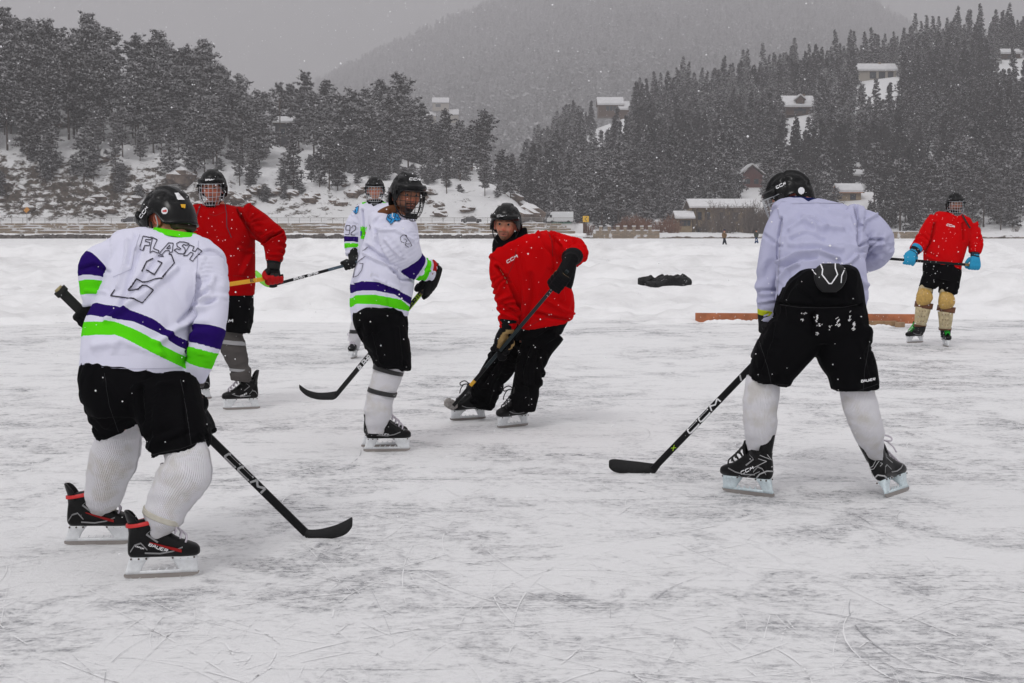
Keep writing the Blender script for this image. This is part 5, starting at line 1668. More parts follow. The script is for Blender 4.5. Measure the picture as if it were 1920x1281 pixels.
    sock(B, r, [(1432, 708, 0, 32), (1428, 738, 0, 34), (1425, 770, 0, 32), (1426, 797, .01, 31), (1424, 818, .03, 28), (1421, 836, .04, 21), (1420, 852, .04, 15), (1420, 864, .04, 11)], seed=6)
    sock(B, r, [(1604, 716, -.05, 32), (1610, 750, -.05, 33), (1621, 785, -.05, 31), (1630, 814, -.02, 28), (1637, 836, .02, 20), (1642, 853, .05, 14), (1646, 866, .06, 11)], seed=7)
    k1, _ = make_skate(B, r, (1404, 928, gat(928, d)), 140, accent=None, bow=False, lace=M_LACE_K, sc=1.08, holder=mat('pale_holder', (0.66, 0.76, 0.80), 0.35, vary=0.15, vscale=70))
    k2, _ = make_skate(B, r, (1684, 927, gat(927, d)), 54, roll=-26, pitch=0, accent=None, lace=M_LACE, bow=True, sc=1.08, holder=MATS['pale_holder'])
    decal([k1], text_strokes('CCM', (1391, 889), (1414, 879), 5, 1.6), 'lettering', k1, M_PRINT, .0035, 1.5)
    Zs = lambda *p: [(1350 + x / 5.33, 810 + y / 5.33) for x, y in p]
    decal([k1], [(Zs((190, 430), (235, 462), (400, 395)), 1.0), (Zs((335, 360), (465, 295), (385, 265)), 1.2), (Zs((350, 475), (400, 420), (470, 390), (540, 395)), 2.4), (Zs((470, 225), (510, 280), (545, 290)), 1.2), (Zs((400, 230), (500, 275)), 1.2), (Zs((505, 350), (540, 345)), 1.6)], 'side_flash', k1, M_PRINT_G, .004, 1.5)
    decal([k2], [(Zs((1535, 470), (1580, 430), (1640, 440), (1710, 500)), 2.4), (Zs((1480, 365), (1530, 345), (1560, 285)), 1.2), (Zs((1490, 380), (1540, 370), (1590, 290)), 1.2), (Zs((1600, 310), (1620, 320), (1600, 345)), 1.0), (Zs((1700, 440), (1790, 470)), 1.0)], 'side_flash', k2, M_PRINT_G, .004, 1.5)
    core = core_mesh(B, [torso, la, ra, [(1508, 390, .40, 40), (1496, 372, .43, 36)], [(1498, 610, 0, 54), (1430, 740, 0, 32), (1420, 850, .04, 14)], [(1580, 610, 0, 54), (1608, 745, -.05, 32), (1642, 850, .05, 13)]])
    M, C = make_head(B, r, (1480, 371, .46), -97, 20, 0, SKIN_B, (0.3, 0.25), core)
    h, bo = make_helmet(B, r, M, C, 'silver', True, False)
    decal([h, bo], text_strokes('CCM', (1457, 354), (1474, 346), 4.4, 1.4), 'lettering', h, M_PRINT, .004, 1.5)
    fill_decal([h, bo], [(1502 + 6 * math.cos(a), 358 + 6.5 * math.sin(a)) for a in np.linspace(0, 6.28, 15)], 'sticker', h, M_PRINT, .004, 1.2)
    sr, b0, h0, ax = make_stick(B, 'black stick with white block letters held low by the player in plain white', (1585, 505, .56), (1224, 880, gat(888, d)),
        [(1237, 868, 876, .84), (1224, 869, 890, .84), (1200, 866, 891, .84), (1172, 863, 889, .84), (1152, 861, 885, .82), (1143, 863, 878, .80), (1141.5, 867, 873, .80)],
        [(0, mat('stick_black', (0.004, 0.004, 0.005), 0.4, spec=0.2))], tape=0.08, width=0.0185, texts=[('CCM', (1294, 813), (1352, 752.5), 8.6, 2.7, M_PRINT, 0.2), ('I', (1384, 720), (1400, 704), 10, 3.0, M_PRINT_G, 0.6), ('X', (1262, 845), (1268, 839), 6, 1.2, M_LIMEP, 0.2)])
    g1 = on_stick(b0, h0, 0.40); w1 = B.pt(1437, 612, .27)
    glove(B, r, w1, g1, ax, mv(w1, B.pt(1440, 575, .25)), glove_material('black_glove_lime', [(0, (0.45, 0.50, 0.02)), (0.10, (0.012, 0.012, 0.013))], (0.02, 0.02, 0.02)), side=1)
    g2 = on_stick(b0, h0, 0.045); w2 = B.pt(1600, 505, .52)
    glove(B, r, g2 + (w2 - g2) * 1.0 if np.linalg.norm(w2 - g2) > .05 else g2 + np.array([.08, -.02, .0]), g2, ax, mv(w2, B.pt(1625, 490, .45)), GL_BLACK_K, side=1)
plain()

# ---- number 9, seen from the side, looking back over his shoulder
def nine():
    d = ground_y(847.0); B = Body(d)
    r = person('bearded hockey player in white number 9 jersey, brown hood, black caged helmet', d, 722, 847)
    torso = [(742, 402, .09, 26, 28, -14), (737, 411, .08, 40, 40, -14), (736, 430, .06, 44, 50, -10), (733, 455, .04, 47, 56, -4), (726, 487, .02, 53, 59, 0), (718, 520, .0, 56, 60, 0), (714, 550, 0, 57, 60, 0), (711, 574, 0, 54, 60, 0), (710, 602, 0, 51, 56, 0)]
    na = {'secs': [(738, 432, -.09, 40), (750, 460, -.12, 38), (765, 488, -.08, 31), (788, 503, -.02, 23), (812, 508, .03, 19)], 'th': (56, 80, 86, 104)}
    fa = {'secs': [(748, 435, .18, 32), (750, 480, .30, 27), (748, 530, .30, 20), (750, 575, .22, 15)], 'th': (300, 301, 302, 303)}
    Z = lambda *p: [(540 + x / 4.27, 300 + y / 4.27) for x, y in p]
    folds = [(Z((720, 560), (860, 560), (1000, 640)), 4, 3), (Z((640, 700), (760, 780), (850, 900)), 5, -5), (Z((630, 760), (700, 800), (860, 870)), 4, 4), (Z((780, 640), (900, 780)), 5, 3), (Z((700, 560), (720, 680), (800, 800)), 4, -4), (Z((540, 980), (600, 860), (640, 720)), 4, 4), (Z((860, 900), (900, 960), (990, 960)), 4, -5), (Z((1060, 920), (1120, 880), (1170, 900)), 3, 3), (Z((790, 980), (800, 1200)), 3, -2), (Z((700, 950), (880, 1040)), 6, 3)]
    j = garment(B, 'jersey', r, M_TEAM, torso, [na, fa], 0.0115, 3, folds, 0.006, 0.006, {'torso': [
        [(640, 536), (657, 534), (680, 528), (709, 529), (739, 541), (770, 558), (790, 566)], [(640, 552), (656, 550), (680, 545), (704, 545), (739, 552), (765, 571), (790, 580)],
        [(640, 561), (656, 559), (671, 553), (704, 552.5), (751, 561), (764, 574), (790, 582)], [(640, 578), (656, 576), (671, 569), (704, 570), (727, 574), (764, 583), (790, 590)]]}, 23)
    fill_decal([j], Z((785, 475), (800, 440), (850, 428), (880, 440), (902, 470), (895, 490), (855, 490), (825, 520)), 'crest', j, M_BLUEP, .004, 1.5)
    decal([j], [(Z((785, 475), (800, 440), (850, 428), (880, 440), (902, 470), (895, 490), (855, 490), (825, 520), (785, 475)), 1.2), (Z((815, 445), (800, 465), (830, 480), (820, 505)), 1.5), (Z((860, 440), (850, 480)), 1.2), (Z((870, 455), (890, 480)), 1.2)], 'crest', j, M_PRINT_K, .0055, 1.5)
    decal([j], [(Z((838, 432), (830, 455), (845, 470)), 1.8)], 'crest', j, M_PRINT, .007, 1.5)
    decal([j], [(Z((945, 605), (920, 598), (898, 620), (905, 655), (935, 668), (950, 650), (940, 635), (925, 635)), 1.0), (Z((945, 605), (965, 640), (990, 690), (965, 700), (935, 680), (945, 672), (970, 672)), 1.0)], 'number', j, M_PRINT_K, .004, 1.5)
    decal([j], [(Z((620, 770), (560, 820), (535, 880), (525, 940), (560, 925), (590, 880), (600, 830), (575, 830)), 1.0), (Z((640, 700), (600, 730)), 1.0), (Z((655, 520), (662, 540), (655, 560)), 0.9)], 'number', j, M_PRINT_K, .004, 1.5)
    decal([j], text_strokes('EAL', (695, 518), (712, 520), 5, 0.8), 'lettering', j, mat('print_pale', (0.60, 0.60, 0.66), 0.7), .004, 1.5)
    mk('hood', remesh([loft(B, [(752, 402, .06, 15, 24), (738, 398, .08, 14, 36), (722, 400, .08, 11, 36), (706, 408, .06, 8, 26), (699, 418, .05, 5, 16)], 20)], 0.010, 3), M_HOOD, r)
    s = garment(B, 'shorts', r, M_SHORT, [(712, 577, -.02, 40, 64, 0), (712, 590, -.03, 48, 70, 0), (715, 612, -.01, 48, 70, 0), (722, 635, .02, 44, 60, 0)], [[(720, 622, -.08, 44, 54), (732, 654, -.09, 37, 48), (737, 690, -.1, 34, 42, -8)], [(716, 625, .12, 40, 50), (726, 660, .18, 32, 42), (730, 688, .2, 28, 38)]], 0.012, 3,
                [([(745, 615), (752, 690)], 5, 3), ([(700, 620), (715, 680)], 5, 3)], 0.005, 0.006, None, 27)
    s1 = sock(B, r, [(736, 678, -.1, 29), (727, 702, -.1, 27), (716, 734, -.09, 26), (711, 757, -.09, 26), (709, 773, -.09, 27), (706, 787, -.09, 22), (704, 800, -.09, 18), (704, 812, -.09, 15)], seed=8, bumps=0.012)
    sock(B, r, [(726, 680, .2, 24), (716, 730, .2, 23), (710, 770, .2, 20), (707, 800, .2, 15)], seed=9)
    for q in ([(729, 690, -.1, 30, 30, -15), (727, 698, -.1, 29.5, 29.5, -15)], [(718, 731, -.09, 28, 28, -13), (715.5, 739, -.09, 28, 28, -13)]):
        mk('sock_tape', loft(B, q, 24), mat('black_tape', (0.012, 0.012, 0.013), 0.4), s1)
    k1, _ = make_skate(B, r, (724, 847, 0), 6, bow=False, guard=False)
    make_skate(B, r, (719, 839, gat(839, d)), 4, bow=False, guard=False)
    decal([k1], text_strokes('BAUER', (710, 814), (728, 818), 4, 1.0), 'lettering', k1, M_PRINT, .0035, 1.5)
    core = core_mesh(B, [torso, na['secs'], fa['secs'], [(744, 414, .08, 34), (757, 392, .06, 30)], [(722, 610, -.06, 44), (725, 705, -.1, 26), (704, 800, -.09, 16)], [(716, 610, .12, 44), (718, 720, .2, 22), (707, 795, .2, 13)]])
    M, C = make_head(B, r, (763, 367, .03), 27, 4, -3, SKIN_C, (1.2, 0.75), core)
    h, bo = make_helmet(B, r, M, C, 'black', False, True)
    decal([h, bo], text_strokes('CCM', (768, 338), (788, 339), 3.6, 1.3), 'lettering', bo, M_PRINT, .004, 1.5)
    cc = [o for o in h.children if o.name.startswith('chin_cup')]
    if cc: decal(cc, text_strokes('CCM', (763, 398), (780, 397), 3.2, 1.2), 'lettering', cc[0], M_PRINT, .004, 1.5)
    sr, b0, h0, ax = make_stick(B, 'black and lime stick crossing behind the number 9 player, blade off the ice', (812, 522, .06), (631, 740, .98),
        [(637, 732, 740, .98), (627, 734, 749, .98), (612, 736, 750, .98), (594, 736, 749, .97), (576, 731, 743, .94), (564, 723, 733, .91), (561, 721, 727, .90)],
        [(0, mat('stick_tan', (0.22, 0.15, 0.06), 0.6)), (0.12, mat('stick_lime', (0.42, 0.66, 0.01), 0.35)), (0.42, mat('stick_black', (0.004, 0.004, 0.005), 0.4, spec=0.2))],
        texts=[('WARRIOR', (765, 587), (799, 546), 8, 2.2, M_PRINT_K, 0.1), ('ALPHA', (676, 695), (697, 670), 8.5, 1.9, M_PRINT, 0.1)])
    # lime pinstripe along the lower shaft
    dv = h0 - b0; up_ = unit(np.cross(dv, (0, 1, 0)))
    decal([o for o in sr.children if o.name.startswith('shaft')], [([(665, 705), (640, 736)], 2.0)], 'pinstripe', sr, M_LIMEP, .002, 2)
    g1 = on_stick(b0, h0, 0.065); w1 = B.pt(816, 507, .02)
    glove(B, r, w1, g1, ax, mv(w1, B.pt(788, 500, -.02)), GL_REDCUFF, side=1, hdir=(0.15, 1, 0), nref=(1, 0, 0), sc=1.08, cuff_r=0.060, cuff_len=0.035)
    g2 = on_stick(b0, h0, 0.43); w2 = g2 + np.array([0.02, -.03, 0.085])
    glove(B, r, w2, g2, ax, mv(w2, B.pt(746, 560, .30)), GL_BLACK_K, side=1)
nine()

# ---- the player in red at the centre, no cage
def centre_red():
    d = ground_y(803.0); B = Body(d)
    r = person('bareface bearded hockey player in bright red jersey leaning over his stick', d, 980, 803)
    torso = [(962, 455, -.14, 34, 34, 24), (972, 464, -.11, 55, 44, 25), (985, 482, -.07, 60, 54, 23), (996, 510, -.03, 61, 57, 19), (1008, 545, .02, 60, 57, 14), (1021, 578, .05, 54, 55, 12), (1025, 608, .07, 48, 50, 11)]
    la = [(948, 487, -.13, 30), (941, 512, -.14, 24), (951, 548, -.12, 24), (955, 585, -.08, 21), (951, 614, -.05, 16)]
    ra = [(1012, 462, -.05, 29), (1050, 464, -.08, 26), (1080, 472, -.22, 22), (1074, 486, -.36, 17)]
    Z = lambda *p: [(800 + x / 4.27, 350 + y / 4.27) for x, y in p]
    folds = [(Z((560, 640), (640, 740), (700, 860), (760, 1000)), 4, -8), (Z((720, 520), (760, 700), (790, 900)), 6, 4), (Z((900, 420), (1000, 560), (1010, 650)), 5, -5), (Z((880, 380), (960, 520), (980, 640)), 5, 4), (Z((1000, 380), (1100, 470), (1130, 520)), 5, 4), (Z((1110, 530), (1160, 560), (1190, 640)), 3, -6), (Z((1180, 430), (1230, 480), (1260, 560)), 4, 3),
             (Z((600, 940), (720, 1000)), 3.5, -4), (Z((590, 1000), (720, 1060)), 3.5, 4), (Z((600, 1070), (720, 1090)), 3.5, -4), (Z((950, 900), (1080, 980), (1150, 1010)), 6, 5), (Z((860, 1000), (1000, 1040), (1140, 1060)), 5, -5), (Z((830, 700), (850, 900), (800, 1100)), 7, -4), (Z((1040, 700), (1090, 900)), 6, 4)]
    j = garment(B, 'jersey', r, M_RED_B, torso, [la, ra], 0.0115, 3, folds, 0.008, 0.009, None, 33)
    decal([j], text_strokes('CCM', (952, 493), (971, 482), 4.6, 1.3), 'lettering', j, M_PRINT, .004, 1.5)
    decal([j], [(Z((720, 490), (700, 600), (640, 740)), 0.9), (Z((960, 345), (1000, 430), (1010, 560)), 0.9), (Z((760, 1150), (880, 1085), (960, 1045), (1150, 1075)), 0.8)], 'seam', j, M_SEAM_R, .002, 2)
    mk('neck_gaiter', remesh([loft(B, [(962, 430, -.05, 27, 16, 10), (957, 443, -.075, 33, 24, 12), (958, 456, -.12, 37, 34, 16), (962, 467, -.13, 40, 38, 22), (970, 476, -.1, 38, 34, 24)], 24)], 0.011, 3), M_GAITER, r)
    s = garment(B, 'trousers', r, M_PANTS, [(1022, 596, .09, 42, 46, 11), (1018, 612, .10, 46, 50, 10), (1008, 632, .12, 44, 46, 8)],
                [[(985, 632, .2, 36, 38), (958, 658, .3, 30), (928, 700, .42, 27), (908, 740, .5, 27), (901, 764, .5, 25)], [(1024, 620, .1, 37, 46), (1003, 660, .07, 30), (990, 710, .03, 27), (983, 748, 0, 26), (981, 770, 0, 23)]], 0.012, 3,
                [([(1000, 640), (985, 700), (990, 755)], 5, 5), ([(1010, 650), (1005, 720)], 4, -4), ([(950, 670), (925, 720), (915, 755)], 5, 4), ([(940, 665), (905, 720)], 4, -4), ([(1030, 620), (1000, 640), (975, 640)], 5, -4), ([(1040, 630), (1010, 652)], 4, 4), ([(978, 720), (1000, 728)], 3, -3), ([(905, 730), (935, 735)], 3, -3)], 0.004, 0.010, None, 37)
    make_skate(B, r, (878, 787.5, gat(787.5, d)), 208, lace=M_LACE_K, roll=-12, guard=False)
    k2, _ = make_skate(B, r, (962, 801, gat(801, d)), 222, lace=M_LACE_K, roll=-6, guard=False)
    core = core_mesh(B, [torso, la, ra, [(962, 466, -.10, 30), (953, 440, -.12, 27)], [(985, 630, .2, 34), (928, 700, .42, 26), (901, 758, .5, 18)], [(1016, 625, .1, 36), (992, 710, .03, 25), (981, 764, 0, 18)]])
    M, C = make_head(B, r, (949, 421, -.15), -11, 4, -4, SKIN_A, (1.35, 0.30), core)
    h, bo = make_helmet(B, r, M, C, None, False, False)
    decal([bo], text_strokes('CCM', (933, 407), (950, 405), 2.6, 1.1), 'lettering', bo, M_PRINT_G, .004, 1.2)
    sr, b0, h0, ax = make_stick(B, 'dark stick gripped diagonally by the player in bright red, pale blade', (1064, 508, -.50), (851, 760, .34),
        [(858, 755, 764, .36), (850, 750, 769, .36), (842, 746, 767, .33), (836, 748, 763, .31), (832.5, 753, 760, .30)],
        [(0, mat('stick_slate', (0.014, 0.024, 0.028), 0.35, spec=0.25)), (0.70, mat('stick_black', (0.004, 0.004, 0.005), 0.4, spec=0.2)), (0.80, M_YEL), (0.84, MATS['stick_black'])],
        width=0.0130, blade_mat=mat('worn_white_blade', (0.42, 0.40, 0.38), 0.7, vary=0.4, vscale=50), texts=[('IIII', (1026, 558), (1043, 536), 3.5, 1.2, M_PRINT_G, 0.2)])
    g1 = on_stick(b0, h0, 0.06); w1 = B.pt(1070, 487, -.42)
    glove(B, r, w1, g1, ax, mv(w1, B.pt(1080, 470, -.26)), GL_BLACK, hdir=(-1, 0.3, -.2), nref=(0, -1, 0), sc=1.25, cuff_len=0.06)
    g2 = on_stick(b0, h0, 0.545); w2 = B.pt(951, 616, -.06)
    glove(B, r, w2, g2, ax, mv(w2, B.pt(955, 585, -.08)), GL_BLACK, hdir=(0.25, 1, 0), nref=(-1, 0, 0), sc=1.22, cuff_len=0.08)
centre_red()

# ---- the player in dark red behind FLASH
def left_red():
    d = ground_y(769.0); B = Body(d)
    r = person('hockey player in dark red jersey with hanging cords, silver cage, grey leggings', d, 430, 769)
    torso = [(402, 385, .02, 28, 25, 0), (408, 394, .01, 58, 38, -6), (412, 412, 0, 66, 46, -8), (414, 445, 0, 61, 50, -4), (418, 500, 0, 58, 48, 0), (418, 554, 0, 59, 48, 0)]
    ra = [(458, 412, -.01, 32), (488, 426, -.04, 26), (511, 444, -.08, 24), (515, 466, -.1, 20), (513, 491, -.12, 15)]
    la = [(368, 412, 0, 28), (346, 440, -.05, 24), (346, 478, -.12, 20), (368, 508, -.2, 15)]
    Z = lambda *p: [(340 + x / 5.82, 300 + y / 5.82) for x, y in p]
    folds = [(Z((620, 560), (700, 700), (760, 800), (860, 890)), 4, -6), (Z((600, 480), (720, 640), (840, 780)), 5, 4), (Z((910, 900), (960, 850), (1090, 790)), 3, -7), (Z((880, 850), (1000, 780)), 4, 4), (Z((640, 960), (720, 1000), (770, 960)), 4, 4), (Z((650, 1240), (720, 1080), (760, 1000)), 5, 4), (Z((960, 1030), (1100, 1030)), 3, 3)]
    j = garment(B, 'jersey', r, M_RED_A, torso, [ra, la], 0.012, 3, folds, 0.006, 0.007, None, 43)
    decal([j], [(Z((478, 490), (495, 600), (498, 730), (520, 790), (545, 850)), 1.5), (Z((210, 500), (180, 580), (150, 680)), 1.5)], 'cord', j, M_PRINT_K, .006, 2)
    s = garment(B, 'shorts', r, M_SHORT, [(419, 540, 0, 52, 44, 0), (420, 565, 0, 54, 46, 0), (420, 590, 0, 52, 44, 0)], [[(446, 575, -.01, 30, 36), (445, 600, -.02, 29, 34), (440, 622, -.02, 28, 32, -8)], [(392, 580, 0, 32, 36), (384, 622, .03, 30, 32)]], 0.012, 3, (), 0.004, 0.006, None, 47)
    decal([j], [(Z((560, 430), (620, 560), (740, 770), (860, 905)), 0.9), (Z((300, 590), (370, 610), (470, 570)), 0.9), (Z((560, 1265), (780, 1270)), .8)], 'seam', j, M_SEAM_R, .002, 2)
    decal([s], text_strokes('CCM', (408, 606), (437, 604), 5, 1.6), 'lettering', s, M_PRINT, .004, 1.5)
    s1 = sock(B, r, [(434, 605, -.02, 27), (432, 628, -.02, 23), (437, 652, -.03, 24), (444, 673, -.03, 21), (449, 690, -.03, 17), (451, 698, -.03, 20), (451, 706, -.03, 20), (450, 714, -.03, 17)], M_GREYC, 'legging', 0.014, 10)
    s2 = sock(B, r, [(386, 610, .04, 26), (377, 660, .08, 22), (370, 700, .1, 17), (368, 722, .12, 15)], M_GREYC, 'legging', 0.012, 11)
    for q in ([(434, 637, -.025, 25.5, 25.5, -6), (436, 645, -.03, 25.5, 25.5, -6)], [(449, 691, -.03, 19, 19, -4), (450, 696, -.03, 19.5, 19.5, -4)]):
        mk('legging_tape', loft(B, q, 22), M_TAPE_C, s1)
    k1, _ = make_skate(B, r, (454, 768, gat(768, d)), 202, bow=False)
    decal([k1], text_strokes('BAUER', (451, 744), (463, 739), 2.5, 0.8), 'lettering', k1, M_PRINT, .0035, 1.5)
    make_skate(B, r, (366, 750, gat(750, d)), 212, bow=False)
    core = core_mesh(B, [torso, ra, la, [(402, 394, .02, 34), (400, 376, .0, 31)], [(440, 575, 0, 34), (435, 640, -.03, 22), (450, 708, -.03, 15)], [(392, 575, 0, 34), (377, 660, .08, 22), (368, 718, .12, 14)]])
    M, C = make_head(B, r, (399, 353, -.04), -3, 3, 0, SKIN_B, (0.25, 0.15), core)
    h, bo = make_helmet(B, r, M, C, 'silver', False, True)
    decal([bo], text_strokes('BAUER', (386, 339), (404, 337), 3, 1.1), 'lettering', bo, M_PRINT, .004, 1.2)
    sr, b0, h0, ax = make_stick(B, 'yellow shafted stick held level by the player in dark red', (531, 518, -.14), (252, 560, -.62),
        [(258, 548, 564, -.62), (240, 545, 566, -.64), (215, 546, 562, -.66), (205, 549, 557, -.66)],
        [(0, mat('stick_black', (0.004, 0.004, 0.005), 0.4, spec=0.2)), (0.13, mat('stick_yellow', (0.72, 0.36, 0.015), 0.35)), (0.7, MATS['stick_black'])], texts=[('E', (470, 529), (476, 528), 5, 1.2, M_PRINT_K, 0)])
    g1 = on_stick(b0, h0, 0.065); w1 = B.pt(513, 498, -.13)
    glove(B, r, w1, g1, ax, mv(w1, B.pt(515, 466, -.1)), GL_RED, side=-1, sc=1.08)
    g2 = on_stick(b0, h0, 0.50); w2 = g2 + (B.pt(366, 505, -.2) - g2) * 0.5
    glove(B, r, w2, g2, ax, mv(w2, B.pt(346, 478, -.12)), GL_RED, side=1)
left_red()

# ---- number 92, half hidden behind number 9
def ninety_two():
    d = ground_y(672.0); B = Body(d)
    r = person('hockey player in white number 92 jersey half hidden behind number 9', d, 705, 672)
    torso = [(704, 381, .0, 19, 17, 0), (707, 388, 0, 38, 25, 0), (712, 400, 0, 44, 31, 0), (714, 430, 0, 43, 35, 0), (714, 480, 0, 42, 35, 0), (714, 528, 0, 44, 35, 0)]
    la = {'secs': [(682, 403, 0, 20), (665, 424, -.02, 18), (661, 452, -.03, 16), (662, 480, -.05, 13)], 'th': (47, 57, 59, 67)}
    ra = {'secs': [(746, 403, 0, 20), (764, 424, 0, 18), (768, 452, 0, 15), (752, 470, -.05, 12)], 'th': (47, 57, 59, 67)}
    j = garment(B, 'jersey', r, M_TEAM, torso, [la, ra], 0.013, 3, [([(680, 395), (684, 440), (680, 470)], 3, -4)], 0.006, 0.006, {'torso': [[(640, 488), (800, 488)], [(640, 500), (800, 500)], [(640, 505), (800, 505)], [(640, 515), (800, 515)]]}, 53)
    Z = lambda *p: [(540 + x / 4.27, 300 + y / 4.27) for x, y in p]
    decal([j], text_strokes('92', (648, 440), (666, 441), 17, 1.3, 0.05, 0.4), 'number', j, M_PRINT_K, .004, 1.5)
    fill_decal([j], Z((582, 530), (640, 540), (650, 580), (635, 640), (585, 630)), 'crest', j, M_LIMEC, .004, 1.5)
    fill_decal([j], Z((583, 570), (592, 570), (592, 605), (584, 610)), 'crest', j, MATS['print_navy'] if 'print_navy' in MATS else mat('print_navy', (0.01, 0.02, 0.30), 0.6), .0065, 1.3)
    fill_decal([j], Z((622, 580), (640, 578), (640, 625), (625, 625)), 'crest', j, M_REDP, .0065, 1.3)
    fill_decal([j], Z((520, 410), (540, 385), (568, 370), (560, 420), (540, 435)), 'crest', j, M_BLUEP, .004, 1.4)
    decal([j], [(Z((520, 410), (540, 385), (568, 370), (560, 420), (540, 435), (520, 410)), 0.9), (Z((540, 395), (545, 420)), 1.2)], 'crest', j, M_PRINT_K, .006, 1.3)
    mk('neck_gaiter', remesh([loft(B, [(704, 376, -.02, 15, 14), (704, 386, -.03, 20, 18), (705, 396, -.05, 17, 20)], 18)], 0.011, 3), M_GAITER, r)
    for x0, a in ((682, 50), (722, -50)):
        mk('collar', loft(B, [(x0 + (2 if a > 0 else -2), 379, -.02, 5, 12, a * .2), (x0, 386, -.03, 4.5, 14, a * .2), (x0 - (1 if a > 0 else -1), 391, -.03, 3, 12, a * .2)], 12), M_LIMEC, j)
    garment(B, 'shorts', r, M_SHORT, [(714, 520, 0, 40, 32, 0), (714, 545, 0, 42, 34, 0)], [[(694, 550, -.02, 23), (684, 590, -.03, 20)], [(732, 550, .0, 23), (731, 592, .0, 20)]], 0.014, 3, (), 0.004, 0.004, None, 57)
    s1 = sock(B, r, [(684, 585, -.03, 18), (675, 605, -.03, 16), (669, 622, -.03, 14), (666, 638, -.02, 11), (665, 652, .0, 9)], seed=12)
    mk('sock_tape', loft(B, [(671, 618, -.03, 15.5, 15.5, 0), (669.5, 625, -.03, 15, 15, 0)], 18), MATS['black_tape'], s1)
    sock(B, r, [(731, 588, .0, 17), (730, 620, 0, 14), (729, 645, 0, 10)], seed=14)
    make_skate(B, r, (664, 672, 0), 262, bow=True)
    make_skate(B, r, (729, 676, gat(676, d)), 275, bow=True)
    core = core_mesh(B, [torso, la['secs'], ra['secs'], [(704, 388, 0, 24), (703, 372, 0, 21)], [(694, 540, -.02, 28), (676, 605, -.03, 16), (667, 632, -.03, 10)], [(732, 540, 0, 28), (730, 620, 0, 17), (729, 650, 0, 13)]])
    M, C = make_head(B, r, (703, 356, -.05), 2, 2, 0, SKIN_A, (0.1, 0.05), core)
    h, bo = make_helmet(B, r, M, C, 'silver', False, True)
    decal([bo], text_strokes('BAUER', (696, 343.5), (709, 342.5), 2.0, 0.9), 'lettering', bo, M_PRINT, .005, 1.2)
    sr, b0, h0, ax = make_stick(B, 'slate stick with green taped blade held across by number 92', (742, 472, -.22), (512, 534.5, -.30),
        [(520, 530, 538, -.30), (511, 531, 540, -.30), (500, 527, 538, -.30)], [(0, mat('stick_slate_blue', (0.05, 0.08, 0.11), 0.3)), (0.55, MATS['stick_black'])],
        blade_mat=MATS['stick_black'], texts=[('BAUER', (552, 526.5), (597, 514.3), 4.6, 1.2, M_PRINT, 0.0)])
    V = rings([np.array([a + o for a, o in ((B.pt(px, y0, -.30), np.array([0, -.004, 0])), (B.pt(px, y1, -.30), np.array([0, -.005, 0])), (B.pt(px, y1, -.30), np.array([0, .005, 0])), (B.pt(px, y0, -.30), np.array([0, .004, 0])))]) for px, y0, y1 in ((505, 528, 539), (497, 522, 537), (488, 513, 531), (481, 507, 521), (478, 508, 514))])
    tp = mk('blade_tape', V, mat('lime_tape', (0.22, 0.66, 0.06), 0.6), sr)
    g1 = on_stick(b0, h0, 0.375); w1 = B.pt(662, 482, -.10)
    glove(B, r, w1, g1, ax, mv(w1, B.pt(661, 455, -.03)), GL_GREY, side=-1, sc=1.1)
    g2 = on_stick(b0, h0, 0.06); w2 = B.pt(748, 462, -.14)
    glove(B, r, w2, g2, ax, mv(w2, B.pt(766, 450, 0)), GL_GREY, side=1)
ninety_two()

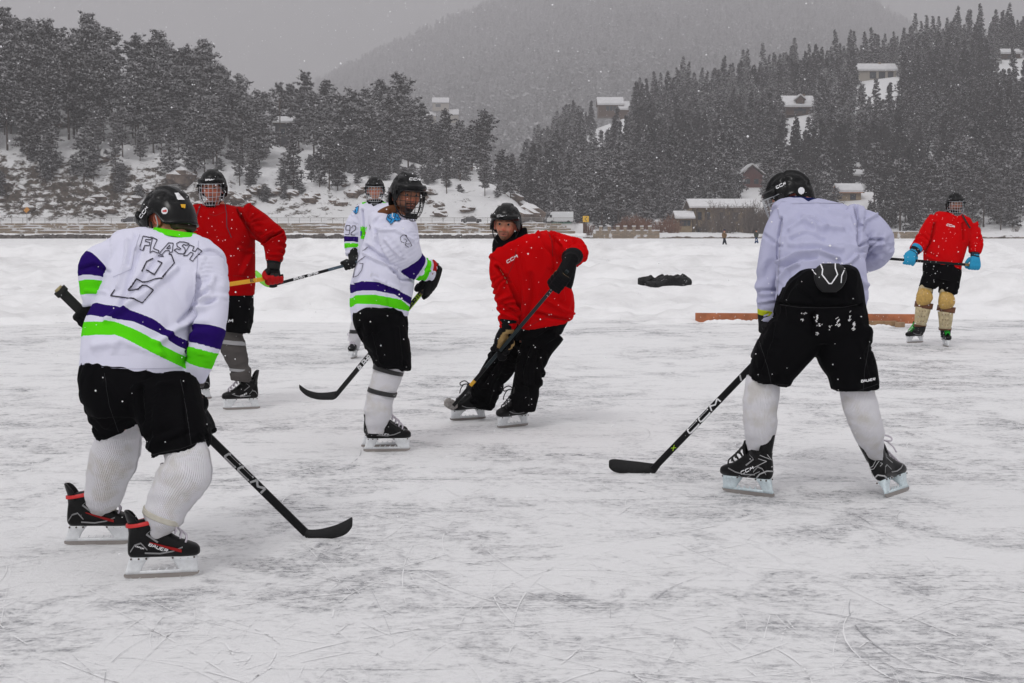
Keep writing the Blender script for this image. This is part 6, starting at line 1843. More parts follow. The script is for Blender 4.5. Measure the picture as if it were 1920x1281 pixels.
# ---- the player in red with old cream shin pads, far right
def right_red():
    d = ground_y(650.0); B = Body(d)
    r = person('hockey player in red jersey with cream shin pads, blue gloves and green laces', d, 1760, 650)
    torso = [(1791, 402, .0, 15, 15, -10), (1789, 407, 0, 33, 23, -14), (1784, 422, 0, 40, 27, -12), (1776, 452, 0, 36, 30, -12), (1769, 480, 0, 36, 29, -12), (1767, 501, 0, 35, 28, -12)]
    la = [(1757, 413, 0, 18), (1741, 434, -.03, 15.5), (1728, 454, -.06, 14), (1714, 471, -.1, 11)]
    ra = [(1816, 424, 0, 18), (1825, 442, -.02, 15), (1829, 460, -.05, 14), (1828, 475, -.08, 11)]
    j = garment(B, 'jersey', r, M_RED_B, torso, [la, ra], 0.0135, 3, [([(1752, 420), (1746, 450), (1737, 470)], 3, -5), ([(1804, 420), (1806, 450)], 3, -5), ([(1740, 480), (1775, 500)], 4, 4)], 0.007, 0.007, None, 63)
    decal([j], text_strokes('CCM', (1775, 423), (1789, 427), 3.4, 1.1), 'lettering', j, M_PRINT, .004, 1.2)
    mk('neck_gaiter', remesh([loft(B, [(1789, 399, -.03, 14, 14), (1787, 407, -.05, 15, 16), (1786, 413, -.10, 6, 8)], 16)], 0.012, 2), M_GAITER, r)
    garment(B, 'shorts', r, M_SHORT, [(1767, 488, 0, 32, 27, -12), (1766, 505, 0, 36, 30, -11), (1765, 524, 0, 34, 28, -11)], [[(1750, 518, 0, 19, 24), (1743, 530, 0, 17, 22), (1738, 540, 0, 15, 20, -10)], [(1780, 522, 0, 20, 24), (1779, 538, 0, 18, 22), (1776, 551, 0, 16.5, 20, -6)]], 0.014, 3, (), 0.004, 0.005, None, 67)
    for pts, cap, sk in (([(1738, 536, 0, 13), (1734, 560, 0, 12), (1729, 590, 0, 10.5), (1726, 612, 0, 10), (1724, 622, 0, 9)], [(1735, 545, -.10), (1734, 552, -.13), (1733, 561, -.13), (1733, 568, -.10)], (1731, 577, 1728, 594, 1725, 609)), ([(1776, 546, 0, 13), (1775, 570, 0, 12), (1773, 595, 0, 10.5), (1773, 618, 0, 10), (1773, 632, 0, 9)], [(1775, 551, -.10), (1775, 558, -.13), (1775, 568, -.13), (1775, 575, -.10)], (1773, 584, 1773, 600, 1772, 616))):
        so = sock(B, r, pts, mat('black_sock', (0.012, 0.012, 0.014), 0.9), 'sock', 0.006, 3)
        w = (11, 15, 16, 13)
        sp = mk('shin_pad', loft(B, [(sk[0], sk[1], -.07, 15, 9), (sk[2], sk[3], -.07, 13, 9), (sk[4], sk[5], -.06, 11, 8)], 16), M_PAD, r)
        sv = loft(B, [(sk[0], sk[1], -.07, 15, 9), (sk[2], sk[3], -.07, 13, 9), (sk[4], sk[5], -.06, 11, 8)], 16)
        o_bvh[sp.name] = sv
        mk('knee_cap', loft(B, [(*c, ww, ww * .55) for c, ww in zip(cap, w)], 16), M_PADY, sp)
        mk('knee_rim', loft(B, [(cap[0][0], cap[0][1] - 5, -.04, 11, 8), (cap[0][0], cap[0][1] - 1, -.07, 14, 8), (cap[0][0], cap[0][1] + 2, -.06, 14, 8)], 14), M_PAD, sp)
        mk('strap', loft(B, [(cap[3][0], cap[3][1] - 1, -.04, 17, 14), (sk[0], sk[1] + 1, -.04, 17, 14)], 18), M_LEATHER, sp)
        mk('strap', loft(B, [(sk[4], sk[5] - 2, -.03, 12, 11), (sk[4], sk[5] + 3, -.03, 11.5, 11)], 16), M_LEATHER, sp)
        rv = MB()
        for a in (0.2, 0.5, 0.8):
            for sx in (-5, 0, 5):
                x = sk[0] + (sk[4] - sk[0]) * a + sx; y = sk[1] + (sk[5] - sk[1]) * a
                rv.add(tube([B.pt(x, y, -.07 - 9 * B.m()), B.pt(x, y, -.085 - 9 * B.m())], 0.006, 6))
        mk('rivet', rv.vf(), M_LEATHER, sp)
    make_skate(B, r, (1716, 643, gat(643, d)), 213, lace=M_LACE_G, bow=False)
    make_skate(B, r, (1773, 650, 0), 268, lace=M_LACE_G, bow=False)
    core = core_mesh(B, [torso, la, ra, [(1790, 406, 0, 20), (1791, 392, 0, 19)], [(1750, 518, 0, 20), (1734, 560, 0, 13), (1725, 615, 0, 10)], [(1778, 524, 0, 20), (1775, 570, 0, 13), (1773, 625, 0, 10)]], vox=0.024)
    M, C = make_head(B, r, (1791, 383, -.04), -4, 3, 0, SKIN_C, (0.9, 0.5), core)
    h, bo = make_helmet(B, r, M, C, 'silver', False, True)
    decal([bo], text_strokes('CCM', (1785, 371.5), (1797, 371), 2.0, 0.9), 'lettering', bo, M_PRINT_G, .005, 1.2)
    decal([j], [([(1803, 402), (1808, 412), (1813, 420), (1818, 428)], 3.2)], 'strap', h, M_FOAM, .01, 2)
    sr, b0, h0, ax = make_stick(B, 'black stick held level in blue gloves by the player with cream pads', (1838, 498.5, -.10), (1612, 481, -.42),
        [(1618, 475, 486, -.42), (1604, 474, 487, -.43), (1585, 475, 485, -.44), (1578, 477, 482, -.44)], [(0, mat('stick_tan', (0.22, 0.15, 0.06), 0.6)), (0.13, MATS['stick_black'])])
    g1 = on_stick(b0, h0, 0.055); w1 = B.pt(1828, 478, -.09)
    gb = glove(B, r, w1, g1, ax, mv(w1, B.pt(1829, 458, -.05)), GL_BLUE, side=1, sc=1.15)
    decal([gb], text_strokes('CM', (1822, 478), (1834, 477), 4, 1.4), 'lettering', gb, M_PRINT_K, .004, 1.2)
    g2 = on_stick(b0, h0, 0.60); w2 = B.pt(1713, 473, -.16)
    glove(B, r, w2, g2, -ax, mv(w2, B.pt(1728, 454, -.06)), GL_BLUE, side=-1, sc=1.15)
right_red()

# ------------------------------------------------------------------ the shore: walls, rail, road, signs, cars
def xz(u, row, Y): return (u - CX) / F * Y, CAMH + (HZ - row) * Y / F
M_STONE = mat('tan_stone', (0.30, 0.235, 0.165), 0.9)
def stone_nodes():
    t, b, L = nodes(M_STONE)
    tc = _n(t, 'ShaderNodeTexCoord')
    mp = _n(t, 'ShaderNodeMapping'); mp.inputs['Rotation'].default_value = (math.pi / 2, 0, 0)
    L(tc.outputs['Object'], mp.inputs[0])
    br = _n(t, 'ShaderNodeTexBrick')
    br.inputs['Scale'].default_value = 1.0; br.inputs['Brick Width'].default_value = 0.9; br.inputs['Row Height'].default_value = 0.27; br.inputs['Mortar Size'].default_value = 0.03
    br.inputs['Color1'].default_value = (0.34, 0.26, 0.18, 1); br.inputs['Color2'].default_value = (0.22, 0.17, 0.125, 1); br.inputs['Mortar'].default_value = (0.10, 0.085, 0.07, 1)
    L(mp.outputs[0], br.inputs['Vector'])
    n = _n(t, 'ShaderNodeTexNoise'); n.inputs['Scale'].default_value = 0.8; n.inputs['Detail'].default_value = 6
    L(tc.outputs['Object'], n.inputs['Vector'])
    r = _n(t, 'ShaderNodeMapRange'); r.inputs['From Min'].default_value = 0.56; r.inputs['From Max'].default_value = 0.64
    L(n.outputs['Fac'], r.inputs['Value'])
    x = _n(t, 'ShaderNodeMix', data_type='RGBA'); x.inputs['B'].default_value = (0.62, 0.61, 0.61, 1)
    L(r.outputs[0], x.inputs['Factor']); L(br.outputs['Color'], x.inputs['A']); L(x.outputs['Result'], b.inputs['Base Color'])
stone_nodes()
M_RAIL = mat('rail_metal', (0.30, 0.29, 0.28), 0.6, 0.3)
M_DARKROCK = mat('wet_rock', (0.055, 0.045, 0.04), 0.9, vary=0.6, vscale=1.5, var2=(0.13, 0.11, 0.10))
M_ASPH = mat('snowy_asphalt', (0.22, 0.21, 0.21), 0.8, vary=0.4, vscale=0.6, var2=(0.6, 0.6, 0.6))
M_SNOWCAP = mat('snow_cap', (0.72, 0.72, 0.735), 0.9, vary=0.12, vscale=0.7)

rd = mk('road', (np.array([[-140, 338.5, 3.31], [14, 338.5, 3.31], [14, 352.5, 3.33], [-140, 352.5, 3.33]], float), [(0, 1, 2, 3)]), M_ASPH, smooth=False)
tag(rd, 'slushy lakeside road behind the stepped stone wall', kind='structure')
bank = MB().add(box((-63, 347.0, 1.60), (78, 8.2, 1.70)))
bk = bank.mk('road_bank', [M_SNOW]); tag(bk, 'snowy bank carrying the lakeside road', kind='structure')

def stepped_wall():
    w = thing('stone_wall', 'long stepped tan stone retaining wall below the lakeside road', 'wall', (-60, 335.5, 0.2))
    g = np.random.default_rng(8)
    for k in range(4):
        y0 = 335.0 + 0.55 * k; z0 = 1.15 + 0.54 * k
        x1 = 13.2 - 0.9 * k
        mk('stone_course', box(((-140 + x1) / 2, y0 + 1.6, z0 + 0.27), ((140 + x1) / 2, 1.6, 0.265)), M_STONE, w, False)
        V, Fc, n = [], [], 0                                     # snow lying unevenly on the ledge
        xs = np.arange(-140, x1, 0.8)
        hh = np.clip(fbm(np.stack([xs * 0.35, xs * 0 + k * 9, xs * 0], 1), 70 + k, 3) - 0.42, 0, 1) * 1.0
        Rg = [np.array([[x, y0 + 0.02, z0 + 0.54], [x, y0 + 0.03, z0 + 0.54 + h * 0.7], [x, y0 + 0.5, z0 + 0.56 + h], [x, y0 + 0.62, z0 + 0.54]]) for x, h in zip(xs, hh)]
        mk('ledge_snow', rings(Rg), M_SNOWCAP, w)
    g2 = np.random.default_rng(9)
    ob = MB()
    for i in range(900):
        x = g2.uniform(-140, 3); s = g2.uniform(0.25, 0.75)
        ob.add(box((x, 333.2 + g2.uniform(-.6, .9), 0.35 + g2.uniform(-.1, .25)), (s, s * .7, s * .5), rz(g2.uniform(0, 3)) @ rx(g2.uniform(-.5, .5))))
    o = ob.mk('shore_rubble', [M_DARKROCK]); tag(o, 'dark wet rubble along the foot of the stepped wall', kind='stuff')
    xs = np.arange(-142, 16, 0.7)
    h = fbm(np.stack([xs * 0.4, xs * 0, xs * 0], 1), 91, 4)
    Rg = [np.array([[x, 334.0, 0.4], [x, 333.9 + a * .3, 0.75 + a * 0.35], [x, 334.6, 1.02 + a * 0.42], [x, 335.4, 1.1 + .2 * a], [x, 335.6, 0.4]]) for x, a in zip(xs, h)]
    o = mk('snow_berm', rings(Rg), M_SNOW); tag(o, 'low berm of snow below the stepped wall', kind='structure')
stepped_wall()

def railing():
    r = thing('guard_rail', 'thin metal pedestrian railing along the top of the stepped wall', 'railing', (-60, 338.0, 3.3))
    pm = mesh_of('rail_post', *box((0, 0, 0.58), (0.045, 0.045, 0.62)), M_RAIL, smooth=False)
    for i in range(64):
        x = -138 + 2.33 * i
        p = link('post', pm, r); p.location = (x + 60, 0.0, 0.0); ORG[p.name] = ORG[r.name]
    for z in (0.55, 0.9, 1.17):
        mk('rail', box((-62.5, 338.0, 3.3 + z), (75.5, 0.03, 0.032 if z < 1 else 0.05)), M_RAIL, r, False)
railing()

def sign(name, label, u, row, Y, w, h, m, mark=None, mcol=None, zg=3.3, rot=0.0):
    x, z = xz(u, row, Y)
    s = thing(name, label, 'road sign', (x, Y, zg))
    mk('post', box((x, Y + 0.06, (zg + z) / 2), (0.05, 0.05, (z - zg) / 2 + 0.1)), M_RAIL, s, False)
    p = mk('panel', box((x, Y, z), (w / 2, 0.03, h / 2), ry(rot)), m, s, False)
    if mark:
        mb = MB()
        for a, b in mark:
            a, b = np.array(a), np.array(b); e = unit(b - a); q = np.array([-e[1], e[0]]) * 0.09
            pts = [a - q, b - q, b + q, a + q]
            mb.add(([(x + c[0] * w / 2, Y - 0.034, z + c[1] * h / 2) for c in pts], [(0, 1, 2, 3)]))
        mb.mk('arrow', [mcol], s)
    return s
sign('curve_sign', 'yellow chevron curve sign standing beyond the railing', 1098, 411, 341, 1.3, 1.3, mat('sign_yellow', (0.72, 0.42, 0.01), 0.5), [((.45, .75), (-.35, 0.05)), ((.45, -.75), (-.35, -0.05))], M_PRINT_K)
sign('direction_sign', 'green road sign in front of the white truck', 1053, 422, 339.5, 4.2, 0.95, mat('sign_green', (0.01, 0.19, 0.11), 0.5), None, None, 2.0)
sign('warning_sign', 'small orange diamond sign below the rock cut at the far left', 53, 394, 347, 0.85, 1.1, mat('sign_orange', (0.62, 0.26, 0.02), 0.5), None, None, 3.3, R(45))

def vehicle(label, cat, x, y, z, L, Hh, m, van=False, face=1):
    v = thing('van' if van else 'car', label, cat, (x, y, z))
    hl = L / 2
    prof = [(-hl, .35), (-hl, .75), (-hl * .93, .95), (-hl * .55, 1.0), (-hl * .30, Hh), (hl * .45, Hh), (hl * .72, 1.02), (hl * .97, .92), (hl, .6), (hl, .35)] if not van else [(-hl, .4), (-hl, 1.2), (-hl * .86, 1.35), (-hl * .70, Hh * .95), (-hl * .62, Hh), (hl, Hh), (hl, .4)]
    V, Fc = plate([(a, b) for a, b in prof], -.86, .86)
    V[:, 0] *= face
    o = np.array([x, y, z])
    mk('body', (V + o, Fc), m, v, False)
    g = mat('car_glass', (0.015, 0.017, 0.02), 0.1)
    if van: mk('window', box(o + (-face * hl * .72, -.87, 1.55), (hl * .09, .02, .28)), g, v, False)
    else:
        mk('window', box(o + (face * -hl * .06 + .1, -.872, 1.2), (hl * .16, .02, .15)), g, v, False)
        mk('window', box(o + (face * hl * .40, -.872, 1.2), (hl * .14, .02, .15)), g, v, False)
    for a in (-.62, .62):
        for s in (-.8, .8):
            w = mk('wheel', tube([o + (hl * a, s - .1, .33), o + (hl * a, s + .1, .33)], .33, 14), mat('tyre', (0.012, 0.012, 0.012), 0.8), v)
    mk('headlight', box(o + (-face * (hl + .01), -.55, .72), (.03, .14, .09)), M_PRINT, v, False)
    return v
vehicle('dark blue sedan passing behind the railing left of the FLASH player', 'car', (250 - CX) / F * 344, 344, 3.33, 4.5, 1.45, mat('car_blue', (0.015, 0.018, 0.032), 0.3))
vehicle('dark sedan on the lakeside road beside the number 9 player', 'car', (884 - CX) / F * 345, 345, 3.33, 4.4, 1.42, mat('car_dark', (0.02, 0.022, 0.028), 0.3), face=-1)
vehicle('white delivery truck on the road behind the green sign', 'truck', (1050 - CX) / F * 343, 343, 3.33, 5.6, 2.5, mat('truck_white', (0.70, 0.71, 0.72), 0.4), True)

def low_wall(label, u0, u1, r0, r1, Y, pillars):
    x0, z1 = xz(u0, r0, Y); x1, z0 = xz(u1, r1, Y); z0 = -0.2
    w = thing('stone_wall', label, 'wall', ((x0 + x1) / 2, Y, 0))
    mk('stone_course', box(((x0 + x1) / 2, Y + .4, (z0 + z1) / 2), ((x1 - x0) / 2, .4, (z1 - z0) / 2)), M_STONE, w, False)
    mk('snow_cap', remesh([box(((x0 + x1) / 2, Y + .4, z1 + .10), ((x1 - x0) / 2 + .1, .48, .11))], 0.15, 2), M_SNOWCAP, w)
    for u in pillars:
        x, _ = xz(u, r0, Y)
        p = mk('pillar', box((x, Y + .3, (z0 + z1 + .9) / 2), (.34, .42, (z1 + .9 - z0) / 2)), M_STONE, w, False)
        mk('pillar_snow', box((x, Y + .3, z1 + .9 + .1), (.38, .46, .1)), M_SNOWCAP, p, False)
low_wall('stone shore wall with square pillars near the two distant figures', 1112, 1236, 433, 446, 338.5, (1126, 1142, 1158, 1172, 1188, 1203, 1218))
low_wall('low tan wall capped with snow between the two right hand players', 1655, 1772, 435, 446, 336, ())
# the shore at the foot of the forest
xs = np.arange(-2, 190, 1.2)
h = fbm(np.stack([xs * 0.2, xs * 0, xs * 0], 1), 95, 4)
Rg = [np.array([[x, 341.5, -0.3], [x, 342.0 + a * 1.2, 0.35 + a * 0.5], [x, 347, 0.8 + a * 0.7], [x, 372, 1.0 + a], [x, 394, 0.9 + a], [x, 394, -0.4]]) for x, a in zip(xs, h)]
o = mk('shore', rings(Rg), slope_material('shore_snow', (0.13, 0.10, 0.075), 1.62, 0.35)); tag(o, 'snowy far shore with dry grass below the forest', kind='structure')

# ------------------------------------------------------------------ houses
M_WOODK = mat('dark_siding', (0.035, 0.034, 0.040), 0.8, vary=0.3, vscale=2)
M_WOODB = mat('brown_siding', (0.11, 0.065, 0.042), 0.8, vary=0.3, vscale=2)
M_WOODR = mat('red_siding', (0.14, 0.042, 0.034), 0.8, vary=0.3, vscale=2)
M_TAN = mat('tan_timber', (0.30, 0.225, 0.135), 0.8, vary=0.25, vscale=1.5)
M_CREAM = mat('cream_wall', (0.42, 0.38, 0.32), 0.8, vary=0.15)
M_GLASSW = mat('window_glass', (0.03, 0.04, 0.05), 0.08)
M_TRIM = mat('timber_trim', (0.10, 0.07, 0.05), 0.8)
def house(name, label, u0, u1, base, eave, ridge, Y, wall, depth=8.0, wins=(), over=0.6, snow=0.35, chimney=None, front=False, roofm=None, deck=False, posts=()):
    if Y > 800: Y = solve_r((u0 + u1) / 2, base, hill_m, 860.0, 1500.0)
    elif Y > 470: Y = solve_r((u0 + u1) / 2, base) + (-1.5 if 'wing' in label or 'dormer' in label else 0)
    elif Y > 430: Y = min(Y, solve_l((u0 + u1) / 2, base))
    x0, zb = xz(u0, base, Y); x1, ze = xz(u1, eave, Y); _, zr = xz(u0, ridge, Y)
    hs_ = thing(name, label, 'house', ((x0 + x1) / 2, Y, zb))
    mk('wall', box(((x0 + x1) / 2, Y + depth / 2, (zb - 2 + ze) / 2), ((x1 - x0) / 2, depth / 2, (ze - zb + 2) / 2)), wall, hs_, False)
    if front:
        xm = (x0 + x1) / 2
        def prism(t, lift, ov):
            a = [(x0 - ov, Y - ov, ze - .1 + lift), (xm, Y - ov, zr + lift), (x1 + ov, Y - ov, ze - .1 + lift)]
            V = [(p[0], p[1], p[2]) for p in a] + [(p[0], p[1], p[2] + t) for p in a] + [(p[0], Y + depth + ov, p[2]) for p in a] + [(p[0], Y + depth + ov, p[2] + t) for p in a]
            return np.array(V, float), [(0, 1, 4, 3), (1, 2, 5, 4), (3, 4, 10, 9), (4, 5, 11, 10), (6, 9, 10, 7), (7, 10, 11, 8), (0, 6, 7, 1), (1, 7, 8, 2), (0, 3, 9, 6), (2, 8, 11, 5)]
        mk('gable', (np.array([(x0, Y + .02, ze), (x1, Y + .02, ze), (xm, Y + .02, zr), (x0, Y + .3, ze), (x1, Y + .3, ze), (xm, Y + .3, zr)], float), [(0, 1, 2), (3, 5, 4), (0, 3, 4, 1), (1, 4, 5, 2), (2, 5, 3, 0)]), wall, hs_, False)
        rf = mk('roof', prism(.18, 0, over), roofm or M_TRIM, hs_, False)
        if snow: mk('roof_snow', prism(snow, .19, over - .08), M_SNOWCAP, rf, False)
    else:
        def slab(t, lift, ov):
            ym = Y + depth / 2
            k = [(Y - ov, ze - .1 + lift), (ym, zr + lift), (Y + depth + ov, ze - .1 + lift)]
            V = []
            for x in (x0 - ov, x1 + ov):
                V += [(x, a, b) for a, b in k] + [(x, a, b + t) for a, b in k]
            return np.array(V, float), [(0, 1, 4, 3), (1, 2, 5, 4), (6, 9, 10, 7), (7, 10, 11, 8), (3, 4, 10, 9), (4, 5, 11, 10), (0, 6, 7, 1), (1, 7, 8, 2), (0, 3, 9, 6), (2, 8, 11, 5)]
        rf = mk('roof', slab(.2, 0, over), roofm or M_TRIM, hs_, False)
        if snow: mk('roof_snow', slab(snow, .21, over - .06), M_SNOWCAP, rf, False)
    for (a, b, c, d) in wins:
        xa, xb = x0 + (x1 - x0) * a, x0 + (x1 - x0) * b; za, zc = zb + (ze - zb) * c, zb + (ze - zb) * d
        w = mk('window', box(((xa + xb) / 2, Y - .04, (za + zc) / 2), ((xb - xa) / 2 + .1, .05, (zc - za) / 2 + .1)), M_TRIM if wall is not M_WOODK else M_CREAM, hs_, False)
        mk('pane', box(((xa + xb) / 2, Y - .10, (za + zc) / 2), ((xb - xa) / 2, .02, (zc - za) / 2)), M_GLASSW, w, False)
    if chimney: 
        cx = x0 + (x1 - x0) * chimney
        mk('chimney', box((cx, Y + depth * .5, zr + .5), (.6, .6, 1.1)), M_STONE, hs_, False)
    if deck:
        mk('deck', box(((x0 + x1) / 2, Y - 1.6, zb + .1), ((x1 - x0) / 2, 1.6, .12)), M_WOODB, hs_, False)
        mk('deck_rail', box(((x0 + x1) / 2, Y - 3.15, zb + 1.1), ((x1 - x0) / 2, .05, .08)), M_WOODB, hs_, False)
    for a in posts:
        x = x0 + (x1 - x0) * a
        mk('post', box((x, Y - .5, (zb + ze) / 2), (.16, .16, (ze - zb) / 2)), M_CREAM, hs_, False)
    return hs_
house('cabin', 'dark cabin with a flat snowy roof on the hill above open snow', 519, 553, 264, 233, 223, 462, M_WOODK, 8, ((.25, .55, .3, .7),), 0.5, .5)
house('cabin', 'sliver of white roofed cabin among the crest pines at far left', 48, 76, 178, 163, 149, 455, M_WOODB, 7, (), .5, .6)
house('cabin', 'low cabin with pitched snowy roof under the headland pines', 748, 800, 300, 290, 279, 445, M_WOODK, 8, ((.3, .6, .2, .8),))
house('cabin', 'brown cabin with a peaked roof near the round headed pine', 866, 886, 322, 296, 279, 440, M_WOODB, 7, ((.3, .7, .5, .9),), .7, .35, None, True)
house('house', 'pale flat house highest of the three misty valley roofs', 812, 842, 206, 196, 187, 905, M_CREAM, 9, ((.2, .5, .3, .8),), .6, .9)
house('house', 'small misty house at the lower left of the three valley roofs', 802, 818, 230, 220, 213, 890, M_CREAM, 8, (), .6, .9)
house('house', 'small misty house at the lower right of the three valley roofs', 843, 860, 228, 218, 209, 895, M_CREAM, 8, (), .6, .9)
house('house', 'white roofed house with balcony windows above the bare snow strip', 1121, 1166, 214, 200, 187, 700, M_WOODB, 12, ((.32, .44, .3, .9), (.48, .58, .3, .9), (.62, .7, .3, .9)), .7, .9)
house('house', 'lower wing with steep snowy roof beside the balcony house', 1159, 1178, 218, 209, 195, 694, M_WOODB, 9, (), .5, .9)
house('house', 'house under a wide hipped snowy roof with a dormer', 1470, 1520, 218, 204, 184, 690, M_WOODB, 14, ((.3, .45, .2, .8), (.6, .75, .2, .8)), 1.2, .8, .75, deck=True)
house('house', 'dormer gable poking from the wide hipped snowy roof', 1489, 1504, 218, 190, 182, 690.6, M_WOODB, 5, ((.25, .75, .2, .8),), .6, .6, None, True)
house('house', 'long pale house with tall glass front and stone chimney on the ridge', 1604, 1674, 152, 137, 125, 745, M_CREAM, 11, ((.30, .46, .1, .9), (.54, .70, .1, .9), (.78, .92, .1, .9)), .7, .9, .62, posts=(.25, .5, .74, .96))
house('house', 'flat roofed house at the top right below the highest trees', 1870, 1904, 114, 106, 98, 780, M_WOODB, 9, ((.3, .7, .2, .8),), .8, .9, deck=True)
house('house', 'dark red house with a slanted snowy roof behind the plain white player', 1388, 1428, 352, 330, 311, 520, M_WOODR, 9, ((.2, .4, .3, .7), (.6, .8, .3, .7)), .9, .5, None, True)
house('shed', 'narrow shed with snowy lean roof above the orange gable', 1594, 1616, 342, 331, 322, 505, M_WOODK, 5, (), .8, .5)
house('shed', 'tiny topmost shed above the narrow shed', 1597, 1609, 322, 316, 309, 515, M_WOODK, 4, (), .5, .5)
house('house', 'house with orange timber gable and broad snowy roof', 1572, 1612, 378, 362, 349, 480, M_TAN, 8, ((.5, .75, .2, .8),), .8, .6, None, False, mat('orange_timber', (0.34, 0.13, 0.04), 0.7))
house('lodge', 'tall timber framed lodge among bare shrubs at the lake edge', 1298, 1412, 444, 391, 377, 368, M_TAN, 12, ((.06, .14, .10, .32), (.06, .14, .60, .86), (.20, .28, .60, .86), (.44, .52, .55, .85), (.66, .74, .55, .85)), .9, .4)
for u in (1297.5, 1306, 1323, 1345, 1372, 1410):
    x, z1 = xz(u, 392, 367.8)
    lo_ = [o for o in bpy.data.objects if o.name.startswith('lodge')][0]
    mk('timber', box((x, 367.75, z1 / 2 + .2), (.16, .10, z1 / 2)), M_TRIM, lo_, False)
house('boathouse', 'small boathouse with a sloping snowy roof beside the tall lodge', 1270, 1297, 430, 411, 400, 364, M_TAN, 8, ((.15, .35, .35, .85), (.40, .60, .35, .85), (.66, .86, .35, .85)), .7, .4)

# utility pole by the dark cabin
x, zt = xz(528, 188, 455); _, zb = xz(528, 272, 455)
up = thing('utility_pole', 'thin utility pole standing beside the dark flat roofed cabin', 'pole', (x, 455, zb))
mk('pole', tube([(x, 455, zb - 1), (x, 455, zt)], .14, 7), M_BARK, up)
mk('crossarm', box((x, 455, zt - .8), (1.0, .07, .08)), M_BARK, up, False)

# ------------------------------------------------------------------ boulders and shrubs
def boulder(k):
    g = np.random.default_rng(300 + k)
    n, m_ = 12, 7
    V = []
    for i in range(m_ + 1):
        for j in range(n):
            a, b = math.pi * i / m_, 2 * math.pi * j / n
            V.append((math.sin(a) * math.cos(b), math.sin(a) * math.sin(b), math.cos(a)))
    V = np.array(V)
    V = V * (0.45 + 1.1 * fbm(V * 1.9 + k * 3.1, k, 3))[:, None] * np.array([1.3, 1.0, 0.75])
    Fc = [(i * n + j, (i + 1) * n + j, (i + 1) * n + (j + 1) % n, i * n + (j + 1) % n) for i in range(m_) for j in range(n)]
    return mesh_of('boulder', V, Fc, smooth=False, mats= slope_material('boulder_rock', (0.17, 0.13, 0.105), 1.35, 0.8))
BOULD = [boulder(k) for k in range(4)]
g = np.random.default_rng(21)
def put_boulder(u, row, s, label, group=None):
    Y = solve_l(u, row); x, z = place_l(u, Y)
    o = link('boulder', BOULD[int(g.integers(0, 4))]); o.location = (x, Y, z - s * .1); o.scale = (s, s, s * g.uniform(.7, 1.1)); o.rotation_euler.z = g.uniform(0, 6)
    tag(o, label, 'rock', group)
put_boulder(348, 336, 3.0, 'large rounded brown boulder just left of the dark red player')
put_boulder(205, 300, 2.6, 'flat grey boulder on the bare slope below the crest pines')
put_boulder(122, 238, 2.2, 'boulder in the snowy gully near the wide low pine')
for i in range(60):
    u_ = g.uniform(0, 985)
    zr_ = ('left of the FLASH player', 'behind the dark red player', 'behind the number 9 player')[int(np.searchsorted((300, 600), u_))]
    put_boulder(u_, g.uniform(345, 408), g.uniform(0.7, 1.9), 'jagged brown rock in the snow streaked road cut ' + zr_, 'rocks of the road cut ' + zr_)
for i, (u, row) in enumerate(((962, 372), (978, 388), (988, 402), (950, 360), (970, 404), (940, 345))):
    put_boulder(u, row, g.uniform(2.0, 3.4), 'snow topped rock of the headland outcrop at the road bend', 'rocks of the headland outcrop')

def bare_shrub(k, h, spread, m):
    g = np.random.default_rng(400 + k)
    mb = MB()
    for i in range(30):
        a = g.uniform(0, 6.28); s = spread * g.random() ** .5; hh = h * g.uniform(.55, 1.05)
        b0 = np.array([math.cos(a) * s * .3, math.sin(a) * s * .3, -.3]); e = np.array([math.cos(a) * s, math.sin(a) * s, hh])
        md = (b0 + e) / 2 + g.normal(size=3) * h * .04
        mb.add(tube([b0, md, e], [.07, .05, .015], 3, cap=False))
        for q in range(7):
            t = g.uniform(.3, .95); p = b0 + (e - b0) * t
            mb.add(tube([p, p + np.array([g.normal() * h * .11, g.normal() * h * .11, h * g.uniform(.06, .2)])], [.04, .012], 3, cap=False))
    return mesh_of('bare_shrub', *mb.vf(), m, smooth=False)
M_TWIG = mat('grey_twigs', (0.12, 0.095, 0.08), 0.9)
M_TWIGR = mat('rust_twigs', (0.17, 0.075, 0.04), 0.9)
SH = [bare_shrub(k, 6.2, 3.0, M_TWIG) for k in range(3)] + [bare_shrub(5 + k, 3.4, 2.2, M_TWIGR) for k in range(2)]
def put_shrub(u, Y, k, s, label, group):
    x = (u - CX) / F * Y
    o = link('bare_shrub', SH[k]); o.location = (x, Y, 0.7); o.scale = (s, s, s); o.rotation_euler.z = g.uniform(0, 6)
    tag(o, label, 'shrub', group)
for i in range(24):
    put_shrub(g.uniform(1322, 1475), g.uniform(347, 364), int(g.integers(0, 3)), g.uniform(.55, 1.25), 'tall bare grey willow in the thicket before the lodge', 'bare willows by the lodge')
for i in range(16):
    put_shrub(g.uniform(1165, 1268), g.uniform(346, 378), 3 + int(g.integers(0, 2)), g.uniform(.8, 1.4), 'rust coloured bare bush on the shore left of the boathouse', 'rusty bushes by the boathouse')
for i in range(14):
    put_shrub(g.uniform(1480, 1960), g.uniform(350, 385), int(g.integers(0, 3)), g.uniform(.35, .7), 'low bare bush along the shore under the spruces', 'low bushes under the spruces')
for i in range(7):
    put_shrub(g.uniform(1080, 1180), g.uniform(344, 352), 3 + int(g.integers(0, 2)), g.uniform(.7, 1.0), 'reddish bare bush behind the pillared shore wall', 'reddish bushes behind the wall')

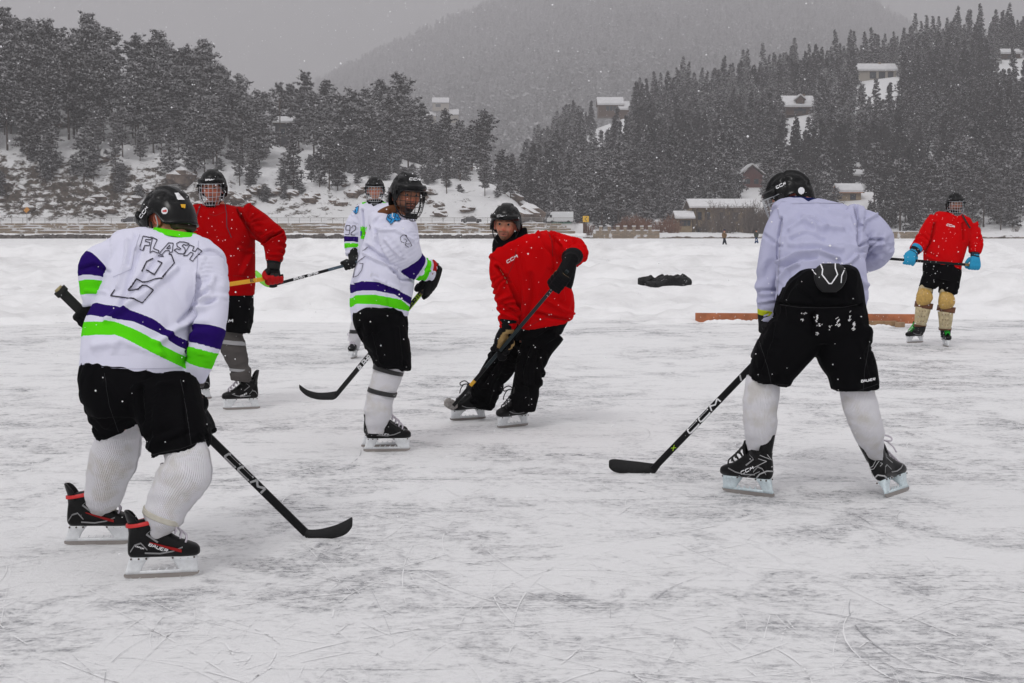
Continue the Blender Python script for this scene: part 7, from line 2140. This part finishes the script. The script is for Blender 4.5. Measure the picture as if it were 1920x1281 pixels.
# ------------------------------------------------------------------ things on the snow
def cover():
    Y = ground_y(546, 0.16); x, _ = xz(1248, 546, Y)
    t = []
    g = np.random.default_rng(6)
    for i in range(16):
        a = g.uniform(-.40, .36); b = g.uniform(-.22, .22)
        t.append(tube([(a - .16, b, .05 + g.uniform(0, .06)), (a + .02, b + g.normal() * .04, .10 + g.uniform(0, .07)), (a + .16, b, .06 + g.uniform(0, .05))], [.07, .085, .06], 8))
    t.append(box((0, 0, .03), (.40, .24, .07)))
    V, Fc = remesh(t, 0.016, 12)
    N = normals(V, Fc)
    V = V + N * (0.03 * (1 - np.abs(fbm(V * np.array([9, 14, 9]), 4, 3) - .5) * 4))[:, None]
    z0 = snow_h(np.array([x]), np.array([Y]))[0]
    o = mk('cover', (V * np.array([1.02, 1, 1.15]) + np.array([x, Y, z0 - .02]), Fc), mat('black_nylon', (0.007, 0.007, 0.008), 0.5, spec=0.25))
    tag(o, 'crumpled black jacket lying on the snow bank', 'jacket')
cover()
def board(label, u0, u1, row, Y0, Y1, z0, z1, th, m, name='board'):
    a, _ = xz(u0, row, Y0); b, _ = xz(u1, row, Y1)
    A, Bv = np.array([a, Y0, (z0 + z1) / 2]), np.array([b, Y1, (z0 + z1) / 2])
    ang = math.atan2(Bv[1] - A[1], Bv[0] - A[0])
    o = mk(name, box((A + Bv) / 2, (np.linalg.norm(Bv - A) / 2, th, (z1 - z0) / 2), rz(ang)), m, None, False)
    bv = o.modifiers.new('edge', 'BEVEL'); bv.width = 0.006; bv.segments = 2
    return tag(o, label, 'board')
M_BOARD = mat('red_cedar', (0.46, 0.155, 0.065), 0.7, vary=0.35, vscale=6)
M_LUMB = mat('old_lumber', (0.34, 0.21, 0.11), 0.8, vary=0.5, vscale=8)
board('long reddish wooden board edging the rink behind the plain white player', 1304, 1718, 588, 25.0, 24.6, -0.03, 0.145, 0.025, M_BOARD)
board('short brown plank lying on the ice near the long board', 1560, 1683, 606, 23.75, 23.75, 0.012, 0.088, 0.05, M_LUMB)
board('small offcut block at the end of the short plank', 1684, 1693, 609, 23.62, 23.70, 0.0, 0.075, 0.05, mat('pale_lumber', (0.33, 0.22, 0.13), 0.8))
# ridges of shovelled snow in front of the long board
def drift(label, u0, u1, Y, w, hgt, seed):
    us = np.linspace(u0, u1, 90)
    a = fbm(np.stack([us * .05, us * 0, us * 0], 1), seed, 4); b = fbm(np.stack([us * .22, us * 0, us * 0], 1), seed + 1, 3)
    Rg = []
    for u, p, q in zip(us, a, b):
        x = (u - CX) / F * Y
        e = min(1, (u - u0) / 12, (u1 - u) / 12)
        hh = hgt * (0.25 + 1.1 * p + .5 * (q - .5)) * max(e, .02); ww = w * (.5 + p)
        Rg.append(np.array([[x, Y - ww, -.02], [x, Y - ww * .6, hh * .55], [x, Y - ww * .1, hh], [x, Y + ww * .5, hh * .8], [x, Y + ww, -.02]]))
    o = mk('snow_drift', rings(Rg), M_SNOW)
    tag(o, label, kind='structure')
drift('ragged snow heaped against the long board', 1318, 1560, 24.72, .17, .075, 5)
drift('snow caught under the short plank', 1600, 1676, 23.68, .06, .06, 9)

# ------------------------------------------------------------------ small figures far out on the lake
def walker(label, u, row, hpx, coat, legs, hat, stride, turn):
    d = ground_y(row, 0.05); B = Body(d)
    k = hpx / 30.0
    x = P(u, row, d)
    r = thing('person', label, 'person', (x[0], d, 0.0))
    q = lambda dx, dy, dz, w: (u + dx * k, row - dy * k, dz, w * k)
    chains = [[q(0, 24, 0, 3.2), q(0, 20, 0, 4.0), q(0, 14, 0, 3.6)]]
    L1 = [q(-.8, 15, 0, 2.4), q(-.2 + stride * .5, 8, 0, 1.9), q(stride * 1.0, 1.2, 0, 1.5), q(stride + 1.2 * turn, .4, 0, 1.0)]
    L2 = [q(.8, 15, .1, 2.4), q(.4 - stride * .3, 8, .1, 1.9), q(-stride * .6, 1.4, .1, 1.5), q(-stride * .6 + 1.2 * turn, .6, .1, 1.0)]
    A1 = [q(-2.6, 23, 0, 1.6), q(-3.6, 18.5, -.1, 1.4), q(-2.4, 15, -.2, 1.1)]; A2 = [q(2.6, 23, .1, 1.6), q(3.8, 18.5, 0, 1.4), q(2.8, 15, -.1, 1.1)]
    head = loft(B, [q(0, 29.5, 0, .5), q(.1, 28.8, 0, 1.6), q(.2, 27.2, 0, 1.9), q(.1, 25.4, 0, 1.2), q(0, 24, 0, 1.1)], 14, 4, 2)
    mk('body', remesh([head, *[loft(B, c, 10, 4, 2.1, .75) for c in chains + [L1, L2, A1, A2]]], .045, 2), SKIN_A, r)
    mk('coat', remesh([loft(B, [q(0, 24.6, 0, 2.4), q(0, 22.5, 0, 3.6), q(0, 18, 0, 3.8), q(0, 13.2, 0, 3.6)], 16), loft(B, A1, 10), loft(B, A2, 10)], .04, 2), coat, r)
    mk('trousers', remesh([loft(B, L1[:3], 10), loft(B, L2[:3], 10), loft(B, [q(0, 16, 0, 3.0), q(0, 13, 0, 3.2)], 12)], .04, 2), legs, r)
    mk('hat', loft(B, [q(0, 30.6, 0, .4), q(0, 30, 0, 1.7), q(.1, 28.2, 0, 2.1), q(.1, 27.6, 0, 2.0)], 14, 4, 2), hat, r)
    for c in (L1, L2):
        mk('boot', loft(B, [(c[2][0], c[2][1] - 1 * k, c[2][2], 1.5 * k), (c[2][0], c[2][1] + .6 * k, c[2][2], 1.6 * k), (c[3][0], c[3][1] + .4 * k, c[3][2], 1.0 * k)], 10), M_BOOT, r)
cl = lambda n, c: cloth_material(n, c)
walker('distant figure in brown coat and dark blue hat walking on the lake', 1358, 459.5, 29, cl('coat_brown', (0.17, 0.105, 0.055)), cl('pants_dark', (0.02, 0.025, 0.035)), cl('hat_navy', (0.02, 0.03, 0.07)), 3.8, 1)
walker('distant figure in grey coat and blue trousers walking on the lake', 1418, 457.5, 27, cl('coat_grey', (0.055, 0.06, 0.05)), cl('pants_blue', (0.03, 0.06, 0.14)), cl('hat_grey', (0.05, 0.05, 0.05)), 3.6, 1)
walker('tiny dark figure standing by the pillared wall, left one', 1132.5, 448.0, 14.5, cl('coat_slate', (0.03, 0.04, 0.05)), cl('pants_dark', (0.02, 0.025, 0.035)), cl('hat_grey', (0.05, 0.05, 0.05)), .6, 1)
walker('tiny blue grey figure standing by the pillared wall, right one', 1149, 447.8, 11.5, cl('coat_steel', (0.04, 0.055, 0.085)), cl('pants_dark', (0.02, 0.025, 0.035)), cl('hat_grey', (0.05, 0.05, 0.05)), .5, -1)
walker('tiny crouching dark figure on the ice near the yellow stick', 569, 449.5, 11, cl('coat_slate', (0.03, 0.04, 0.05)), cl('pants_dark', (0.02, 0.025, 0.035)), cl('hat_grey', (0.05, 0.05, 0.05)), 1.4, 1)

# ------------------------------------------------------------------ falling snow
def falling_snow():
    g = np.random.default_rng(17)
    C, S = [], []
    for n, y0, y1, lo, hi in ((17000, 4.6, 17.0, .0012, .0030), (2600, 17.0, 45.0, .0024, .0052), (350, 45, 100, .005, .009)):
        y = (y0 ** 3 + (y1 ** 3 - y0 ** 3) * g.random(n)) ** (1 / 3)
        x = g.uniform(-.40, .40, n) * y
        z = CAMH + g.uniform(-.24, .20, n) * y
        k = z > .02
        C.append(np.stack([x, y, z], 1)[k]); S.append((lo + (hi - lo) * g.random(n) ** 2)[k])
    C, S = np.concatenate(C), np.concatenate(S)
    o8 = np.array([[1, 0, 0], [-1, 0, 0], [0, 1, 0], [0, -1, 0], [0, 0, 1], [0, 0, -1]], float)
    V = (C[:, None, :] + o8[None] * S[:, None, None] * (1 + .5 * g.random((len(C), 6, 1)))).reshape(-1, 3)
    f = np.array([(0, 2, 4), (2, 1, 4), (1, 3, 4), (3, 0, 4), (2, 0, 5), (1, 2, 5), (3, 1, 5), (0, 3, 5)])
    Fc = (f[None] + 6 * np.arange(len(C))[:, None, None]).reshape(-1, 3)
    o = mk('falling_snow', (V, Fc), mat('snowflake', (0.90, 0.90, 0.92), 0.9), smooth=False)
    tag(o, 'small snowflakes falling through the air', kind='stuff')
falling_snow()

# ------------------------------------------------------------------ haze of falling snow
def haze():
    hz = mk('haze', box((50, 2690, 429), (2700, 2800, 431)), None, smooth=False)
    m = bpy.data.materials.new('haze')
    m.use_nodes = True
    t = m.node_tree; t.nodes.clear()
    o = _n(t, 'ShaderNodeOutputMaterial'); v = _n(t, 'ShaderNodeVolumePrincipled')
    v.inputs['Color'].default_value = (0.80, 0.787, 0.808, 1)
    v.inputs['Density'].default_value = 0.00035
    t.links.new(v.outputs[0], o.inputs['Volume'])
    hz.data.materials.append(m)
    tag(hz, 'grey air thick with fine falling snow', kind='stuff')
haze()
